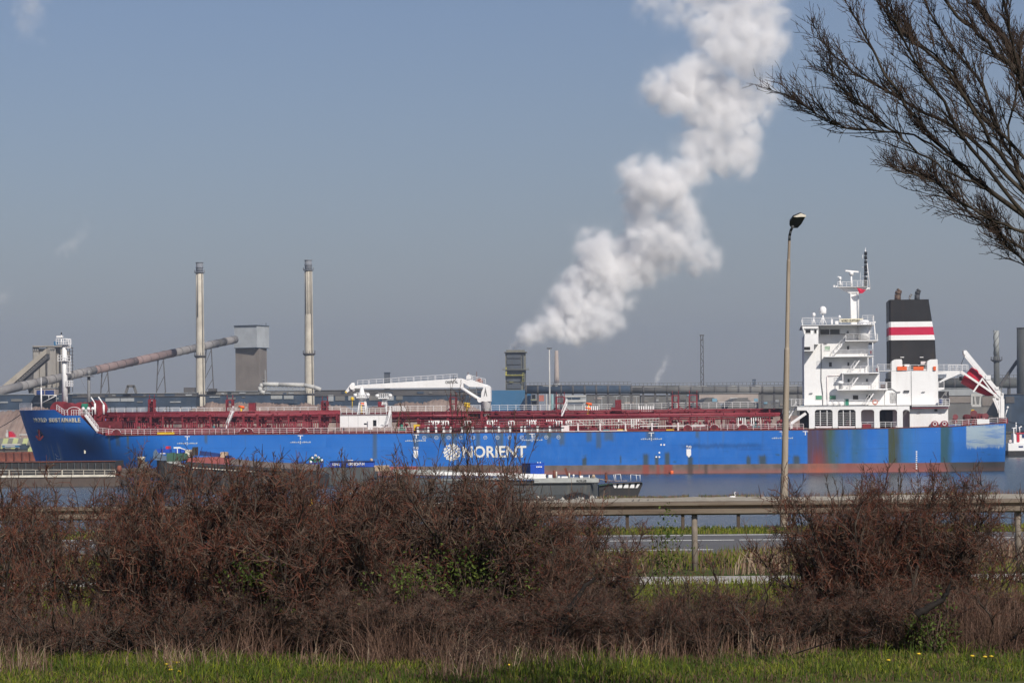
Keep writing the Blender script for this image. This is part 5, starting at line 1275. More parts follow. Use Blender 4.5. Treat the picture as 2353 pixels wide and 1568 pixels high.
# inclined tube conveyor
tb = empty('tube_conveyor', (WX(300, 1150), 1150, 0), label='long grey and reddish tube conveyor climbing right to the grey-capped tower', cat='conveyor')
O = Vector((WX(300, 1150), 1150, 0)); P0 = W(-45, 908, 1090) - O; P1 = W(45, 887.5, 1110) - O; P2 = W(540, 779.5, 1290) - O
r_t = 9.6 * 1200 / F
segs = [0, .10, .20, .312, .5, .683, .82, .90, .94, 1.0]
for i, (a, b) in enumerate(zip(segs[:-1], segs[1:])):
    m = MB(); pa, pb = P1.lerp(P2, a), P1.lerp(P2, b); m.tube(pa, pb, r_t * (.97 if i % 2 else 1), None, 18); m.build('tube_section', M['tube_red' if i in (3, 4) else ('tube_grey' if i != 7 else 'gallery_brown')], tb)
m = MB(); m.tube(P0, P1, r_t, None, 18); m.build('tube_section', M['tube_grey'], tb)
for k in range(26):
    f = (k + .5) / 26; p = P1.lerp(P2, f); d = (P2 - P1).normalized(); m = MB(); m.tube(p - d * .12, p + d * .12, r_t * 1.05, None, 18); m.build('ring_flange', M['gallery_brown'], tb)
for f in (.12, .36, .62, .86):
    p = P1.lerp(P2, f); m = MB()
    for dx in (-1, 1): m.beam((p.x + dx * 3.2, p.y, FG), (p.x + dx * 1.2, p.y, p.z - r_t * .8), .45)
    n_ = max(2, int(p.z / 7))
    for k in range(n_):
        f0, f1 = k / n_, (k + 1) / n_; z0_, z1_ = FG + (p.z - FG - 2) * f0, FG + (p.z - FG - 2) * f1
        m.beam((p.x - 3.2 + 2 * f0, p.y, z0_), (p.x + 3.2 - 2 * f1, p.y, z1_), .25)
    m.build('trestle', M['gallery_brown'], tb)
# silos
sl = empty('concrete_silo', (WX(115, 1150), 1150, 0), label='cluster of tall pale concrete silos behind the foremast', cat='silo'); O = Vector((WX(115, 1150), 1150, 0))
def o2(m, u0, u1, v0, v1, Y, dep, O):
    mm = MB(); wbox(mm, u0, u1, v0, v1, Y, dep); m._add([Vector(p) - O for p in mm.v], mm.f); return m
for u0, u1, v0, dY in ((75.5, 89, 796, 0), (90, 106.5, 800, 1.5), (107.3, 128.5, 795.5, 0), (129.3, 138, 797, 2), (139, 150, 799, 0), (151, 160, 806, 3)):
    m = MB(); r_ = (u1 - u0) / 2 * 1150 / F; c_ = W((u0 + u1) / 2, 800, 1150 + dY) - O; zt = WZv(115, v0, 1150)
    m.prismz([(c_.x + r_ * x, c_.y + r_ * y) for x, y in ((-1, .6), (-1, -.5), (-.7, -.8), (.7, -.8), (1, -.5), (1, .6))], FG, zt); m.build('silo_cell', M['silo_concrete'], sl)
m = MB(); o2(m, 74.5, 151, 793.5, 796.5, 1148, 12, O); m.build('roof_slab', M['silo_concrete'], sl)
for u in (79.5, 84, 88.5, 115, 119.5, 124):
    m = MB(); o2(m, u - 1, u + 1, 801, 803.6, 1148.2 - .3, .5, O); m.build('vent_opening', M['gallery_dark'], sl)
m = MB(); o2(m, 123.5, 130.5, 784, 794, 1149, 4, O); m.build('roof_cabin', M['works_blue'], sl)
m = MB(); 
for k in range(12): o2(m, 152 + (k % 2), 166, 798 + k * 8, 799.2 + k * 8, 1146, 3, O)
for u in (153, 159, 165.5): o2(m, u, u + 1, 797, 900, 1146, 1, O)
m.build('steel_stair_tower', M['gallery_brown'], sl)
# inclined covered conveyor at far left
ic = empty('covered_conveyor', (WX(60, 1120), 1120, 0), label='steep covered conveyor with pale roof climbing to the silos at left edge', cat='conveyor'); O = Vector((WX(60, 1120), 1120, 0))
def poly3(pts, Y, dep, O): return [(x - O.x, z) for x, z in wpoly(pts, Y)], Y - O.y, Y - O.y + dep
a = poly3([(3, 887.5), (106, 800), (107, 812), (14, 895)], 1116, 9, O); MB().prism(*a).build('gallery_roof', M['conveyor_beige'], ic)
a = poly3([(14, 895.3), (107, 812.3), (108, 824), (60, 866), (35, 888), (0, 908)], 1117, 7, O); MB().prism(*a).build('gallery_side', M['gallery_brown'], ic)
for k in range(17):
    f = k / 16; u, v = 18 + 86 * f, 893 - 76.5 * f; m = MB(); mm = MB(); wbox(mm, u, u + 1.2, v + 1.5, v + 3, 1116.6, .4); m._add([Vector(p) - O for p in mm.v], mm.f); m.build('roof_bracket', M['works_white'], ic)
a = poly3([(60, 866), (75, 852), (75, 903), (66, 903)], 1119, 2, O); MB().prism(*a).build('trestle', M['gallery_brown'], ic)
# long galleries and pipe bridges: each stretch a thing of its own
def gallery(name, label, cat, u0, u1, v0, v1, Y, dep, mat, panels=(), posts=0, top=None, trim='panel_light', sag=0):
    cx_ = (u0 + u1) / 2; O = Vector((WX(cx_, Y), Y, 0)); r_ = empty(name, O, label=label, cat=cat)
    m = MB(); o2(m, u0, u1, v0, v1, Y, dep, O); m.build('body', M[mat], r_)
    m = MB(); o2(m, u0 - 1, u1 + 1, v0 - 1.1, v0 - .02, Y - .4, dep, O); m.build('roof_edge', M[trim], r_)
    for (a, b, c_, d, mt) in panels:
        m = MB(); o2(m, a, b, c_, d, Y - .35, .5, O); m.build('panel', M[mt], r_)
    for k in range(posts):
        u = u0 + (u1 - u0) * (k + .5) / posts; m = MB(); o2(m, u, u + 1.2, v1, 990, Y + dep * .3, 1, O); m.build('support_leg', M['gallery_brown'], r_)
    return r_, O
rp = random.Random(3)
def rpan(u0, u1, n, v0, v1, mats, wmin=6, wmax=26):
    out = []
    for _ in range(n):
        a = rp.uniform(u0, u1 - wmin); b = min(u1, a + rp.uniform(wmin, wmax)); c_ = rp.uniform(v0, v1 - 3); out.append((a, b, c_, min(v1, c_ + rp.uniform(2, 6)), rp.choice(mats)))
    out.sort(); keep = []; 
    for q in out:
        if not keep or q[0] > keep[-1][1] + 1.5: keep.append(q)
    return keep
gallery('coal_bunker_hall', 'dark blue-grey bunker hall below the silos at left', 'industrial hall', -40, 148, 906, 940, 1080, 20, 'gallery_dark', rpan(-10, 146, 14, 908, 928, ('gallery_brown', 'shed_grey', 'panel_light')), 0)
gallery('low_works_shed', 'low pale shed with navy doors at the foot of the silos', 'shed', 80, 127, 892, 907, 1070, 8, 'pinkish', ((84, 101, 896, 906, 'navy'), (104, 124, 896, 906, 'navy')), 0)
gallery('conveyor_gallery', 'long dark conveyor gallery between the foremast and the left chimney', 'conveyor', 150, 452, 903.5, 911, 1100, 6, 'gallery_brown', rpan(160, 450, 12, 904.5, 910, ('gallery_dark', 'panel_light')), 12)
gallery('stockyard_shed', 'long navy shed with pale panels between foremast and left chimney', 'shed', 166, 450, 911.5, 934, 1090, 14, 'gallery_dark', [(242, 275, 914, 921.5, 'panel_light'), (277, 308, 914, 921.5, 'panel_light')] + rpan(312, 448, 8, 914, 928, ('panel_light', 'gallery_brown', 'shed_grey')), 0, trim='gallery_brown')
gallery('conveyor_gallery', 'grey conveyor gallery passing between the two chimneys', 'conveyor', 472, 700, 898, 906, 1110, 6, 'shed_grey', rpan(474, 698, 9, 899, 905, ('gallery_dark', 'panel_light')), 10)
gallery('stockyard_shed', 'dark blue machinery hall between the two chimneys', 'shed', 472, 700, 906.5, 930, 1095, 14, 'gallery_dark', [(622, 648, 908, 916, 'panel_light'), (652, 674, 908, 916, 'panel_light')] + rpan(476, 580, 6, 909, 920, ('shed_grey', 'panel_light')), 0, trim='gallery_brown')
gallery('conveyor_gallery', 'grey-brown conveyor gallery running behind the ship crane boom', 'conveyor', 723, 1110, 895, 907.5, 1110, 8, 'gallery_brown', rpan(726, 1105, 10, 897, 906, ('shed_grey', 'gallery_dark')), 16, trim='shed_grey')
gallery('stockyard_shed', 'long dark shed with pale blocks behind the crane boom', 'shed', 723, 1128, 908, 930, 1098, 14, 'gallery_dark', [(754, 766, 907, 921, 'panel_light'), (770, 792, 909, 920, 'shed_grey'), (800, 815, 909, 919, 'panel_light'), (848, 872, 908, 919, 'shed_grey'), (885, 904, 909, 919, 'panel_light'), (910, 925, 909, 918, 'shed_grey')], 0, trim='gallery_brown')
# portal machine and small roof items
m = MB(); 
for a, b in (((289, 903), (294, 886)), ((313, 903), (307, 886)), ((292, 886.5), (309, 886.5))): m.beam(W(*a, 1095), W(*b, 1095), 1.0)
m.build('stacker_portal', M['shed_grey'], label='small trapezoid steel portal standing on the gallery right of foremast', category='gantry')
for lb_, u0, u1, v0, v1, mt in (('flat grey cabin on the gallery just left of the left chimney', 422, 447, 889.5, 903.5, 'gallery_brown'), ('small dark cabin on gallery right of left chimney', 478, 496, 892, 898, 'gallery_brown')):
    m = MB(); wbox(m, u0, u1, v0, v1, 1105, 5); m.build('roof_cabin', M[mt], label=lb_, category='cabin')
# white pipe bend
wp_ = MB(); pts = [W(608, 902, 1085), W(598, 899, 1085), W(597, 888, 1085), W(603, 882, 1085), W(640, 882.5, 1085), W(698, 884, 1085), W(722, 889, 1085), W(737, 895, 1085)]
wp_.path(pts, .85, 12); o = wp_.build('steam_pipe', M['works_white'], label='thick white pipe with a downward bend left of the right chimney', category='pipe')
m = MB()
for k in range(10):
    u = 606 + k * 9.5; m.beam(W(u, 893, 1085), W(u + 4.7, 886.5, 1085), .25); m.beam(W(u + 4.7, 886.5, 1085), W(u + 9.5, 893, 1085), .25)
m.beam(W(606, 893, 1085), W(700, 894, 1085), .35); m.build('truss', M['panel_light'], o)
for u, vt in ((882, 0),):
    r_ = empty('short_chimney', (WX(888.7, 1250), 1250, 0), label='short square dark chimney above the crane boom', cat='chimney'); O = Vector((WX(888.7, 1250), 1250, 0))
    m = MB(); o2(m, 882.5, 895.3, 857, 905, 1250, 3, O); m.build('shaft', M['quench_dark'], r_); m = MB(); o2(m, 881.8, 896, 854.7, 857, 1249.7, 3.6, O); m.build('rim', M['gallery_dark'], r_)
m = MB(); wbox(m, 803, 829, 886, 896, 1200, 4); m.build('roof_house', M['shed_grey'], label='faint grey roof structure left of the ship crane boom tip', category='cabin')
# quench tower
D7 = lambda x, y: (1108.3 + x * .1146, 778.8 + y * .1146)
qt = empty('quench_tower', (WX(1184, 1350), 1350, 0), label='dark banded quench tower with yellow gangways giving off the big steam plume', cat='tower'); O = Vector((WX(1184, 1350), 1350, 0))
def qb(name, x0, x1, y0, y1, Y, dep, mat):
    (u0, v0), (u1, v1) = D7(x0, y0), D7(x1, y1); m = MB(); o2(m, u0, u1, v0, v1, Y, dep, O); return m.build(name, M[mat], qt)
qb('body', 460, 872, 262, 1300, 1351, 11, 'quench_beam')
for y0, y1 in ((280, 378), (400, 505), (525, 600), (620, 705), (745, 852), (880, 990)): qb('dark_panel', 488, 778, y0, y1, 1350.4, .5, 'quench_dark')
for y0, y1 in ((280, 600), (620, 820)): qb('dark_panel', 805, 825, y0, y1, 1350.3, .5, 'quench_dark')
qb('right_panel', 830, 870, 610, 1020, 1350.2, .5, 'quench_dark')
qb('cornice', 475, 850, 215, 250, 1350, 12, 'quench_beam'); qb('cornice', 435, 895, 250, 264, 1349, 14, 'quench_beam'); qb('gangway', 400, 935, 603, 614, 1348, 4, 'quench_beam')
for y in (570, 590): qb('gangway_rail', 400, 460, y, y + 4, 1348, .2, 'quench_beam'); qb('gangway_rail', 872, 935, y, y + 4, 1348, .2, 'quench_beam')
qb('yellow_gangway', 455, 840, 716, 730, 1348.5, 3, 'olive_yellow'); qb('yellow_ladder', 458, 490, 560, 720, 1348.8, .4, 'olive_yellow'); 
for x0, x1, y0, y1 in ((795, 803, 672, 845), (832, 838, 672, 845), (795, 838, 672, 684), (795, 838, 760, 770), (790, 842, 838, 848)): qb('yellow_frame', x0, x1, y0, y1, 1348.7, .5, 'olive_yellow')
for x in (455, 520, 590, 660, 730, 790): qb('yellow_post', x, x + 5, 694, 716, 1348.5, .3, 'olive_yellow')
qb('yellow_gangway', 540, 620, 850, 858, 1349, 1, 'olive_yellow')
m = MB(); u0, v0 = D7(160, 1022); u1, v1 = D7(970, 1340); wbox(m, u0, u1, v0, v1 + 30, 1280, 30); o = m.build('blue_hall', M['works_blue'], label='plain blue windowless hall under the dark quench tower', category='industrial hall')
st_ = empty('process_tower', (WX(1227, 1270), 1270, 0), label='small steel process tower with yellow platform right of blue hall', cat='tower'); O = Vector((WX(1227, 1270), 1270, 0))
for u in (1220, 1234.5):
    m = MB(); o2(m, u, u + 1.2, 888, 960, 1270, 1.5, O); m.build('column', M['gallery_brown'], st_)
for v in (889, 903, 917, 930):
    m = MB(); o2(m, 1219, 1238, v, v + 1.2, 1269, 6, O); m.build('floor', M['olive_yellow' if v == 917 else 'gallery_brown'], st_)
for (a, b, c_, d) in ((1222, 1233, 891, 902), (1222, 1230, 906, 916), (1220, 1237, 920, 931)):
    m = MB(); o2(m, a, b, c_, d, 1272, 4, O); m.build('vessel', M['shed_grey' if a == 1222 else 'gallery_dark'], st_)
# floodlight mast and pale chimney
fl = empty('floodlight_mast', (WX(1262.5, 1000), 1000, 0), label='tall thin pale floodlight mast in front of the blue-grey duct', cat='mast'); 
m = MB(); z1 = WZv(1262.5, 801, 1000); m.tube((0, 0, FG), (0, 0, z1), .38, .22, 10); m.build('pole', M['works_white'], fl)
m = MB(); m.box(-.95, .95, -.5, .5, z1, z1 + .35); m.build('lamp_head', M['gallery_brown'], fl)
ch = empty('pale_chimney', (WX(1279, 1600), 1600, 0), label='pinkish tapered chimney right of the steam tower under the plume', cat='chimney')
k_ = 1600 / F; m = MB(); m.lathe((0, 0, 0), [(7.5 * k_, FG), (6 * k_, WZv(1279, 880, 1600)), (4.1 * k_, WZv(1279, 805, 1600))], 20); m.build('shaft', M['pinkish'], ch)
m = MB(); m.lathe((0, 0, 0), [(10 * k_, WZv(1279, 884, 1600)), (7 * k_, WZv(1279, 880, 1600))], 20); m.build('collar', M['works_white'], ch)
# big horizontal duct, in stretches
def duct(u0, u1, v0, v1, Y, mat, label, dashes=True):
    r_ = (v1 - v0) / 2 * Y / F; A = W(u0, (v0 + v1) / 2, Y); B = W(u1, (v0 + v1) / 2, Y); O = (A + B) / 2; O.z = 0
    e = empty('gas_duct', O, label=label, cat='pipeline', group='gas ducts on the far shore')
    m = MB(); m.tube(A - O, B - O, r_, None, 20); m.build('duct', M[mat], e)
    n_ = int((u1 - u0) / 28) + 1
    for k in range(n_ + 1):
        p = (A - O).lerp(B - O, k / n_); m = MB(); m.beam((p.x, p.y, FG), (p.x, p.y, p.z - r_ * .9), .9); m.tube(p - Vector((.4, 0, 0)), p + Vector((.4, 0, 0)), r_ * 1.03, None, 20); m.build('saddle', M['gallery_brown'], e)
    m = MB(); m.box(A.x - O.x, B.x - O.x, -.8, .8, A.z + r_ - .1, A.z + r_ + .15)
    for k in range(n_ * 3): x = A.x - O.x + (B.x - A.x) * k / (n_ * 3); m.box(x, x + .15, -.8, -.65, A.z + r_, A.z + r_ + 1.2)
    m.box(A.x - O.x, B.x - O.x, -.8, -.65, A.z + r_ + 1.1, A.z + r_ + 1.25); m.build('walkway', M['shed_grey'], e)
    if dashes:
        for k in range(n_):
            if rp.random() < .6:
                x = A.x - O.x + (B.x - A.x) * (k + rp.random() * .5) / n_; m = MB(); m.box(x, x + rp.uniform(2, 6), -r_ * .72, -r_ * .6, A.z + r_ * .72, A.z + r_ * .82); m.build('highlight_strip', M['works_white'], e)  # white strips painted in as highlights along the duct top
duct(1208, 1450, 885, 904, 1150, 'gallery_dark', 'dark blue gas duct with walkway right of the quench tower')
duct(1450, 1860, 886.5, 903.5, 1160, 'shed_grey', 'grey gas duct crossing behind the lamp post')
duct(2140, 2420, 869, 891, 1160, 'dark_chimney', 'dark gas duct behind the lifeboat at right edge', False)
# buildings under the duct
gallery('office_building', 'white office building with a dark window band right of mast', 'building', 1293, 1347, 908, 960, 1130, 14, 'panel_light', ((1303, 1312, 912.5, 917, 'gallery_dark'), (1314, 1333, 912.5, 917, 'gallery_dark'), (1294, 1346, 908, 911.5, 'works_white'), (1294, 1346, 918, 923, 'works_white'), (1303, 1340, 925, 930, 'gallery_dark')), 0)
m = MB(); wbox(m, 1238, 1249.5, 907, 921, 1120, 4); m.build('red_container', M['salmon'], label='salmon-red steel box between blue hall and thin mast', category='tank')
for i, (u0, u1, mt, lb_) in enumerate(((1253, 1256.5, 'works_white', 'slim white silo left of the thin floodlight mast'), (1265, 1271, 'pale_teal', 'pale teal silo just right of thin floodlight mast'), (1277, 1281, 'works_white', 'slim white silo left of white office building'))):
    r_ = (u1 - u0) / 2 * 1120 / F; m = MB(); m.lathe((WX((u0 + u1) / 2, 1120), 1120, 0), [(r_, FG), (r_, WZv(u0, 907, 1120)), (.1, WZv(u0, 905, 1120))], 12); m.build('storage_silo', M[mt], label=lb_, category='silo', group='slim silos by the duct')
for lb_, u0, u1, vt in (('grey mill hall with pale panels right of the office building', 1348, 1470, 906), ('brown-grey mill hall left of the twin red vent towers', 1472, 1545, 908), ('grey patched hall behind the twin red vent towers', 1548, 1606, 903.5), ('dull grey-green hall left of the lamp post', 1742, 1850, 904)):
    gallery('mill_hall', lb_, 'industrial hall', u0, u1, vt, 965, 1180, 25, 'shed_grey', rpan(u0 + 2, u1 - 2, 9, vt + 2, 940, ('panel_light', 'pinkish', 'tower_brown', 'sky_panel', 'gallery_brown'), 5, 22), 0, trim='gallery_brown')
for k, u in enumerate((1382, 1416, 1438, 1462)):
    m = MB(); x = WX(u, 1000); z1 = WZv(u, 910, 1000); m.tube((x, 1000, FG), (x, 1000, z1), .14, .1, 6); m.box(x - 1.1, x + 1.1, 999.8, 1000.3, z1 - .05, z1 + .2)
    m.build('yard_lamp', M['panel_light'], label=('leftmost', 'second', 'third', 'rightmost')[k] + ' of four thin yard lamps beyond the red hose cabinet', category='lamp', group='yard lamps on far shore')
for k, (a, b, vt, pa, pb) in enumerate(((1604, 1662, 912, 1636, 1647), (1664, 1742, 913, 1732, 1741))):
    Y = 1060; x0, x1 = WX(a, Y), WX(b, Y); zt = WZv(a, vt, Y); cx_ = (x0 + x1) / 2
    pts = [(x0, FG)] + [(cx_ + (x1 - x0) / 2 * math.cos(q), 5.5 + (zt - 5.5) * math.sin(q) ** .7) for q in np.linspace(math.pi, 0, 10)] + [(x1, FG)]
    m = MB(); m.prism(pts, Y, Y + 40); o = m.build('arched_shed', M['shed_grey'], label=('left', 'right')[k] + ' of two round-backed grey sheds with a blue roof panel', category='shed', group='round-backed sheds')
    m = MB(); wbox(m, pa, pb, 915, 922, Y - .4, .5); m.build('blue_panel', M['sky_panel'], o)
gallery('storage_hall', 'pale beige hall with patched walls above the arched sheds', 'industrial hall', 1606, 1742, 903.5, 925, 1150, 20, 'pinkish', rpan(1610, 1740, 6, 905, 920, ('shed_grey', 'tower_brown', 'works_white'), 8, 24), 0)
# lattice masts
def lattice(u, vt, vb, w_, Y, label, mat='gallery_brown'):
    x = WX(u, Y, (vt + vb) / 2); z1 = WZv(u, vt, Y); r_ = w_ / 2 * Y / F; m = MB(); n_ = 14
    for sx_ in (-1, 1):
        for sy_ in (-1, 1): m.tube((x + sx_ * r_, Y + sy_ * r_, FG), (x + sx_ * r_ * .8, Y + sy_ * r_ * .8, z1), .16, None, 4)
    for k in range(n_):
        z, z2 = FG + (z1 - FG) * k / n_, FG + (z1 - FG) * (k + 1) / n_; s_ = 1 if k % 2 else -1
        m.tube((x - s_ * r_, Y - r_, z), (x + s_ * r_, Y - r_, z2), .13, None, 4); m.tube((x - s_ * r_, Y + r_, z), (x + s_ * r_, Y + r_, z2), .13, None, 4); m.tube((x - r_, Y - r_, z2), (x + r_, Y - r_, z2), .13, None, 4)
    m.box(x - r_ * 1.4, x + r_ * 1.4, Y - r_ * 1.4, Y + r_ * 1.4, z1, z1 + .5); m.box(x - r_, x + r_, Y - r_, Y + r_, z1 - 2.5, z1 - 2)
    m.build('lattice_mast', M[mat], label=label, category='mast')
lattice(1612.5, 771, 882, 7, 1400, 'tall faint lattice mast above the duct right of the small plume')
lattice(1732, 873, 886, 6, 1400, 'stubby dark mast on the skyline left of the lamp post', 'gallery_dark')
lattice(2316.5, 857, 905, 5, 1300, 'thin lattice mast between spiral chimney and big dark chimney')
# right-hand group behind the stern
sc = empty('spiral_chimney', (WX(2289, 1150, 850), 1150, 0), label='steel chimney wrapped by a spiral fin with ring platform at right', cat='chimney'); k_ = 1150 / F
za, zb_, zc, zd = WZv(2289, 759, 1150), WZv(2289, 818, 1150), WZv(2289, 826, 1150), WZv(2289, 872, 1150)
m = MB(); m.lathe((0, 0, 0), [(6.3 * k_, zb_), (6.1 * k_, za)], 24); m.build('upper_shaft', M['strake_pale'], sc)
m = MB(); m.lathe((0, 0, 0), [(8 * k_, FG), (6.6 * k_, zd), (6.4 * k_, zb_)], 24); m.build('lower_shaft', M['dark_chimney'], sc)
m = MB(); N_ = 70
for ph in (0, 2.09, 4.19):
    for k in range(N_):
        a0, a1 = ph + k / N_ * 7, ph + (k + 1) / N_ * 7; z0, z1_ = zb_ + (za - zb_) * k / N_, zb_ + (za - zb_) * (k + 1) / N_
        m.tube((6.4 * k_ * math.cos(a0), 6.4 * k_ * math.sin(a0), z0), (6.4 * k_ * math.cos(a1), 6.4 * k_ * math.sin(a1), z1_), .13, None, 4, False)
m.build('spiral_fin', M['gallery_brown'], sc)
m = MB(); m.lathe((0, 0, 0), [(7 * k_, zc - 1), (13.5 * k_, zc - .2), (13.5 * k_, zc)], 20)
for k in range(16):
    a = k * math.pi / 8; m.tube((13 * k_ * math.cos(a), 13 * k_ * math.sin(a), zc), (13 * k_ * math.cos(a), 13 * k_ * math.sin(a), zc + 1.3), .1, None, 4)
m.build('ring_platform', M['gallery_brown'], sc)
bc_ = empty('big_dark_chimney', (WX(2357, 1100, 850), 1100, 0), label='massive dark round tower cut off by the right edge', cat='chimney'); k_ = 1100 / F
m = MB(); m.lathe((0, 0, 0), [(23.5 * k_, FG), (21.5 * k_, WZv(2357, 880, 1100)), (20.5 * k_, WZv(2357, 753, 1100))], 40); m.build('shaft', M['dark_chimney'], bc_)
m = MB(); m.lathe((0, 0, 0), [(20.8 * k_, WZv(2357, 755.5, 1100)), (20.8 * k_, WZv(2357, 752, 1100))], 40); m.build('rim', M['gallery_brown'], bc_)
m = MB(); a, b = W(2337, 828, 1105), W(2297, 886, 1105); m.beam(a, b, 1.5, 1.2); m.build('inclined_duct', M['gallery_brown'], label='slanting dark duct leaning on the big round tower at right', category='pipe')
gallery('storage_hall', 'grey hall with pale roof band behind the lifeboat', 'industrial hall', 2120, 2302, 891.5, 985, 1050, 30, 'shed_grey', ((2122, 2300, 893, 908, 'panel_light'), (2180, 2230, 910, 925, 'tower_brown'), (2256, 2299, 912, 932, 'tower_brown'), (2125, 2160, 912, 930, 'pinkish')), 0)
gallery('storage_hall', 'dark navy hall at the foot of the big round tower', 'industrial hall', 2303, 2420, 905, 990, 1040, 30, 'gallery_dark', ((2310, 2330, 910, 925, 'gallery_brown'),), 0, trim='gallery_brown')
m = MB(); 
for a, b in (((2232, 907), (2232, 932)), ((2238.5, 907), (2241, 931)), ((2252, 907), (2250, 931)), ((2230, 907), (2256, 907)), ((2232, 931), (2253, 931))): m.beam(W(*a, 800), W(*b, 800), .5 if a[1] != b[1] else .7)
m.build('quay_portal', M['works_white'], label='white steel frame standing on the far quay behind stern', category='gantry')
# small stuff on the left quay
sh = empty('striped_shed', (WX(30, 760), 760, 0), label='low shed with lime and grey striped roof left of the bow', cat='shed'); O = Vector((WX(30, 760), 760, 0))
for k in range(10):
    u0 = -30 + k * 11.5; pts = [(u0 + 4, 1006), (u0 + 15.5, 1006), (u0 + 9, 1028), (u0 - 2.5, 1028)]
    p = [W(u, v, 760 if v > 1010 else 768) - O for u, v in pts]; m = MB(); m._add(p + [q + Vector((0, 0, -.3)) for q in p], [(3, 2, 1, 0), (4, 5, 6, 7), (0, 1, 5, 4), (1, 2, 6, 5), (2, 3, 7, 6), (3, 0, 4, 7)]); m.build('roof_panel', M['stripe_lime' if k % 2 else 'stripe_grey'], sh)
m = MB(); o2(m, -30, 85, 1028, 1042, 762, 5, O); m.build('wall', M['stripe_grey'], sh)
for lb_, u0, u1, v0, v1, m1, m2 in (('long white and blue trailer parked before the striped shed', 3, 46, 1019, 1027, 'works_white', 'works_blue'),):
    r_ = empty('trailer', (WX(25, 735), 735, 0), label=lb_, cat='trailer'); O = Vector((WX(25, 735), 735, 0))
    m = MB(); o2(m, u0, u1, v0, v0 + 3, 735, 2.4, O); m.build('roof', M[m1], r_); m = MB(); o2(m, u0 + 2, u1 - 2, v0 + 3, v1, 735.1, 2.2, O); m.build('body', M[m2], r_)
    m = MB(); o2(m, u0 + 8, u1 - 12, v0 + 4.4, v0 + 6.4, 735.0, .2, O); m.build('side_stripe', M[m1], r_)
    for u in (u0 + 6, u1 - 8):
        p = W(u, v1 + 1, 735) - O; m = MB(); m.tube((p.x, -.1, FG + .5), (p.x, .3, FG + .5), .5, None, 10); m.build('wheel', M['black'], r_)
for lb_, u0, u1, v0, v1, mt in (('dark green machinery box right of the trailer on the quay', 46, 62, 1022, 1032, 'gallery_dark'), ('squat olive machine at the quay edge beside the bow', 64, 78, 1029, 1039, 'stripe_lime')):
    m = MB(); wbox(m, u0, u1, v0, v1, 722, 4); wbox(m, u0 + 3, u1 - 5, v0 - 3, v0, 723, 2); m.build('quay_machine', M[mt], label=lb_, category='machine')
m = MB(); wbox(m, 44, 70, 996, 999, 770, 2); wbox(m, 47, 48, 999, 1012, 770.5, .5); wbox(m, 66, 67, 999, 1012, 770.5, .5); m.build('white_canopy', M['works_white'], label='thin white canopy roof just left of the bow stem', category='canopy')
m = MB(); o_ = MB(); m.prism(wpoly([(20, 1004), (34, 1004), (32, 998), (24, 990), (20, 990)], 775), 775, 778); b_ = m.build('boat_cover', M['lifered'], label='red and white covered boat ashore behind the striped roof', category='boat')
m = MB(); wbox(m, 13, 19, 994, 1003, 775.2, 3); wbox(m, 15, 17, 987, 994, 775.8, 1); wbox(m, 22, 38, 1003.8, 1006, 774, 3); m.build('hull', M['works_white'], b_)
# ================================================================ BOATS AND PIERS ON THE WATER
def thing3(name, u, Y, **k): O = Vector((WX(u, Y), Y, 0)); return empty(name, O, **k), O
def ob(name, u0, u1, v0, v1, Y, dep, mat, r_, O, label=None):
    m = MB(); o2(m, u0, u1, v0, v1, Y, dep, O); return m.build(name, M[mat], r_, label=label)
def op(name, pts, Y, dep, mat, r_, O, label=None):
    m = MB(); m.prism([(x - O.x, z) for x, z in wpoly(pts, Y)], Y - O.y, Y - O.y + dep); return m.build(name, M[mat], r_, label=label)
def hullform(name, prof, Y, beam, mat, r_, O, vb, nose=(0, 0), label=None):
    """barge hull: top profile (u, v) seen side-on, rounded in plan at its ends"""
    us = [p[0] for p in prof]; n_ = 28; V_ = []; F_ = []
    uu = np.linspace(us[0], us[-1], n_); vv = np.interp(uu, us, [p[1] for p in prof]); nn = 0
    for i, (u, v) in enumerate(zip(uu, vv)):
        f0 = min(1, (u - us[0]) / max(nose[0], 1e-3)) if nose[0] else 1; f1 = min(1, (us[-1] - u) / max(nose[1], 1e-3)) if nose[1] else 1
        f = max(.06, math.sqrt(max(0, 1 - (1 - min(f0, f1)) ** 2))); p = W(u, v, Y) - O; h_ = beam / 2 * f
        for (dy, z) in ((-h_ * .92, WZ - .8), (-h_, WZ + .7), (-h_, p.z), (h_, p.z), (h_, WZ - .8)): V_.append((p.x, beam / 2 + dy, z))
    for i in range(n_ - 1):
        for k in range(4): a = i * 5 + k; F_.append((a, a + 5, a + 6, a + 1))
    F_ += [(0, 1, 2, 3, 4), tuple(range(n_ * 5 - 1, n_ * 5 - 6, -1))]
    me = bpy.data.meshes.new(name); me.from_pydata(V_, [], F_); me.materials.append(M[mat]); me.validate(); o = link(bpy.data.objects.new(name, me), r_)
    return tag(o, label=label)
pc('barge_dark', (.035, .033, .032), dirt=(.10, .07, .05), dirt_amt=.5, sc=.5); pc('barge_grey', (.075, .08, .08), dirt=(.14, .13, .10), dirt_amt=.55, sc=.6)
pc('bulwark_grey', (.36, .37, .35), dirt=(.20, .17, .12), dirt_amt=.6, sc=.8); pc('hatch_red', (.30, .085, .075), dirt=(.18, .12, .10), dirt_amt=.5, sc=.5)
pc('hatch_brown', (.16, .125, .11), dirt=(.09, .07, .06), dirt_amt=.5, sc=.5); pc('deck_green', (.045, .11, .075), dirt=(.1, .1, .08), dirt_amt=.5, sc=.5); pc('timber', (.48, .36, .25), dirt=(.2, .13, .08), dirt_amt=.5, sc=1)
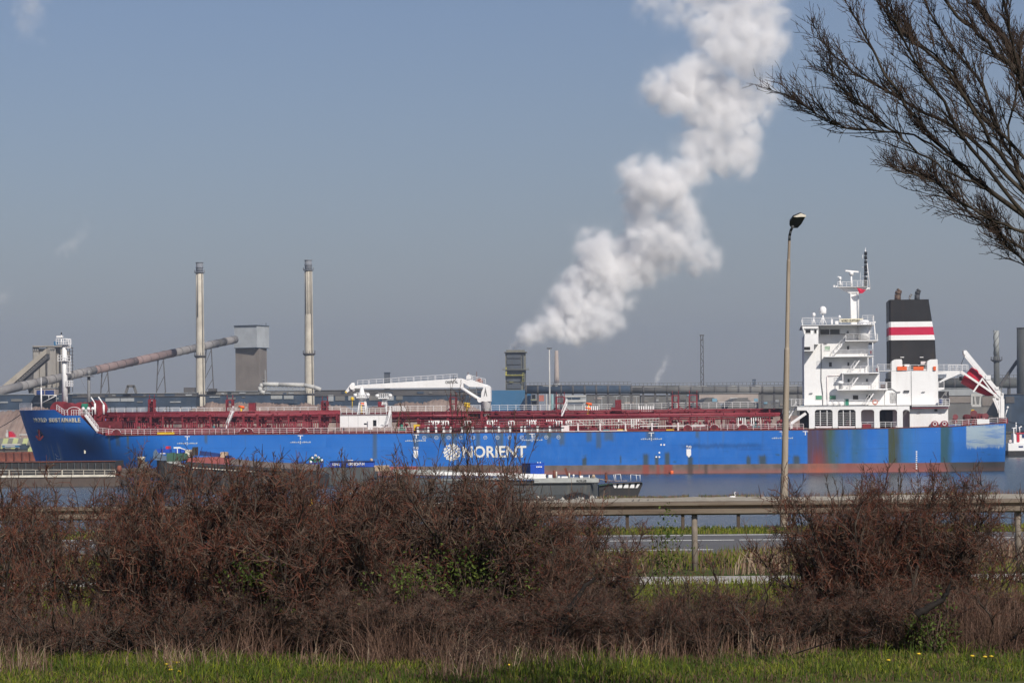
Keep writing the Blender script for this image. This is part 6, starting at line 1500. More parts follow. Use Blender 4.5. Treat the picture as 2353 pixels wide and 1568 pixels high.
pc('wood_pile', (.10, .095, .08), dirt=(.05, .045, .04), dirt_amt=.7, sc=1.5); pc('mud_brown', (.10, .075, .06), dirt=(.05, .04, .035), dirt_amt=.6, sc=.6); pc('cream', (.62, .57, .47), dirt=(.35, .28, .2), dirt_amt=.5, sc=1)
pc('slate_blue', (.10, .14, .20), dirt=(.2, .22, .22), dirt_amt=.4, sc=.6)
# landing stage at left with white railing, dark barge behind
r_, O = thing3('moored_barge', 80, 455, label='low black barge with ribbed side behind the white-railed pontoon', cat='barge')
ob('hull', -160, 264.5, 1060.5, 1117, 455, 10, 'barge_dark', r_, O); ob('gunwale', -160, 265, 1059.7, 1061.2, 454.8, .5, 'rust', r_, O)
for k in range(26):
    u = -150 + k * 16; ob('rib', u, u + 1.6, 1062.5, 1078, 454.7, .4, 'barge_grey', r_, O)
r_, O = thing3('landing_pontoon', 80, 438, label='long brown landing pontoon with white railing at the left edge', cat='pontoon')
ob('hull', -160, 274, 1096.5, 1118, 438, 9, 'mud_brown', r_, O); ob('edge_plank', -160, 265, 1091, 1096, 437.8, .6, 'cream', r_, O)
a = W(-100, 1091, 438.2) - O; b = W(265, 1091, 438.2) - O
railing([a, b], .88, M['cream'], r_, 2, 1.9, .055, sect=8.0)
r_, O = thing3('small_pontoon', 292, 446, label='low brown float beside the timber mooring pile', cat='pontoon'); ob('hull', 266, 316, 1077, 1094, 446, 5, 'mud_brown', r_, O); ob('deck', 267, 314, 1076, 1077.2, 446, 5, 'hatch_brown', r_, O)
m = MB(); p = W(274, 1077, 445); m.lathe((p.x, p.y, p.z), [(.2, -.4), (.62, -.25), (.62, .25), (.2, .4)], 12, axis=Matrix.Rotation(R(90), 3, 'Y')); m.build('steel_drum', M['rust'], label='rusty drum lying on the float left of the pile', category='drum')
r_, O = thing3('mooring_pile', 323, 432, label='thick dark mooring pile with cream band on top, left of bow barge', cat='mooring pile')
m = MB(); z1 = WZv(323, 1055, 432); zt = WZv(323, 1048.5, 432); m.lathe((0, 0, 0), [(.6, -1.5), (.58, z1)], 16); m.build('post', M['wood_pile'], r_)
m = MB(); m.lathe((0, 0, 0), [(.64, z1), (.64, zt), (.2, zt + .03)], 16); m.build('cap_band', M['cream'], r_)
r_, O = thing3('mooring_pile', 331, 470, label='plain dark mooring pile half hidden behind the cream-topped pile', cat='mooring pile')
m = MB(); m.lathe((0, 0, 0), [(.5, -1.5), (.5, WZv(331, 1060, 470))], 14); m.build('post', M['wood_pile'], r_)
# barge with green foredeck
B2 = lambda x, y: (329.5 + x * .15277, 1006.5 + y * .15277)
r_, O = thing3('cargo_barge', 500, 418, label='cargo barge with green foredeck, blue bulwark and red hatch covers', cat='barge')
hullform('hull', [(350, 1056), (385, 1062), (430, 1073), (590, 1083), (745, 1090)], 418, 11, 'barge_dark', r_, O, 0, (26, 0))
op('bow_bulwark', [B2(150, 200), B2(185, 160), B2(215, 215), B2(345, 270), B2(345, 335), B2(140, 320)], 418.5, .5, 'slate_blue', r_, O)
op('bulwark_far', [B2(170, 165), B2(330, 150), B2(335, 240), B2(200, 240)], 426, .4, 'blue', r_, O)
op('foredeck', [B2(345, 220), B2(640, 225), B2(660, 300), B2(560, 345), B2(350, 350)], 419.2, 8, 'deck_green', r_, O)
op('side_deck', [B2(350, 350), B2(540, 340), B2(560, 380), B2(640, 430), B2(500, 430), B2(400, 400)], 418.6, 1, 'bulwark_grey', r_, O)
op('hatch_cover', [B2(640, 295), B2(1140, 280), B2(1140, 385), B2(640, 350)], 420, 8, 'hatch_red', r_, O); op('hatch_cover', [B2(1145, 285), B2(1300, 300), B2(1305, 395), B2(1145, 385)], 420, 8, 'hatch_red', r_, O)
op('hatch_cover', [B2(1310, 318), B2(1700, 360), B2(1700, 425), B2(1310, 395)], 420, 8, 'hatch_brown', r_, O); op('hatch_cover', [B2(1710, 362), B2(2150, 380), B2(2600, 400), B2(2600, 480), B2(1710, 427)], 420, 8, 'hatch_brown', r_, O)
op('coaming', [B2(640, 352), B2(1305, 398), B2(1700, 427), B2(2600, 482), B2(2600, 530), B2(1660, 470), B2(640, 410)], 419.6, .5, 'barge_dark', r_, O)
for k in range(20): u, v = B2(740 + k * 48, 432 + k * 3.2); ob('gunwale_block', u, u + 4.5, v, v + 2.2, 417.7, .4, 'cream', r_, O)
for x0, x1, y0, y1, mt, nm in ((340, 392, 160, 225, 'blue', 'vent_post'), (335, 378, 118, 158, 'lifered', 'post_cap'), (250, 330, 220, 232, 'white', 'bench'), (478, 550, 160, 222, 'blue', 'locker'), (560, 620, 165, 215, 'blue', 'locker'), (630, 695, 170, 275, 'cream', 'windlass'), (735, 790, 130, 255, 'barge_dark', 'winch'), (725, 745, 160, 230, 'hatch_brown', 'winch_drum'), (1230, 1300, 258, 300, 'navy', 'locker'), (1155, 1245, 205, 290, 'timber', 'hatch_crane')):
    ob(nm, *[q for q in (B2(x0, 0)[0], B2(x1, 0)[0], B2(0, y0)[1], B2(0, y1)[1])], 421, 3, mt, r_, O)
op('screen', [B2(850, 185), B2(1150, 225), B2(1150, 275), B2(840, 255)], 427, .4, 'navy', r_, O)
m = MB(); m.beam(W(*B2(455, 140), 421) - O, W(*B2(555, 138), 421) - O, .22); m.beam(W(*B2(510, 140), 421) - O, W(*B2(512, 235), 421) - O, .12); m.beam(W(*B2(555, 142), 421) - O, W(*B2(640, 172), 421) - O, .12); m.build('anchor_davit', M['white'], r_)
# blue-decked vessel with a name
B3 = lambda x, y: (659 + x * .12731, 1018.5 + y * .12731)
r_, O = thing3('motor_barge', 765, 436, label='blue deckhouse vessel with white lettering half hidden by the bushes', cat='barge')
hullform('hull', [(655, 1074), (760, 1074), (865, 1072.5)], 436, 8, 'barge_grey', r_, O, 0, (10, 12))
ob('deckhouse', 757, 858, 1060, 1072, 437.5, 4.5, 'blue', r_, O); ob('roof', 756, 859, 1058.6, 1060, 437.3, 5, 'navy', r_, O); ob('forward_house', 668, 738, 1064, 1077, 437.6, 4, 'blue', r_, O); ob('tarpaulin', 672, 700, 1061, 1066, 438.5, 3, 'navy', r_, O)
ob('post', 785.5, 795, 1060.5, 1070, 437.2, .6, 'navy', r_, O)
def btext(txt, u0, u1, v0, v1, Y, mat, r_, O, name='name_text', bold=.02):
    a = W(u0, v1, Y) - O; b = W(u1, v1, Y) - O; c_ = W(u0, v0, Y) - O
    return text_obj(txt, name, mat, r_, tuple(a), (R(90), 0, 0), c_.z - a.z, b.x - a.x, .03, bold)
btext('OBRECHT-N', 799, 837, 1062, 1068.7, 437.42, M['white2'], r_, O); btext('SONS', 763.5, 780, 1063.4, 1069, 437.42, M['white2'], r_, O)
for x, y in ((405, 250), (440, 240), (520, 240), (570, 260), (600, 290), (480, 290)):
    u, v = B3(x, y); ob('deck_gear', u, u + 6, v, v + 10 - (y - 240) / 12, 438 + (x % 3) * .3, 1, 'green' if x != 440 else 'deck_green', r_, O)
for x, y in ((457, 258), (515, 215), (570, 250), (628, 298), (430, 330)):
    p = W(*B3(x, y), 437.9) - O; m = MB(); m.lathe(p, [(.05, -.22), (.2, -.12), (.22, 0), (.2, .12), (.05, .22)], 10); m.build('fender_ball', M['white'], r_)
p = W(853, 1056, 438) - O; m = MB(); m.lathe(p, [(.05, -.28), (.24, -.15), (.26, 0), (.24, .15), (.05, .28)], 12); m.build('buoy', M['timber'], r_)
m = MB(); m.beam(W(796, 1056.5, 437.5) - O, W(811, 1056.5, 437.5) - O, .1); m.build('handrail', M['white'], r_)
# KOLUS
K = lambda x, y: (1168.2 + x * .14004, 1042.4 + y * .14004)
r_, O = thing3('grey_barge', 1130, 344, label='long grey barge named KOLUS with pale bulwark aground beside the spit', cat='barge')
hullform('hull', [(850, 1097), (1100, 1104), (1250, 1108.5), (1375.5, 1108.5)], 344, 9, 'barge_grey', r_, O, 0, (20, 5))
op('bulwark', [K(420, 402), K(700, 394), K(1450, 396), K(1482, 402), K(1482, 472), K(420, 470)], 343.9, .3, 'bulwark_grey', r_, O); ob('deck', 860, 1372, 1100, 1101.5, 344.5, 8, 'bulwark_grey', r_, O)
ob('rubbing_strake', 1186, 1376, 1108, 1109.6, 343.7, .3, 'barge_dark', r_, O)
btext('KOLUS', 1324.5, 1347, 1101.2, 1106.3, 343.88, M['black'], r_, O)
btext('Ant', 1303, 1313, 1099, 1102.5, 343.88, M['grey'], r_, O, 'scrawl') if False else None
op('thruster_arch', [K(815, 742)] + [K(815 + 570 * f, 742 - 118 * math.sin(math.pi * (f ** 1.15)) ** .8) for f in np.linspace(.04, .96, 12)] + [K(1390, 742)], 343.85, .1, 'black', r_, O)  # flat black sheet stands for the shadow in the arched recess
ob('waterline_band', 1186, 1300, 1144.5, 1149, 343.8, .2, 'barge_dark', r_, O)
for u0, u1, v0, v1 in ((994, 1254, 1085.5, 1092), (1168, 1254, 1091, 1097.6)): op('coaming', [(u0, v0 - 3), (u1, v0 + 3), (u1, v1 + 2), (u0, v1 - 2)], 345.5 - (v0 > 1088) * .8, .4, 'white', r_, O)
for x0, x1, y0, y1 in ((655, 715, 340, 390), (806, 845, 362, 390), (868, 972, 366, 390), (1168, 1220, 352, 390), (1316, 1330, 345, 390)): ob('deck_locker', K(x0, 0)[0], K(x1, 0)[0], K(0, y0)[1], K(0, y1)[1], 345, .8, 'white', r_, O)
for x, y0, mt in ((748, 265, 'rust'), (1170, 280, 'rust'), (783, 285, 'cream'), (995, 312, 'cream'), (1345, 345, 'barge_dark'), (620, 345, 'barge_dark')):
    p = W(*K(x, 392), 345.5) - O; q = W(*K(x, y0), 345.5) - O; m = MB(); m.tube(p, q, .17 if mt == 'rust' else .1, None, 10); m.build('bollard', M[mt], r_)
m = MB(); m.beam(W(*K(975, 362), 346) - O, W(*K(925, 230), 346) - O, .3); m.build('rusty_anchor', M['rust'], r_)
m = MB(); p = W(*K(1065, 350), 345.5) - O; m.lathe(p, [(.05, -.15), (.16, 0), (.05, .15)], 10); m.tube(p, p - Vector((0, 0, .4)), .05); m.build('deck_lamp', M['white'], r_)
m = MB(); p = W(*K(1392, 360), 345) - O; m.lathe(p, [(.16, -.25), (.24, 0), (.1, .2)], 10); m.build('rope_coil', M['timber'], r_)
ob('cargo_stack', 1044, 1138, 1068.5, 1083, 349, 4, 'mud_brown', r_, O); op('deck_plate', [(902, 1077), (1044, 1081), (1060, 1092), (902, 1088)], 347, 3, 'bulwark_grey', r_, O); op('hatch', [(894, 1072), (958, 1071), (958, 1078), (894, 1079)], 349, 3, 'hatch_red', r_, O)
for k in range(6):
    v = 1068.6 + k * 2.2; m = MB(); o2(m, 859 + k * .6, 893 + (k > 2) * 3, v, v + 1.5, 348 - .3 * k, 2, O); m.build('plank_stack', M['timber'], label='stack of sawn planks, layer %s of six on the grey barge' % ('one', 'two', 'three', 'four', 'five', 'six')[k]) if False else m.build('timber_layer', M['timber'], r_)
c_, O = thing3('blue_container', 1222, 350, label='bright blue steel container standing on the KOLUS barge', cat='container')
mb = MB(); x0, x1, x2 = WX(1197.5, 350) - O.x, WX(1217, 349) - O.x, WX(1248.5, 352) - O.x; z0, z1 = WZv(1222, 1088.5, 350), WZv(1222, 1064.5, 350)
mb.prismz([(x0, 1.6), (x1, 0), (x2, 1.2), (x2 - 1.1, 2.8)], z0, z1); mb.build('body', M['blue'], c_)
mb = MB(); mb.prismz([(x0 - .03, 1.55), (x1 - .03, -.05), (x1, 0), (x0, 1.6)], z0, z1); mb.build('shaded_end', M['navy'], c_)  # navy sheet colours the container's end as its shaded side
mb = MB(); mb.prismz([(x0 - .1, 1.6), (x1, -.12), (x2 + .08, 1.2), (x2 - 1.1, 2.9)], z1, z1 + .08); mb.build('roof', M['blue'], c_)
for k in range(9):
    f = (k + .5) / 9; mb = MB(); x = x1 + (x2 - x1) * f; mb.box(x - .02, x + .02, 1.2 * f - .05, 1.2 * f + .02, z0 + .05, z1 - .3); mb.build('corrugation', M['blue'], c_)
for k in range(4): mb = MB(); x = x1 + (x2 - x1) * (.42 + k * .11); mb.box(x, x + .14, 1.2 * (.42 + k * .11) - .04, 1.2 * (.42 + k * .11), z1 - .5, z1 - .34); mb.build('label_mark', M['white2'], c_)
for u in (1235, 1241):
    p = W(u, 1062.3, 351) - O; mb = MB(); mb.lathe(p, [(.03, -.12), (.09, 0), (.03, .12)], 8); mb.build('roof_lamp', M['white'], c_)
# dark boat with white stern ports
r_, O = thing3('dark_launch', 1425, 350, label='dark steel boat with five white slanted panels on its stern beyond KOLUS', cat='boat')
m = MB(); top = wpoly([K(1484, 512), K(1700, 482), K(2190, 466), K(2200, 495), K(2115, 702), K(1484, 702)], 350); m.prism([(x - O.x, z) for x, z in top], 0, 4.5); m.build('hull', M['barge_dark'], r_)
op('gunwale', [K(1484, 508), K(1700, 478), K(2190, 460), K(2200, 470), K(1700, 488), K(1484, 520)], 349.7, .4, 'deck_green', r_, O); op('gunwale_light', [K(1700, 478), K(2140, 455), K(2190, 462), K(1700, 484)], 349.6, .3, 'hatch_brown', r_, O)
for a in ((1703, 1768, 1768, 1735), (1812, 1868, 1860, 1785), (1912, 1966, 1964, 1882), (2012, 2064, 2062, 1982), (2112, 2160, 2115, 2080)):
    op('white_panel', [K(a[0], 488), K(a[1], 480), K(a[2], 553), K(a[3], 555)], 349.9, .15, 'white', r_, O)
for x0, x1 in ((1722, 1740), (1752, 1758), (1835, 1848), (2001, 2003), (2090, 2103), (2155, 2157)):
    m = MB(); m.tube(W(*K(x0, 335), 351) - O, W(*K(x1, 440), 351) - O, .035, None, 5); m.build('rail_post', M['white2'], r_)
m = MB(); m.tube(W(*K(1722, 336), 351) - O, W(*K(1838, 330), 351) - O, .03, None, 4); m.tube(W(*K(2001, 332), 351) - O, W(*K(2155, 350), 351) - O, .03, None, 4); m.build('top_rail', M['white2'], r_)
m = MB(); m.tube(W(*K(1598, 468), 351) - O, W(*K(1598, 295), 351) - O, .17, None, 10); m.build('bollard', M['rust'], r_); ob('boom', K(1745, 0)[0], K(1945, 0)[0], 1103.2, 1104.2, 350.5, .2, 'timber', r_, O)
ob('rusty_winch', K(1462, 0)[0], K(1492, 0)[0], K(0, 405)[1], K(0, 465)[1], 350.2, .5, 'rust', r_, O)
m = MB(); pts = [W(*K(1400, 388), 346), W(*K(1500, 410), 347), W(*K(1620, 432), 348), W(*K(1720, 438), 350)]; m.path(pts, .04, 5); m.build('yellow_rope', M['timber'], label='yellowish mooring rope between the KOLUS bow and dark boat', category='rope')
# fender on the hull
p = on_hull(1543, 1085.5); r2 = .33; m = MB(); m.lathe(ship.matrix_world @ Vector((0, 0, 0)) if False else Matrix.Translation((BX, BY, 0)) @ Matrix.Rotation(math.atan2(EY, EX), 4, 'Z') @ Vector((p.x, p.y - .4, p.z)), [(.25, -.42), (.33, -.35), (.33, .35), (.25, .42)], 14); m.build('orange_float', M['orange'], label='small orange float in the water against the blue hull', category='buoy')
# rocks by the barge, birds
rk = random.Random(2); proto_r = None
for k in range(34):
    u = rk.uniform(1255, 1420) if k < 28 else rk.uniform(1230, 1300); v = 1146.5 + rk.uniform(-5, 3) - (u - 1255) * .01
    if proto_r is None:
        m = MB(); m.lathe((0, 0, 0), [(.05, -.3), (.33, -.22), (.4, 0), (.28, .22), (.06, .3)], 7, smooth=False); o = m.build('rock', M['stone']); proto_r = o
    else: o = proto_r.copy(); link(o)
    o.location = W(u, v, 336 + rk.uniform(-2, 2)); s_ = rk.uniform(.25, .75); o.scale = (s_ * rk.uniform(.8, 1.5), s_, s_ * .7); o.rotation_euler = (rk.uniform(0, 3), rk.uniform(0, 3), rk.uniform(0, 6))
    tag(o, 'pale stone lying on the sand at the foot of the grey barge', 'rock', 'stones by the grey barge')
def bird(u, v, Y, h, body, label, name, cat, swan=False, upright=False):
    p = W(u, v, Y); r_ = empty(name, p, label=label, cat=cat); s = h
    m = MB()
    if swan:
        m.lathe((0, 0, s * .18), [(.01, -.55 * s), (.17 * s, -.35 * s), (.22 * s, 0), (.17 * s, .3 * s), (.05 * s, .5 * s)], 12, axis=Matrix.Rotation(R(90), 3, 'Y')); b = m.build('body', M[body], r_)
        m = MB(); pts = [Vector((.3 * s, 0, .25 * s)), Vector((.42 * s, 0, .45 * s)), Vector((.36 * s, 0, .68 * s)), Vector((.30 * s, 0, .85 * s)), Vector((.38 * s, 0, .97 * s)), Vector((.48 * s, 0, .95 * s))]
        for i, (a, c_) in enumerate(zip(pts[:-1], pts[1:])): m.tube(a, c_, (.085, .06, .05, .05, .065)[i] * s, (.06, .05, .05, .065, .06)[i] * s, 8)
        m.build('neck', M[body], r_)
        m = MB(); m.tube((.48 * s, 0, .95 * s), (.6 * s, 0, .9 * s), .035 * s, .015 * s, 6); m.build('bill', M['orange'], r_)
    else:
        t_ = 60 if upright else 15; m.lathe((0, 0, s * .45), [(.02, -.5 * s), (.16 * s, -.2 * s), (.2 * s, .05 * s), (.1 * s, .35 * s)], 10, axis=Matrix.Rotation(R(90 - t_), 3, 'Y')); m.lathe((.2 * s, 0, s * .85), [(.02, -.1 * s), (.1 * s, 0), (.03, .1 * s)], 8); m.build('body', M[body], r_)
        m = MB(); m.tube((.28 * s, 0, s * .85), (.42 * s, 0, s * .83), .03 * s, .01, 5); m.tube((0, .05 * s, 0), (0, .05 * s, .3 * s), .02 * s); m.tube((0, -.05 * s, 0), (0, -.05 * s, .3 * s), .02 * s); m.build('bill_and_legs', M['timber'], r_)
bird(1682.5, 1144, 330, .78, 'white', 'white swan sitting on the sand spit left of the lamp post', 'swan', 'bird', True)
bird(1715, 1144, 330, .45, 'black', 'dark upright bird on the spit between swan and lamp post', 'cormorant', 'bird', upright=True)
bird(1743.8, 1145, 330, .22, 'white', 'tiny white gull on the spit right of the dark bird', 'gull', 'bird')
for u, lb_ in ((1454, 'leftmost'), (1467, 'second'), (1487.5, 'third'), (1500, 'rightmost')): bird(u, 1152.5, 324, .38, 'darkgrey', lb_ + ' of four dark ducks resting on near edge of the spit', 'duck', 'bird')
# tug at the right edge
T_ = lambda x, y: (2126.8 + x * .22915, 718.9 + y * .22915)
r_, O = thing3('white_tug', 2345, 655, label='white and red workboat at the far quay on the right edge', cat='tug')
ob('hull', 2316, 2420, T_(0, 1378)[1], T_(0, 1428)[1] + 1, 655, 7, 'barge_dark', r_, O); ob('bulwark', 2316, 2420, T_(0, 1300)[1], T_(0, 1377)[1], 655.1, 6.5, 'white', r_, O); ob('wheelhouse', T_(885, 0)[0], 2420, T_(0, 1205)[1], T_(0, 1300)[1], 656, 4, 'white', r_, O)
ob('roof_line', T_(905, 0)[0], 2420, T_(0, 1197)[1], T_(0, 1206)[1], 655.7, 5, 'lifered', r_, O); ob('door', T_(912, 0)[0], T_(938, 0)[0], T_(0, 1212)[1], T_(0, 1290)[1], 655.8, .3, 'lifered', r_, O); ob('window', T_(966, 0)[0], 2420, T_(0, 1215)[1], T_(0, 1245)[1], 655.8, .3, 'navy', r_, O); ob('side_port', T_(930, 0)[0], T_(975, 0)[0], T_(0, 1330)[1], T_(0, 1344)[1], 655, .2, 'navy', r_, O)
m = MB(); 
for a, b in (((903, 1200), (903, 1095)), ((860, 1152), (905, 1150)), ((940, 1200), (938, 1140)), ((880, 1150), (880, 1300)), ((925, 1150), (960, 1135))): m.tube(W(*T_(*a), 656) - O, W(*T_(*b), 656) - O, .14, None, 5)
m.build('mast', M['white2'], r_)
m = MB(); p = W(*T_(845, 1285), 655) - O; m.lathe(p, [(.3, -.12), (.42, 0), (.3, .12)], 12, axis=Matrix.Rotation(R(90), 3, 'X')); m.build('lifebuoy', M['pinkrail'], r_)
# ================================================================ ROADSIDE
t = NT('weathered_guard_rail'); g = t.geo(); n = t.noise(t.scale(g, .5, 2, 6), 1, 5, .65); n2 = t.noise(g, 5, 4, .7)
c = t.mix(t.rng(n, .35, .7), (.185, .148, .11), (.12, .088, .062)); c = t.mix(t.math('MULTIPLY', t.rng(n2, .5, .8), .5), c, (.10, .06, .04)); M['rail'] = t.fin(c, .7, .15, .3)
def wbeam(zt, zb, Y, thick=.14):
    h = zt - zb; return [(Y, zt), (Y - thick * .5, zt - h * .03), (Y - thick, zt - h * .14), (Y - thick, zt - h * .28), (Y - thick * .25, zt - h * .44), (Y - thick * .25, zt - h * .54), (Y - thick, zt - h * .70), (Y - thick, zt - h * .88), (Y - thick * .5, zb + h * .02), (Y, zb), (Y + .01, zb), (Y - thick * .2, zt - h * .5), (Y + .01, zt)]
def guard(Y, zt, zb, post_u, pr, label, name, round_=True, post_bot=GZ):
    r_ = empty(name, (0, Y, 0), label=label, cat='guard rail'); L = 3.72 if round_ else 3.4
    sec_ = wbeam(zt, zb, 0)
    for k in range(-8, 9):
        m = MB(); x0 = post_u[0] + k * L; n_ = len(sec_); vs = [(x0, y, z) for y, z in sec_] + [(x0 + L + .03, y - .003 * (k % 2), z) for y, z in sec_]
        m._add(vs, [(i, (i + 1) % n_, n_ + (i + 1) % n_, n_ + i) for i in range(n_)]); m.build('rail_beam', M['rail'], r_)
        if round_:
            m = MB()
            for dz in (.07, .21): m.tube((x0 + .1, -.09, zb + dz), (x0 + .1, -.06, zb + dz), .016, None, 6)
            m.build('bolt_pair', M['rust'], r_)
    for x in post_u:
        m = MB()
        if round_: m.tube((x, .08, post_bot - .3), (x, .08, zt - .02), pr, pr * .95, 14)
        else: m.box(x - pr, x + pr, .02, .12, post_bot - .3, zt - .02)
        m.build('post', M['wood_post'] if round_ else M['darkpost'], r_)
pc('wood_post', (.20, .165, .13), dirt=(.09, .07, .055), dirt_amt=.8, sc=4); pc('darkpost', (.07, .05, .035), dirt=(.16, .12, .08), dirt_amt=.5, sc=4)
def ux(u, Y, v): return W(u, v, Y).x
zt_, zb_ = WZv(1590, 1150.5, 62), WZv(1590, 1182.3, 62)
guard(62, zt_, zb_, [ux(u, 62, 1240) for u in (1224 - 372 * 3, 1224 - 744, 1224 - 372, 1224, 1596, 1968, 2340, 2712)][0:1] + [ux(1224 + 372 * k, 62, 1240) for k in range(-2, 5)], .072, 'near rusty guard rail on round wooden posts crossing the whole picture', 'near_guard_rail')
guard(83.5, WZv(1590, 1156, 83.5), WZv(1590, 1179, 83.5), [ux(1441 + 127.7 * k, 83.5, 1200) for k in range(-14, 9)], .05, 'far guard rail behind the road, only its thin dark posts showing', 'far_guard_rail', False)
# lamp post
YL = 84.6; b = W(1800, 1216, YL); lp = empty('lamp_post', (b.x, b.y, 0), label='tall tapered brown lamp post with dark angled head in front of the ship', cat='lamp post')
t = NT('lamp_post_paint'); g = t.geo(); n = t.noise(t.scale(g, 6, 6, .8), 1, 5, .6); M['post'] = t.fin(t.mix(t.rng(n, .35, .7), (.33, .275, .21), (.22, .175, .13)), .6, 0, .3)
def LPT(u, v): return W(u, v, YL) - Vector((b.x, b.y, 0))
knots = [(1800, 1220, .125), (1800.6, 1150, .122), (1801.7, 1095, .12), (1802, 1090, .105), (1807.6, 803, .088), (1807.8, 797, .070), (1811.4, 600, .060), (1811.6, 595, .045), (1813, 553, .042)]
m = MB()
for a_, b_ in zip(knots[:-1], knots[1:]): m.tube(LPT(*a_[:2]), LPT(*b_[:2]), a_[2], b_[2], 18, False)
m.build('pole', M['post'], lp)
m = MB(); pts = [LPT(1813, 553), LPT(1813.6, 541), LPT(1815.5, 530), LPT(1819.5, 521)]; pts = [p + Vector((0, -.25 * i * i / 9, 0)) for i, p in enumerate(pts)]; m.path(pts, .042, 10); m.build('curved_arm', M['darkgrey'], lp)
hp = [(1813.6, 509), (1819.6, 499.5), (1835.7, 493.5), (1846.5, 497.5), (1846.5, 502.3), (1841, 514.5), (1833.7, 522.7), (1819.6, 522.7), (1814.4, 517.5)]
def tilted(pts, th, dy, mat, name):
    P_ = [LPT(u, v) for u, v in pts]; zc = sum(p.z for p in P_) / len(P_); n_ = len(P_); A_ = [Vector((p.x, -.1 - (p.z - zc) * 1.7 + dy, p.z)) for p in P_]; B_ = [p + Vector((0, th * .86, th * .5)) for p in A_]
    m = MB(); m._add(A_ + B_, [tuple(range(n_)), tuple(range(2 * n_ - 1, n_ - 1, -1))] + [(i, n_ + i, n_ + (i + 1) % n_, (i + 1) % n_) for i in range(n_)]); return m.build(name, mat, lp)
tilted(hp, .10, 0, M['darkgrey'], 'lamp_head')
m = MB(); tp = [(1819, 500.3), (1835.7, 492.6), (1847.3, 497), (1847.3, 501), (1838, 500.5), (1826, 501.5)]; m.prism([(LPT(u, v).x, LPT(u, v).z) for u, v in tp], -.48, -.08); m.build('top_shell', M['cream'], lp)
m = MB(); m.box(-.16, .16, -.16, .16, GZ - .1, GZ + .03); m.build('base_plate', M['darkgrey'], lp)

# ================================================================ PLANTS
def seg_mesh(S, E, r0, r1, mi, name, mats, parent=None, sides=3, **k):
    """tapering prisms for many segments at once"""
    S = np.asarray(S); E = np.asarray(E); d = E - S; L = np.linalg.norm(d, axis=1, keepdims=True) + 1e-9; d = d / L
    ref = np.where(np.abs(d[:, 2:3]) < .9, np.array([[0, 0, 1.]]), np.array([[1., 0, 0]])); a = np.cross(d, ref); a /= np.linalg.norm(a, axis=1, keepdims=True); b = np.cross(d, a)
    n = len(S); V_ = np.empty((n, 2 * sides, 3))
    for j in range(sides):
        an = 2 * math.pi * j / sides; o = a * math.cos(an) + b * math.sin(an)
        V_[:, j] = S + o * r0[:, None]; V_[:, sides + j] = E + o * r1[:, None]
    base = (np.arange(n) * 2 * sides)[:, None]; F_ = []
    for j in range(sides):
        F_.append(base + np.array([[j, (j + 1) % sides, sides + (j + 1) % sides, sides + j]]))
    F_ = np.stack(F_, 1).reshape(-1, 4); mi = np.repeat(mi, sides)
    return mesh_np(name, V_.reshape(-1, 3), F_, mats, parent, mi, **k)
def grow(P, D, L, r, ns, jit, trop, rng_, taper=.35, tv=(0, 0, 1)):
    """polylines: returns segments and the sampled joints"""
    S, E, A, B = [], [], [], []; p = P.copy(); d = D.copy(); tv = np.array(tv, float)
    J = [p.copy()]; DD = [d.copy()]
    for i in range(ns):
        d = d + rng_.normal(0, jit, d.shape) + tv * trop; d /= np.linalg.norm(d, axis=1, keepdims=True)
        q = p + d * (L / ns)[:, None]; f0, f1 = i / ns, (i + 1) / ns
        S.append(p); E.append(q); A.append(r * (1 - (1 - taper) * f0)); B.append(r * (1 - (1 - taper) * f1)); p = q; J.append(q); DD.append(d.copy())
    return (np.concatenate(S), np.concatenate(E), np.concatenate(A), np.concatenate(B)), np.stack(J, 1), np.stack(DD, 1)
def children(J, DD, n, f0, f1, ang, rng_, bias=(0, 0, 0)):
    N, K, _ = J.shape; f = rng_.uniform(f0, f1, (N, n)) * (K - 1); i = np.minimum(f.astype(int), K - 2); fr = (f - i)[..., None]
    ar = np.arange(N)[:, None]; P = J[ar, i] * (1 - fr) + J[ar, i + 1] * fr; D = DD[ar, i + 1]
    rv = rng_.normal(0, 1, D.shape); rv -= (rv * D).sum(-1, keepdims=True) * D; rv /= np.linalg.norm(rv, axis=-1, keepdims=True)
    an = np.abs(rng_.normal(ang, ang * .3, (N, n)))[..., None]; D2 = D * np.cos(an) + rv * np.sin(an) + np.array(bias); D2 /= np.linalg.norm(D2, axis=-1, keepdims=True)
    return P.reshape(-1, 3), D2.reshape(-1, 3), f.reshape(-1) / (K - 1)
def twigmat(name, c1, c2, sc=3.0):
    t = NT(name); g = t.geo(); n = t.noise(g, sc, 4, .6); m_ = t.fin(t.mix(t.rng(n, .3, .7), c1, c2), .85, 0, .15); return m_
M['bark_black'] = twigmat('black_dead_bark', (.010, .008, .007), (.025, .02, .017), 6)
M['bark'] = twigmat('dark_shrub_bark', (.030, .022, .017), (.075, .058, .045))
M['tw_red'] = twigmat('red_brown_twig', (.070, .024, .016), (.135, .050, .030)); M['tw_dull'] = twigmat('dull_brown_twig', (.050, .033, .025), (.105, .070, .052)); M['tw_tan'] = twigmat('tan_twig', (.12, .075, .05), (.20, .135, .09))
M['tree_bark'] = twigmat('bare_tree_bark', (.018, .014, .011), (.06, .049, .036), 1.5); M['tree_twig'] = twigmat('bare_tree_twig', (.022, .015, .012), (.06, .04, .03), 2)
def leafmat(name, c1, c2):
    t = NT(name); g = t.geo(); n = t.noise(g, 2.5, 4, .6); m_ = t.fin(t.mix(t.rng(n, .3, .7), c1, c2), .7, 0, .2); return m_
M['leaf'] = leafmat('young_green_leaf', (.035, .062, .008), (.09, .115, .018))
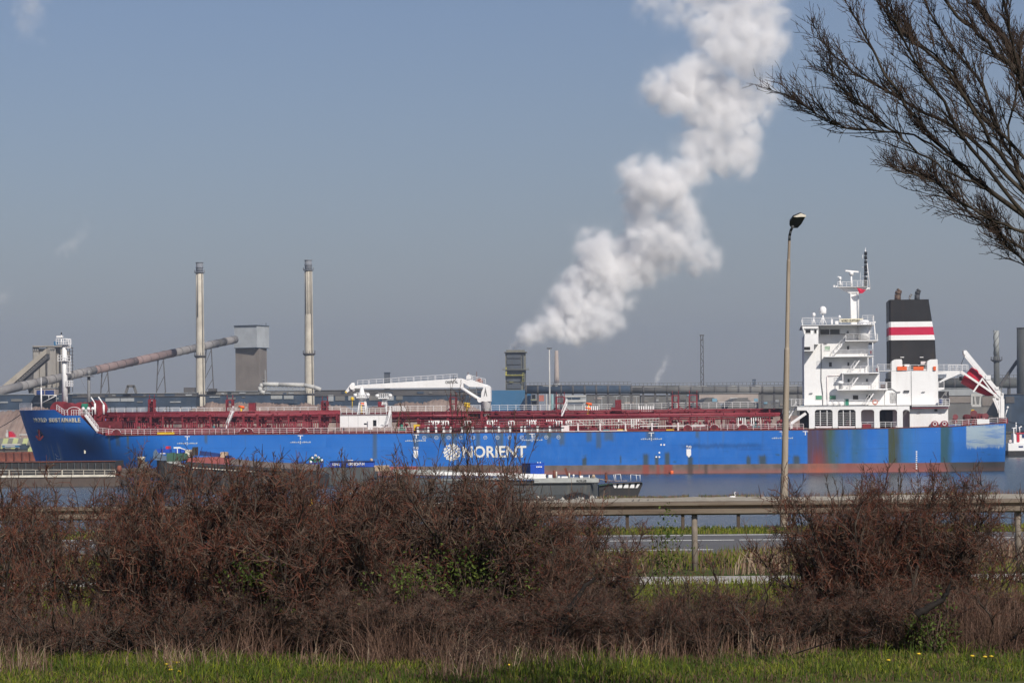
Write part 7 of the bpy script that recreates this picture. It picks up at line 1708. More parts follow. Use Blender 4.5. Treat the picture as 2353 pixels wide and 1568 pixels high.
def shrub_mesh(seed, H, Rr, n0=13, dens=1.0, red=.5, spiky=False):
    g = np.random.default_rng(seed); an = g.uniform(0, 2 * math.pi, n0); sp = g.uniform(.15, 1.05, n0)
    P = np.stack([np.cos(an) * .12 * Rr, np.sin(an) * .12 * Rr, np.full(n0, -.1)], -1); D = np.stack([np.cos(an) * sp, np.sin(an) * sp, np.ones(n0)], -1); D /= np.linalg.norm(D, axis=1, keepdims=True)
    L0 = H * g.uniform(.65, 1.0, n0) / np.clip(D[:, 2], .55, 1) * .82; segs = []
    s, J, DD = grow(P, D, L0, np.full(n0, .035) * g.uniform(.7, 1.2, n0), 7, .16, .05, g); segs.append((s, 0))
    P, D, f = children(J, DD, int(10 * dens), .12, 1, .75, g, (0, 0, .15)); L = (1 - .45 * f) * H * .36 * g.uniform(.6, 1.2, len(P))
    s, J, DD = grow(P, D, L, np.full(len(P), .015), 5, .2, .06, g); segs.append((s, 1))
    P, D, f = children(J, DD, int(9 * dens), .1, 1, 1.0, g, (0, 0, .12)); L = H * .135 * g.uniform(.5, 1.4, len(P))
    s, J, DD = grow(P, D, L, np.full(len(P), .0060), 3, .28, .02, g, .6); segs.append((s, 2))
    P, D, f = children(J, DD, 9 if dens > .9 else 7, .1, 1, 1.0, g, (0, 0, .15)); L = H * .05 * g.uniform(.5, 1.5, len(P))
    s, J, DD = grow(P, D, L, np.full(len(P), .0050), 1, .15, .05, g, .7); segs.append((s, 3))
    S = np.concatenate([q[0][0] for q in segs]); E = np.concatenate([q[0][1] for q in segs]); A = np.concatenate([q[0][2] for q in segs]); B = np.concatenate([q[0][3] for q in segs]); lv = np.concatenate([np.full(len(q[0][0]), q[1]) for q in segs])
    hz_ = np.percentile(E[:, 2], 98.5); hr_ = np.percentile(np.hypot(E[:, 0], E[:, 1]), 93); sc_ = np.array([Rr / hr_, Rr / hr_, H / hz_]); S = S * sc_; E = E * sc_
    mi = np.where(lv == 0, 0, np.where(lv == 1, np.where(g.random(len(S)) < .6, 0, 1), 0)); tw = lv >= 2
    mi2 = g.choice([0, 1, 2], len(S), p=[red, .94 - red, .06]); 
    big = ~tw
    a = seg_mesh(S[big], E[big], A[big], B[big], np.zeros(big.sum(), int), 'branches', [M['bark']], sides=5)
    b = seg_mesh(S[tw], E[tw], A[tw], B[tw], mi2[tw], 'twigs', [M['tw_red'], M['tw_dull'], M['tw_tan']], sides=3)
    b['kind'] = 'stuff'
    return a, b
SHR = {}
def shrub(proto, x, y, z, sx_, sz_, rz, label, group='bare shrubs in the foreground hedge', leaves=False, name='bare_shrub'):
    r_ = empty(name, (x, y, z), rz, label=label, cat='shrub', group=group); r_.scale = (sx_, sx_, sz_)
    if proto not in SHR:
        sd, dens, red = {0: (21, 1.0, .52), 1: (22, 1.0, .32), 2: (23, 1.0, .15), 3: (24, .82, .52), 4: (25, .75, .35), 5: (26, .55, .3)}[proto]
        SHR[proto] = shrub_mesh(sd, 2.8, 1.7, 13 if dens > .9 else 11, dens, red); prs = SHR[proto]
    else:
        prs = []
        for o in SHR[proto]: c_ = o.copy(); link(c_); prs.append(c_)
    for o in prs: o.parent = r_
    return r_
# u, distance, top v, width (m), shape, label
HEDGE = [
 (-40, 43, 1092, 3.6, 3, 'thin reddish shrub cut by the left picture edge'), (70, 45, 1110, 3.8, 4, 'loose wine-red shrub in front of the pontoon railing'), (180, 44, 1106, 3.8, 4, 'sparse dull shrub below the right end of pontoon railing'),
 (285, 46, 1115, 3.4, 4, 'thin upright shrub just left of the mooring pile'), (375, 42, 1078, 3.4, 3, 'dense rusty shrub just right of the mooring pile'), (455, 44, 1064, 4.0, 1, 'tall brown shrub before the green foredeck barge'),
 (560, 42, 1066, 4.4, 0, 'broad red-brown shrub before the red hatch covers'), (660, 43.5, 1074, 4.0, 0, 'rusty rounded shrub left of the blue deckhouse vessel'), (750, 42, 1066, 4.0, 1, 'dense brown shrub below the blue deckhouse vessel'),
 (850, 44, 1082, 4.2, 0, 'red-brown shrub below the stacked planks'), (950, 42, 1090, 4.0, 1, 'matted brown shrub left of the tall bare shoots'), (1040, 44, 1075, 4.2, 0, 'rusty shrub from which tall bare shoots rise'),
 (1130, 42, 1082, 4.2, 2, 'dark shrub below the NORIENT letters'), (1205, 43, 1135, 3.2, 1, 'dark brown shrub ending at the grey barge hull'), (1300, 41.5, 1188, 2.8, 1, 'thick brown shrub below the KOLUS barge'),
 (1370, 42.5, 1200, 2.6, 5, 'grey-brown shrub overlapping the left end of open verge'),
 (1855, 43, 1230, 1.8, 5, 'thin greyish shrub at the foot of the lamp post'), (1945, 42, 1115, 3.0, 1, 'tall brown shrub just right of the lamp post'), (2035, 41, 1092, 3.6, 0, 'largest rusty shrub below the stern paint patches'),
 (2115, 42.5, 1100, 3.4, 1, 'twiggy brown shrub below the ship stern'), (2175, 42, 1118, 2.8, 3, 'wine-brown shrub at the right of the big clump'), (2410, 42, 1160, 1.6, 5, 'dark shrub cut off by the right picture edge'),
 (1465, 40.5, 1345, 2.4, 5, 'low greyish shrub in front of the footpath, left part'), (1610, 41, 1265, 2.4, 5, 'low spindly shrub around the round wooden post'), (1725, 40.5, 1300, 2.8, 5, 'low dark shrub in front of the footpath, right part'), (2330, 41, 1390, 2.6, 5, 'low tangled shrub at the lower right'),
]
FRONT = []
_rf = random.Random(4)
for _i in range(34):
    _u = -30 + _i * 72 + _rf.uniform(-15, 15); _gap = 1440 < _u < 1800
    FRONT.append((_u, 39.2 + _rf.uniform(0, 1.6) + (.8 if _u < 700 or _u > 1900 else 0), (1490 if _gap else 1410 if _u < 560 else 1385 if _u < 1400 else 1385 if _u < 2230 else 1470) + _rf.uniform(-50, 45), 2.4 + _rf.uniform(-.9, .9), 5 if _u < 560 or _gap and _i % 2 or _u > 2240 else _rf.choice((1, 2, 2, 4))))
rh = random.Random(9); LM = [(60, 'left end of the white pontoon railing'), (180, 'right part of the white pontoon railing'), (290, 'cream-topped mooring pile'), (400, 'blue bulwark of the green barge'), (480, 'white windlass of the green barge'), (570, 'pink-red hatch covers'), (680, 'brown hatch covers'), (790, 'white lettering of the blue vessel'), (880, 'stack of sawn planks'), (960, 'slender left sapling'), (1040, 'round hull emblem'), (1130, 'NORIENT letters'), (1220, 'blue container'), (1310, 'KOLUS bow'), (1430, 'dark launch'), (1540, 'small green leafy shrub'), (1610, 'round wooden rail post'), (1720, 'open strip of road'), (1800, 'lamp post'), (1890, 'white slatted arches'), (1970, 'radar mast'), (2060, 'left half of the funnel'), (2130, 'right half of the funnel'), (2200, 'white boat walkway'), (2270, 'red lifeboat'), (2500, 'ship stern corner')]
_cnt = {}; FL = []
for q in FRONT:
    nm_ = min((n_ for n_ in LM if n_[0] >= q[0]), default=LM[-1], key=lambda n_: n_[0])[1]; c_ = _cnt.get(nm_, 0); _cnt[nm_] = c_ + 1
    FL.append(('low dark bramble bush below the ', 'second low bramble bush below the ', 'third low bramble bush below the ')[min(c_, 2)] + nm_)
for i, (u, Y, v, w_, pr) in enumerate([h[:5] for h in HEDGE] + FRONT):
    if 330 < u < 1160 and i < len(HEDGE): v += 13
    if u > 1900 and i < len(HEDGE) and v < 1130: v += 8
    p = W(u, v, Y); Hh = max(1.0, p.z - GZ); lab = HEDGE[i][5] if i < len(HEDGE) else FL[i - len(HEDGE)]
    shrub(pr, p.x, Y, GZ - .05, w_ / 2 / 1.7 * .86, Hh / 2.8, rh.uniform(0, 6.28), lab, 'bare shrubs in the foreground hedge')
# tall bare shoots above the hedge
def shoots(cu, cv, Y, n, spread, h, label, seed, up=.25):
    g = np.random.default_rng(seed); base = W(cu, cv, Y); r_ = empty('bare_sapling', tuple(base), label=label, cat='sapling', group='bare saplings above the hedge')
    P = np.stack([g.uniform(-.2, .2, n), g.uniform(-.2, .2, n), np.zeros(n)], -1); D = np.stack([g.uniform(-spread, spread, n), g.uniform(-.25, .25, n), np.ones(n)], -1); D /= np.linalg.norm(D, axis=1, keepdims=True)
    s0, J, DD = grow(P, D, h * g.uniform(.7, 1.0, n), np.full(n, .0085), 8, .05, .02, g, .3); P, D, f = children(J, DD, 9, .25, .95, .6, g, (0, 0, .35)); s1, J, DD = grow(P, D, h * .17 * g.uniform(.4, 1.3, len(P)), np.full(len(P), .0045), 3, .1, .08, g, .5)
    P, D, f = children(J, DD, 4, .2, 1, .7, g, (0, 0, .3)); s2, J, DD = grow(P, D, h * .035 * g.uniform(.5, 1.4, len(P)), np.full(len(P), .004), 1, .1, .05, g, .6)
    for k in range(n): sl_ = slice(k, None, n); seg_mesh(*[q[sl_] for q in s0], np.zeros(8, int), 'stem', [M['bark']], r_, sides=5)
    s2 = [np.concatenate(q) for q in zip(s1, s2)]
    seg_mesh(*s2, np.zeros(len(s2[0]), int), 'twigs', [M['tw_dull']], r_, kind='stuff')
shoots(975, 1180, 41.5, 3, .22, 1.9, 'slender bare sapling below the hull tug mark, left of the emblem', 31); shoots(1030, 1180, 41.5, 3, .25, 2.1, 'bare sapling crossing the round hull emblem', 32); shoots(1095, 1180, 41.8, 5, .28, 2.0, 'dense bare sapling crossing letters N and O', 33); shoots(1165, 1185, 41.6, 5, .35, 1.85, 'spreading bare sapling crossing letters N and T', 34)
for k, (u, v, h_, lb_) in enumerate(((515, 1105, .75, 'short upright twig cluster above the red hatch cover'), (610, 1110, .8, 'short twig cluster above the brown hatch cover'), (770, 1105, .75, 'twig cluster crossing the white vessel lettering'), (910, 1120, .7, 'pair of twigs before the stacked planks'), (1940, 1150, .6, 'twig cluster on top of clump right of the lamp post'), (2060, 1140, .7, 'forked twigs on top of the big right clump'), (2205, 1150, .6, 'forked twig cluster at the right of the big clump'), (2345, 1200, .8, 'twiggy shoots at right picture edge'))): shoots(u, v + 12, 41.5, 3, .4, h_ * .85, lb_, 40 + k)
# leafy shrubs
def leaves(cx_, cy_, cz_, sx_, sy_, sz_, n, seed, name, parent=None, size=.035, **k):
    g = np.random.default_rng(seed); P = g.normal(0, 1, (n, 3)); P /= np.linalg.norm(P, axis=1, keepdims=True); P *= g.uniform(.2, 1, (n, 1)) ** .5; cl = g.normal(0, .32, (18, 3)); P = P * .45 + cl[g.integers(0, 18, n)] * 1.1
    P = P * np.array([sx_, sy_, sz_]) + np.array([cx_, cy_, cz_]); a = g.normal(0, 1, (n, 3)); a /= np.linalg.norm(a, axis=1, keepdims=True); b = np.cross(a, g.normal(0, 1, (n, 3))); b /= np.linalg.norm(b, axis=1, keepdims=True); s = size * g.uniform(.35, 1.2, (n, 1))
    V_ = np.stack([P - a * s, P + b * s * .45, P + a * s, P - b * s * .45], 1).reshape(-1, 3); return mesh_np(name, V_, np.arange(4 * n).reshape(-1, 4), M['leaf'], parent, kind='stuff', **k)
for i, (u, v, Y, w_, h_, n, lb_) in enumerate(((1528, 1300, 45, .4, 1.1, 650, 'small fresh-green leafy shrub standing before the road lines'), (1105, 1295, 40.9, 1.2, .75, 1300, 'patch of green leaves inside the hedge below the emblem'), (590, 1330, 40.6, .6, .6, 500, 'dim green leafy patch low in the hedge at left centre'), (940, 1330, 40.4, .6, .4, 500, 'few green leaves low in hedge left of emblem'), (1600, 1385, 42, 1.3, .35, 1300, 'yellow-green leafy growth just below the footpath'), (2140, 1440, 39.5, .5, .55, 900, 'bright green leafy patch under the broken stump'), (1950, 1300, 46, .9, .3, 500, 'green leaves behind the right clump'), (1180, 1235, 46, .6, .3, 400, 'green leaves along the verge left of rail post'))):
    p = W(u, v, Y); r_ = empty('leafy_shrub', tuple(p), label=lb_, cat='shrub', group='green leafy patches'); leaves(0, 0, 0, w_, .5, h_, n, 60 + i, 'foliage', r_)
    g = np.random.default_rng(80 + i); n_ = 14; P = np.stack([g.uniform(-w_ * .3, w_ * .3, n_), g.uniform(-.2, .2, n_), np.full(n_, GZ - p.z)], -1); D = np.stack([g.normal(0, .25, n_), g.normal(0, .2, n_), np.ones(n_)], -1); D /= np.linalg.norm(D, axis=1, keepdims=True)
    s_, J, DD = grow(P, D, np.full(n_, (p.z - GZ) + h_ * .5), np.full(n_, .01), 5, .1, .05, g); seg_mesh(*s_, np.zeros(len(s_[0]), int), 'stems', [M['tw_dull']], r_)
# broken dark trunks
for pts, lb_ in ((((2182, 1338), (2176, 1362), (2158, 1382), (2130, 1396), (2105, 1410)), 'black broken trunk curving up from the lower right clump'), (((1366, 1326), (1345, 1345), (1322, 1375), (1300, 1410), (1285, 1450)), 'black leaning trunk at the right end of the left hedge')):
    m = MB(); w_ = [W(u, v, 38.9) for u, v in pts]
    w2 = []
    for a_, b_ in zip(w_[:-1], w_[1:]):
        for q in range(3): w2.append(a_.lerp(b_, q / 3) + Vector((rh.uniform(-.012, .012), 0, rh.uniform(-.012, .012))))
    w2.append(w_[-1]); rr_ = [.020 + .0036 * i for i in range(len(w2))]
    for i in range(len(w2) - 1): m.tube(w2[i] , w2[i + 1] + (w2[i + 1] - w2[i]) * .15, rr_[i], rr_[i + 1], 8, False)
    for i in range(0, len(w2) - 1, 2): m.tube(w2[i], w2[i] + Vector((rh.uniform(-.16, .16), rh.uniform(-.05, .05), rh.uniform(.03, .16))), .010, .004, 5)
    m.build('broken_trunk', M['bark_black'], label=lb_, category='trunk')
# small coloured things glimpsed through the twigs
m = MB(); p = W(480, 1256, 60); m.lathe(p, [(.04, -.11), (.11, -.06), (.12, .02), (.08, .09), (.02, .12)], 10); m.build('red_bag', M['lifered'], label='small bright red bag glimpsed through the left hedge', category='bag')
for u, v, lb_ in ((712, 1153, 'upper small yellow plate glimpsed through the hedge'), (705, 1199, 'lower small yellow plate glimpsed through the hedge')):
    p = W(u, v, 46.5); m = MB(); m.box(p.x - .05, p.x + .05, p.y, p.y + .02, p.z - .07, p.z + .07); m.build('yellow_plate', M['yellow'], label=lb_, category='plate')
# ---- grass
def blades(n, xr, yr, h, w_, mats, name, seed, lean=.35, zf=None, clump=None, tall=1.0, **k):
    g = np.random.default_rng(seed); x = g.uniform(*xr, n); y = g.uniform(*yr, n)
    if clump:
        m_ = clump(x, y) > g.random(n); x, y = x[m_], y[m_]; n = len(x)
    z = np.full(n, GZ) if zf is None else zf(x, y); hh = h * g.uniform(.4, 1.25, n); a = g.uniform(0, 2 * math.pi, n); ln = g.uniform(0, lean, n); dx, dy = np.cos(a) * ln * hh, np.sin(a) * ln * hh; b = g.uniform(0, math.pi, n); wx, wy = np.cos(b) * w_ / 2, np.sin(b) * w_ / 2 * .5
    z0 = z - .03; V_ = np.stack([np.stack([x - wx, y - wy, z0], -1), np.stack([x + wx, y + wy, z0], -1), np.stack([x + dx * .35 + wx * .8, y + dy * .35 + wy * .8, z + hh * .55], -1), np.stack([x + dx * .35 - wx * .8, y + dy * .35 - wy * .8, z + hh * .55], -1), np.stack([x + dx + wx * .15, y + dy, z + hh * (1 - ln * .3)], -1), np.stack([x + dx - wx * .15, y + dy, z + hh * (1 - ln * .3)], -1)], 1).reshape(-1, 3)
    i = (np.arange(n) * 6)[:, None]; F_ = np.stack([i + np.array([[0, 1, 2, 3]]), i + np.array([[3, 2, 4, 5]])], 1).reshape(-1, 4)
    mi = np.repeat(g.integers(0, len(mats), n), 2); return mesh_np(name, V_, F_, mats, None, mi, kind='stuff', **k)
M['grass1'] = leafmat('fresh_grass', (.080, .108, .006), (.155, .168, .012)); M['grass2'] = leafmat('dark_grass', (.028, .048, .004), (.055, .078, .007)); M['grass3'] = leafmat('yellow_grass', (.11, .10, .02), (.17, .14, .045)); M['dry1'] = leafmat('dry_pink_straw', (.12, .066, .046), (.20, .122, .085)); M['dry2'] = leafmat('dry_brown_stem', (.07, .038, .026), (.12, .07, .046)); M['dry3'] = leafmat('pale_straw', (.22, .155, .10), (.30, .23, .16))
yf = lambda x: 38.6 - .4 * np.exp(-((x + .2) / 3.2) ** 2) + .5 * np.sin(x * 1.7) + .3 * np.sin(x * 4.1 + 1)
def nz(s, sd, th, k=4.0): return lambda x, y: np.clip((vnoise(x, y, s, sd) - th) * k, 0, 1)
blades(45000, (-9.5, 9.5), (35.5, 40.5), .13, .016, [M['grass1'], M['grass2'], M['grass1'], M['grass3']], 'foreground_grass', 1, .9, clump=lambda x, y: np.clip(.35 + .65 * nz(.9, 31, -.2, 2)(x, y) - .5 * np.exp(-((x - 1) / 3.5) ** 2), .05, 1))  # bright blades thinned towards the centre to imitate shade there
blades(40000, (-9.5, 9.5), (35.5, 40.5), .12, .016, [M['grass2'], M['grass2'], M['dry2']], 'dark_foreground_grass', 11, .9)  # dark blades give the shaded tone where bright ones thin out
blades(22000, (-9.5, 9.5), (36.3, 41), .25, .013, [M['grass1'], M['grass2'], M['grass2']], 'grass_tufts', 2, .8, clump=nz(1.1, 7, .15))
blades(16000, (-9.8, 9.8), (36.4, 41.0), .5, .010, [M['dry1'], M['dry2'], M['dry1'], M['dry3'], M['dry2']], 'dry_grass', 3, 1.0, clump=lambda x, y: nz(1.1, 9, .05, 3.)(x, y) * (y > yf(x) - 1.2))
blades(120000, (-10, 10), (37.2, 42.0), .85, .0075, [M['dry1'], M['dry2'], M['dry1'], M['dry2'], M['dry2']], 'dry_reeds', 4, 1.5, clump=lambda x, y: nz(.75, 12, -.25, 1.6)(x, y) * (y > yf(x) + .3))
blades(26000, (-14, 14), (44, 57), .22, .022, [M['grass1'], M['grass3'], M['grass1'], M['grass2']], 'verge_grass', 5, .5)
blades(26000, (-16, 16), (59, 70.4), .20, .030, [M['grass1'], M['grass3'], M['dry1'], M['grass2']], 'roadside_grass', 6, .5, clump=nz(.5, 15, -.5, 2))
blades(5000, (0, 16), (60, 69), .55, .03, [M['dry1'], M['dry2'], M['dry3']], 'dry_roadside_grass', 16, .7, clump=nz(.5, 17, .1, 3))
blades(16000, (-18, 18), (81.2, 85.3), .13, .03, [M['grass1'], M['grass3'], M['grass2']], 'bank_grass', 7, .5)
blades(1600, (-18, 18), (82, 85), .30, .035, [M['grass2'], M['grass1']], 'bank_tufts', 8, .6, clump=nz(.6, 19, .2))
sp_z = lambda x, y: spit(x, y)
pc('scrub', (.07, .08, .03), var=.5, sc=1.5); 
blades(9000, (6, 60), (330, 343), .38, .10, [M['grass2'], M['dry2'], M['dry1'], M['grass3']], 'spit_scrub', 21, .8, zf=sp_z, clump=lambda x, y: ((np.abs(x - 13.5) < 3) | (np.abs(x - 19) < 2.8) | (np.abs(x - 27) < 4) | (x > 41)) * (y > 332) * .5)
blades(3500, (12, 70), (332, 343), .8, .06, [M['dry1'], M['dry2']], 'spit_dry_bushes', 22, .9, zf=sp_z, clump=lambda x, y: ((np.abs(x - 29) < 2.5) | (x > 36)) * (y > 334) * .7)
for o in SC.collection.objects:
    pass
# flowers
fl0 = None
for k, (u, v, lb_) in enumerate(((383, 1543, 0), (390, 1549, 0), (401, 1538, 0), (408, 1539, 0), (413, 1537, 0), (392, 1556, 0), (412, 1560, 0), (2110, 1519, 1), (2233, 1524, 1), (2262, 1526, 1), (2277, 1525, 1), (2040, 1534, 1), (1170, 1545, 1))):
    Y = 3.54 * F / (unroll(u, v)[1] - HZ) ; p = W(u, v, Y)
    if fl0 is None:
        r_ = empty('dandelion'); m = MB(); m.lathe((0, 0, 0), [(.012, 0), (.032, .012), (.034, .02), (.015, .03)], 9); m.build('flower_head', M['yellow'], r_); m = MB(); m.tube((0, 0, 0), (0, .01, -.16), .004, None, 4); m.build('stem', M['grass1'], r_); fl0 = r_; q = r_
    else:
        q = fl0.copy(); link(q)
        for c_ in fl0.children: d = c_.copy(); link(d); d.parent = q
    q.location = p + Vector((0, 0, .1)); tag(q, ('yellow dandelion in the lower-left cluster on the grass' if not lb_ else 'single yellow dandelion scattered in the foreground grass'), 'flower', 'dandelions left cluster' if not lb_ else 'scattered dandelions')

# ================================================================ BARE TREE AT UPPER RIGHT
TR = np.random.default_rng(77); YT = 28.0
tree = empty('bare_tree', (W(2760, 1200, YT).x, YT, GZ - .2), label='large bare tree whose limbs sweep in from the upper right corner', cat='tree')
TO = np.array([tree.location.x, tree.location.y, tree.location.z])
limbs = [  # pixel track, thickness in px at the root and tip, depth offset
 ([(2620, 620), (2480, 400), (2352, 177), (2315, 104), (2271, 44), (2239, 0), (2190, -80)], 24, 10, .6),
 ([(2620, 620), (2450, 330), (2352, 185), (2319, 148), (2267, 100), (2219, 52), (2171, 0), (2120, -60)], 15, 5, -.3),
 ([(2640, 760), (2480, 600), (2352, 493), (2259, 433), (2179, 353), (2122, 297), (2070, 225), (2002, 108), (1950, 20)], 15, 4, .2),
 ([(2640, 760), (2500, 600), (2380, 470), (2319, 385), (2267, 305), (2219, 225), (2163, 144), (2082, 88), (2018, 0)], 13, 4, -.8),
 ([(2640, 760), (2480, 560), (2352, 441), (2219, 309), (2138, 261), (2058, 225), (1986, 180), (1930, 142), (1885, 92)], 12, 3, .9),
 ([(2259, 433), (2179, 353), (2098, 307), (1978, 299), (1914, 285), (1850, 250), (1800, 205)], 6, 1.6, .1),
 ([(2640, 800), (2450, 600), (2352, 534), (2271, 501), (2199, 461), (2139, 413), (2058, 389)], 10, 3, -.5),
 ([(2620, 700), (2450, 520), (2340, 390), (2290, 290), (2250, 180), (2150, 60), (2110, -30)], 12, 4, 1.4),
 ([(2620, 700), (2480, 500), (2400, 330), (2352, 230), (2330, 110), (2300, -20)], 12, 5, -1.2),
 ([(2640, 760), (2420, 560), (2290, 420), (2200, 300), (2150, 200), (2080, 110), (2040, 30), (2020, -40)], 11, 3, -1.5),
 ([(2640, 800), (2450, 640), (2330, 560), (2240, 500), (2180, 440), (2110, 400)], 9, 3, 1.1),
 ([(2640, 860), (2450, 680), (2380, 620), (2335, 590), (2300, 540), (2285, 500)], 8, 2.5, .3),
 ([(2620, 700), (2440, 480), (2330, 330), (2240, 260), (2190, 160), (2110, 100), (2060, 40)], 10, 3, .5),
 ([(2259, 433), (2180, 400), (2110, 350), (2050, 300), (1990, 250), (1950, 215), (1915, 175)], 6, 2, -.6),
 ([(2640, 860), (2420, 560), (2352, 440), (2310, 300), (2340, 200), (2345, 90)], 9, 3, .9),
]
S_, E_, A_, B_ = [], [], [], []; JJ, DJ, LL = [], [], []
kpx = YT / F
for track, t0_, t1_, off_ in limbs:
    P = np.array([list(W(u, v, YT + off_ * (.3 + .7 * i / len(track)))) for i, (u, v) in enumerate(track)]) - TO
    # smooth: resample
    f = np.linspace(0, len(P) - 1, 22); i = np.minimum(f.astype(int), len(P) - 2); fr = (f - i)[:, None]; Q = P[i] * (1 - fr) + P[i + 1] * fr; Q[1:-1] = (Q[:-2] + 2 * Q[1:-1] + Q[2:]) / 4; Q[1:-1] += TR.normal(0, .012, Q[1:-1].shape)
    th = np.linspace(t0_, t1_, 22) * kpx / 2; S_.append(Q[:-1]); E_.append(Q[1:]); A_.append(th[:-1]); B_.append(th[1:]); d = np.diff(Q, axis=0); d /= np.linalg.norm(d, axis=1, keepdims=True)
    JJ.append(Q); DJ.append(np.concatenate([d[:1], d]))
J = np.stack(JJ); DD = np.stack(DJ)
# trunk and big forks outside the frame
tk = [np.array([0, 0, 0.]), np.array([.05, 0, 1.2]), np.array([-.05, 0, 2.6])]
for a, b_, r0_, r1_ in ((tk[0], tk[1], .24, .20), (tk[1], tk[2], .20, .17)): S_.append(a[None]); E_.append(b_[None]); A_.append(np.array([r0_])); B_.append(np.array([r1_]))
for q in J:
    if q[0][0] > -1.2: S_.append(tk[2][None]); E_.append(q[0][None]); A_.append(np.array([.10])); B_.append(np.array([.06]))
seg_mesh(S_[-2 - 0] if False else np.concatenate([tk[0][None], tk[1][None]]), np.concatenate([tk[1][None], tk[2][None]]), np.array([.24, .20]), np.array([.20, .17]), np.zeros(2, int), 'trunk', [M['tree_bark']], tree, sides=11, smooth=True)
for i_ in range(len(limbs)):
    q = J[i_]; s__, e__, a__, b__ = S_[i_], E_[i_], A_[i_], B_[i_]
    if q[0][0] > -1.2: s__ = np.concatenate([tk[2][None], s__]); e__ = np.concatenate([q[0][None], e__]); a__ = np.concatenate([[.10], a__]); b__ = np.concatenate([[a__[1]], b__])
    seg_mesh(s__, e__, a__, b__, np.zeros(len(s__), int), 'limb', [M['tree_bark']], tree, sides=9, smooth=True)
g = TR; B0 = (-.25, 0, .45)
P, D, f = children(J, DD, 25, .30, 1.0, .40, g, B0); L = g.uniform(.3, .95, len(P)) * (1.2 - .92 * f)
s1, J1, D1 = grow(P, D, L, np.full(len(P), .0075), 6, .10, .02, g, .35, (-.3, 0, .8))
P, D, f = children(J1, D1, 7, .1, 1.0, .55, g, (-.05, 0, .2)); s2, J2, D2 = grow(P, D, g.uniform(.07, .30, len(P)), np.full(len(P), .0036), 4, .14, .05, g, .5, (-.1, 0, 1))
P, D, f = children(J2, D2, 3, .2, 1.0, .65, g, (0, 0, .3)); s3, J3, D3 = grow(P, D, g.uniform(.03, .13, len(P)), np.full(len(P), .003), 2, .12, .04, g, .7)
seg_mesh(*s1, np.zeros(len(s1[0]), int), 'side_branches', [M['tree_bark']], tree, sides=4, kind='stuff'); seg_mesh(*[np.concatenate(q) for q in zip(s2, s3)], np.zeros(len(s2[0]) + len(s3[0]), int), 'twigs', [M['tree_twig']], tree, sides=3, kind='stuff')
print('tree twigs', len(s2[0]), len(s3[0]))
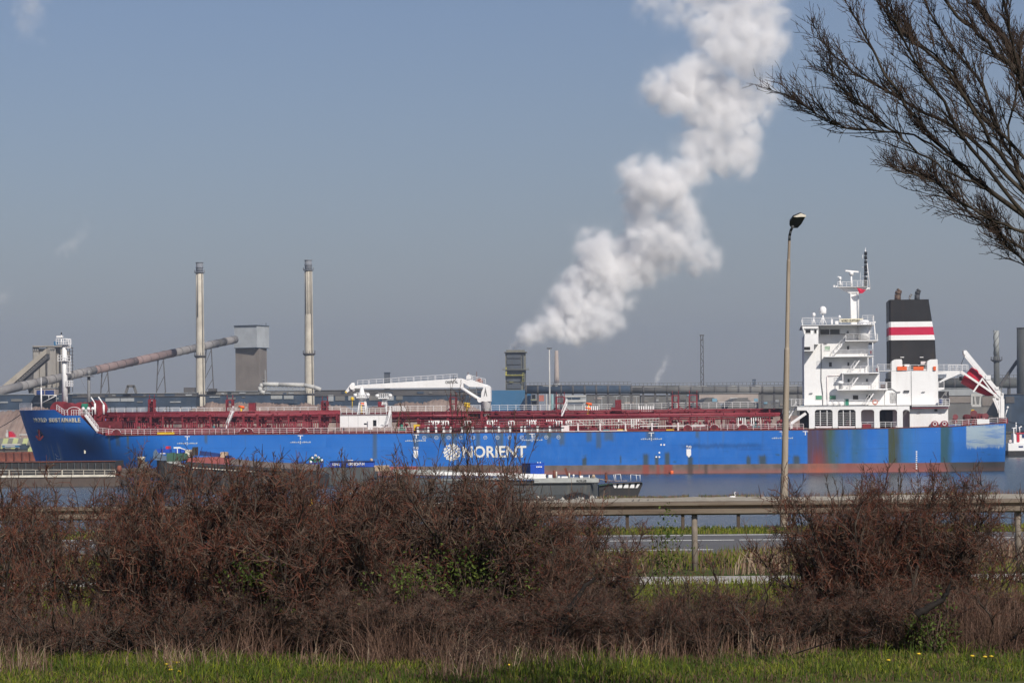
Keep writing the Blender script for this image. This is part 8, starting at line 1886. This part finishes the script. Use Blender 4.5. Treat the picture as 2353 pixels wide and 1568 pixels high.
# ================================================================ STEAM AND HAZE
def steam(name, puffs, Y, dens, label, group=None, res=1.0, seed=1, thin=None, depth=.5, hard=1.0):
    """cloud of steam: puff centres in pixels with radii, turned into a density grid by geometry nodes"""
    g = np.random.default_rng(seed); k_ = Y / F; P, Rd, Dn = [], [], []
    for q in puffs:
        u, v, r_ = q[:3]; dn = q[3] if len(q) > 3 else 1.0; c_ = np.array(list(W(u, v, Y))); c_[1] += g.normal(0, r_ * k_ * depth)
        P.append(c_); Rd.append(r_ * k_ * 1.38); Dn.append(dn)
        for _ in range(7):          # smaller lobes on the surface of each puff
            d = g.normal(0, 1, 3); d /= np.linalg.norm(d); P.append(c_ + d * r_ * k_ * .9); Rd.append(r_ * k_ * g.uniform(.5, .75)); Dn.append(dn)
    base_ = [i for i in range(0, len(P), 8)]
    for i in base_:
        ds_ = sorted(base_, key=lambda j: np.linalg.norm(P[i] - P[j]))[1:4]
        for j in ds_: P.append((P[i] + P[j]) / 2 + g.normal(0, 1, 3) * .12 * Rd[i]); Rd.append((Rd[i] + Rd[j]) / 2 * .92); Dn.append((Dn[i] + Dn[j]) / 2)
    P = np.array(P); Rd = np.array(Rd); O = P.mean(0); P = P - O; mn = (P - Rd[:, None]).min(0) - 3; mx = (P + Rd[:, None]).max(0) + 3
    me = bpy.data.meshes.new(name); me.from_pydata(P.tolist(), [], []); 
    for an, arr in (('rad', Rd), ('den', Dn)):
        at = me.attributes.new(an, 'FLOAT', 'POINT'); at.data.foreach_set('value', np.asarray(arr, np.float32))
    o = bpy.data.objects.new(name, me); link(o); o.location = O.tolist(); tag(o, label, None, group, 'stuff')
    mt = bpy.data.materials.new(name + '_vapour'); mt.use_nodes = True; nn = mt.node_tree.nodes; ll = mt.node_tree.links; nn.remove(nn['Principled BSDF'])
    pv = nn.new('ShaderNodeVolumePrincipled'); pv.inputs['Color'].default_value = (.992, .985, .98, 1); pv.inputs['Density'].default_value = dens; pv.inputs['Density Attribute'].default_value = 'density'; pv.inputs['Anisotropy'].default_value = -.12
    ll.new(pv.outputs[0], nn['Material Output'].inputs['Volume']); mt.volume_intensity if False else None
    ng = bpy.data.node_groups.new(name + '_shape', 'GeometryNodeTree'); ng.interface.new_socket('Geometry', in_out='INPUT', socket_type='NodeSocketGeometry'); ng.interface.new_socket('Geometry', in_out='OUTPUT', socket_type='NodeSocketGeometry')
    N = ng.nodes; Lk = ng.links; gi = N.new('NodeGroupInput'); go = N.new('NodeGroupOutput')
    def mth(op, a, b=0.0, c=None, cl=False):
        t = N.new('ShaderNodeMath'); t.operation = op; t.use_clamp = cl
        for i, q in enumerate((a, b) if c is None else (a, b, c)):
            if isinstance(q, bpy.types.NodeSocket): Lk.new(q, t.inputs[i])
            else: t.inputs[i].default_value = q
        return t.outputs[0]
    pos = N.new('GeometryNodeInputPosition').outputs[0]
    def nz_(sc, det, dim_out=1):
        t = N.new('ShaderNodeTexNoise'); t.inputs['Scale'].default_value = sc; t.inputs['Detail'].default_value = det; t.inputs['Roughness'].default_value = .62; Lk.new(pos, t.inputs['Vector']); return t
    w1 = nz_(.055, 5); vm = N.new('ShaderNodeVectorMath'); vm.operation = 'MULTIPLY_ADD'; Lk.new(w1.outputs['Color'], vm.inputs[0]); vm.inputs[1].default_value = (13, 13, 13); 
    va = N.new('ShaderNodeVectorMath'); va.operation = 'SUBTRACT'; Lk.new(pos, va.inputs[0]); va.inputs[1].default_value = (6.5, 6.5, 6.5); Lk.new(va.outputs[0], vm.inputs[2]); wp = vm.outputs[0]
    sn = N.new('GeometryNodeSampleNearest'); Lk.new(gi.outputs[0], sn.inputs[0]); Lk.new(wp, sn.inputs['Sample Position'])
    def samp(kind, field):
        s = N.new('GeometryNodeSampleIndex'); s.data_type = kind; Lk.new(gi.outputs[0], s.inputs['Geometry']); Lk.new(field, s.inputs['Value']); Lk.new(sn.outputs[0], s.inputs['Index']); return s.outputs[0]
    def named(nm):
        t = N.new('GeometryNodeInputNamedAttribute'); t.data_type = 'FLOAT'; t.inputs['Name'].default_value = nm; return [q for q in t.outputs if q.name == 'Attribute' and q.enabled][0] if any(q.name == 'Attribute' for q in t.outputs) else t.outputs[0]
    ps = samp('FLOAT_VECTOR', N.new('GeometryNodeInputPosition').outputs[0]); rd = samp('FLOAT', named('rad')); dn = samp('FLOAT', named('den'))
    ds = N.new('ShaderNodeVectorMath'); ds.operation = 'DISTANCE'; Lk.new(wp, ds.inputs[0]); Lk.new(ps, ds.inputs[1])
    fb = nz_(.16, 7).outputs[0]; fb2 = nz_(.045, 3).outputs[0]
    sd = mth('SUBTRACT', rd, ds.outputs['Value']); sd = mth('DIVIDE', sd, rd)                  # 0 at surface, 1 in the centre
    sd = mth('ADD', sd, mth('MULTIPLY', mth('SUBTRACT', fb, .5), 1.5)); sd = mth('ADD', sd, mth('MULTIPLY', mth('SUBTRACT', fb2, .52), .8))
    d = mth('MULTIPLY', mth('MULTIPLY', mth('ADD', sd, .12), .9 * hard), 1.0, None, True); d = mth('MULTIPLY', d, d); d = mth('MULTIPLY', d, dn)
    vc = N.new('GeometryNodeVolumeCube'); Lk.new(d, vc.inputs['Density']); vc.inputs['Min'].default_value = mn.tolist(); vc.inputs['Max'].default_value = mx.tolist()
    for i, a in enumerate('XYZ'): vc.inputs['Resolution ' + a].default_value = int(max(8, (mx[i] - mn[i]) / res))
    sm = N.new('GeometryNodeSetMaterial'); Lk.new(vc.outputs[0], sm.inputs[0]); sm.inputs['Material'].default_value = mt; Lk.new(sm.outputs[0], go.inputs[0])
    me.materials.append(mt)
    md = o.modifiers.new('vapour', 'NODES'); md.node_group = ng
    return o
PL = [(1176, 795, 9, 1.6), (1188, 792, 10, 1.6), (1180, 788, 9, 1.4), (1198, 786, 13, 1.4), (1208, 782, 18), (1222, 770, 22), (1245, 757, 26), (1268, 738, 32), (1280, 766, 22), (1286, 705, 36), (1308, 675, 40), (1330, 648, 34), (1330, 722, 40), (1318, 762, 28), (1372, 690, 40, .8), (1386, 736, 34, .6), (1352, 764, 24, .7), (1376, 612, 46), (1366, 566, 40, .9), (1412, 650, 42, .8), (1440, 600, 48, .85), (1424, 700, 30, .5), (1496, 600, 44, .75), (1488, 548, 42, .75), (1552, 578, 46, .7), (1612, 596, 38, .55), (1592, 548, 36, .5), (1540, 520, 36, .6), (1470, 478, 38, .55), (1490, 432, 56, .75), (1548, 440, 52, .75), (1582, 494, 34, .5), (1456, 404, 38, .55), (1582, 388, 48, .6), (1632, 352, 50, .55), (1698, 366, 42, .45), (1606, 314, 52, .6), (1672, 292, 58, .65), (1716, 330, 42, .5), (1640, 236, 62, .7), (1546, 222, 54, .65), (1506, 206, 36, .55), (1588, 176, 52, .6), (1696, 206, 66, .6), (1742, 236, 46, .5), (1648, 122, 58, .55), (1716, 120, 62, .55), (1756, 76, 50, .45), (1604, 62, 40, .4), (1676, 44, 62, .5), (1738, 10, 60, .45), (1560, 14, 36, .3), (1498, 10, 34, .18), (1470, 30, 24, .10), (1624, -30, 60, .45), (1700, -60, 70, .45)]
steam('steam_plume', PL, 1356, .5, 'huge white steam plume rising right from the dark banded tower', None, .95, 3)
steam('steam_veil', [(u_, v_, r_ * 1.25, min(1, (q_[0] if q_ else 1) * 1.0)) for u_, v_, r_, *q_ in PL[6:]], 1356, .022, 'thin vapour veil around the big plume', None, 1.4, 13)
steam('steam_wisp', [(1512, 882, 3), (1514, 868, 5), (1520, 850, 8, .8), (1526, 832, 9, .6), (1530, 816, 7, .4)], 1500, .4, 'thin steam wisp rising above the duct left of the lattice mast', 'faint steam wisps', .8, 5)
steam('steam_wisp', [(136, 578, 9), (152, 570, 12), (170, 560, 13), (188, 545, 12), (200, 522, 12, .8), (196, 505, 9, .6)], 1500, .07, 'faint curved steam wisp above the silos at left', 'faint steam wisps', 1.0, 6)
steam('steam_wisp', [(-10, 700, 22), (4, 684, 18), (20, 660, 14, .5)], 1500, .05, 'faint steam wisp cut by the left picture edge', 'faint steam wisps', 1.0, 7)
steam('steam_wisp', [(60, 30, 26), (75, 5, 30), (55, 60, 22, .5), (70, -30, 34), (90, 90, 20, .25)], 1500, .05, 'faint steam puff in the top left corner', 'faint steam wisps', 1.3, 8)
hz = MB(); hz.box(-9600, 9600, -420, 9900, -4.5, 330)
hm = bpy.data.materials.new('pale_haze'); hm.use_nodes = True; hn = hm.node_tree.nodes; hn.remove(hn['Principled BSDF'])
hv = hn.new('ShaderNodeVolumePrincipled'); hv.inputs['Color'].default_value = (.75, .83, .95, 1); hv.inputs['Density'].default_value = .00015; hv.inputs['Anisotropy'].default_value = .4
hm.node_tree.links.new(hv.outputs[0], hn['Material Output'].inputs['Volume'])
hz.build('haze', hm, kind='stuff')
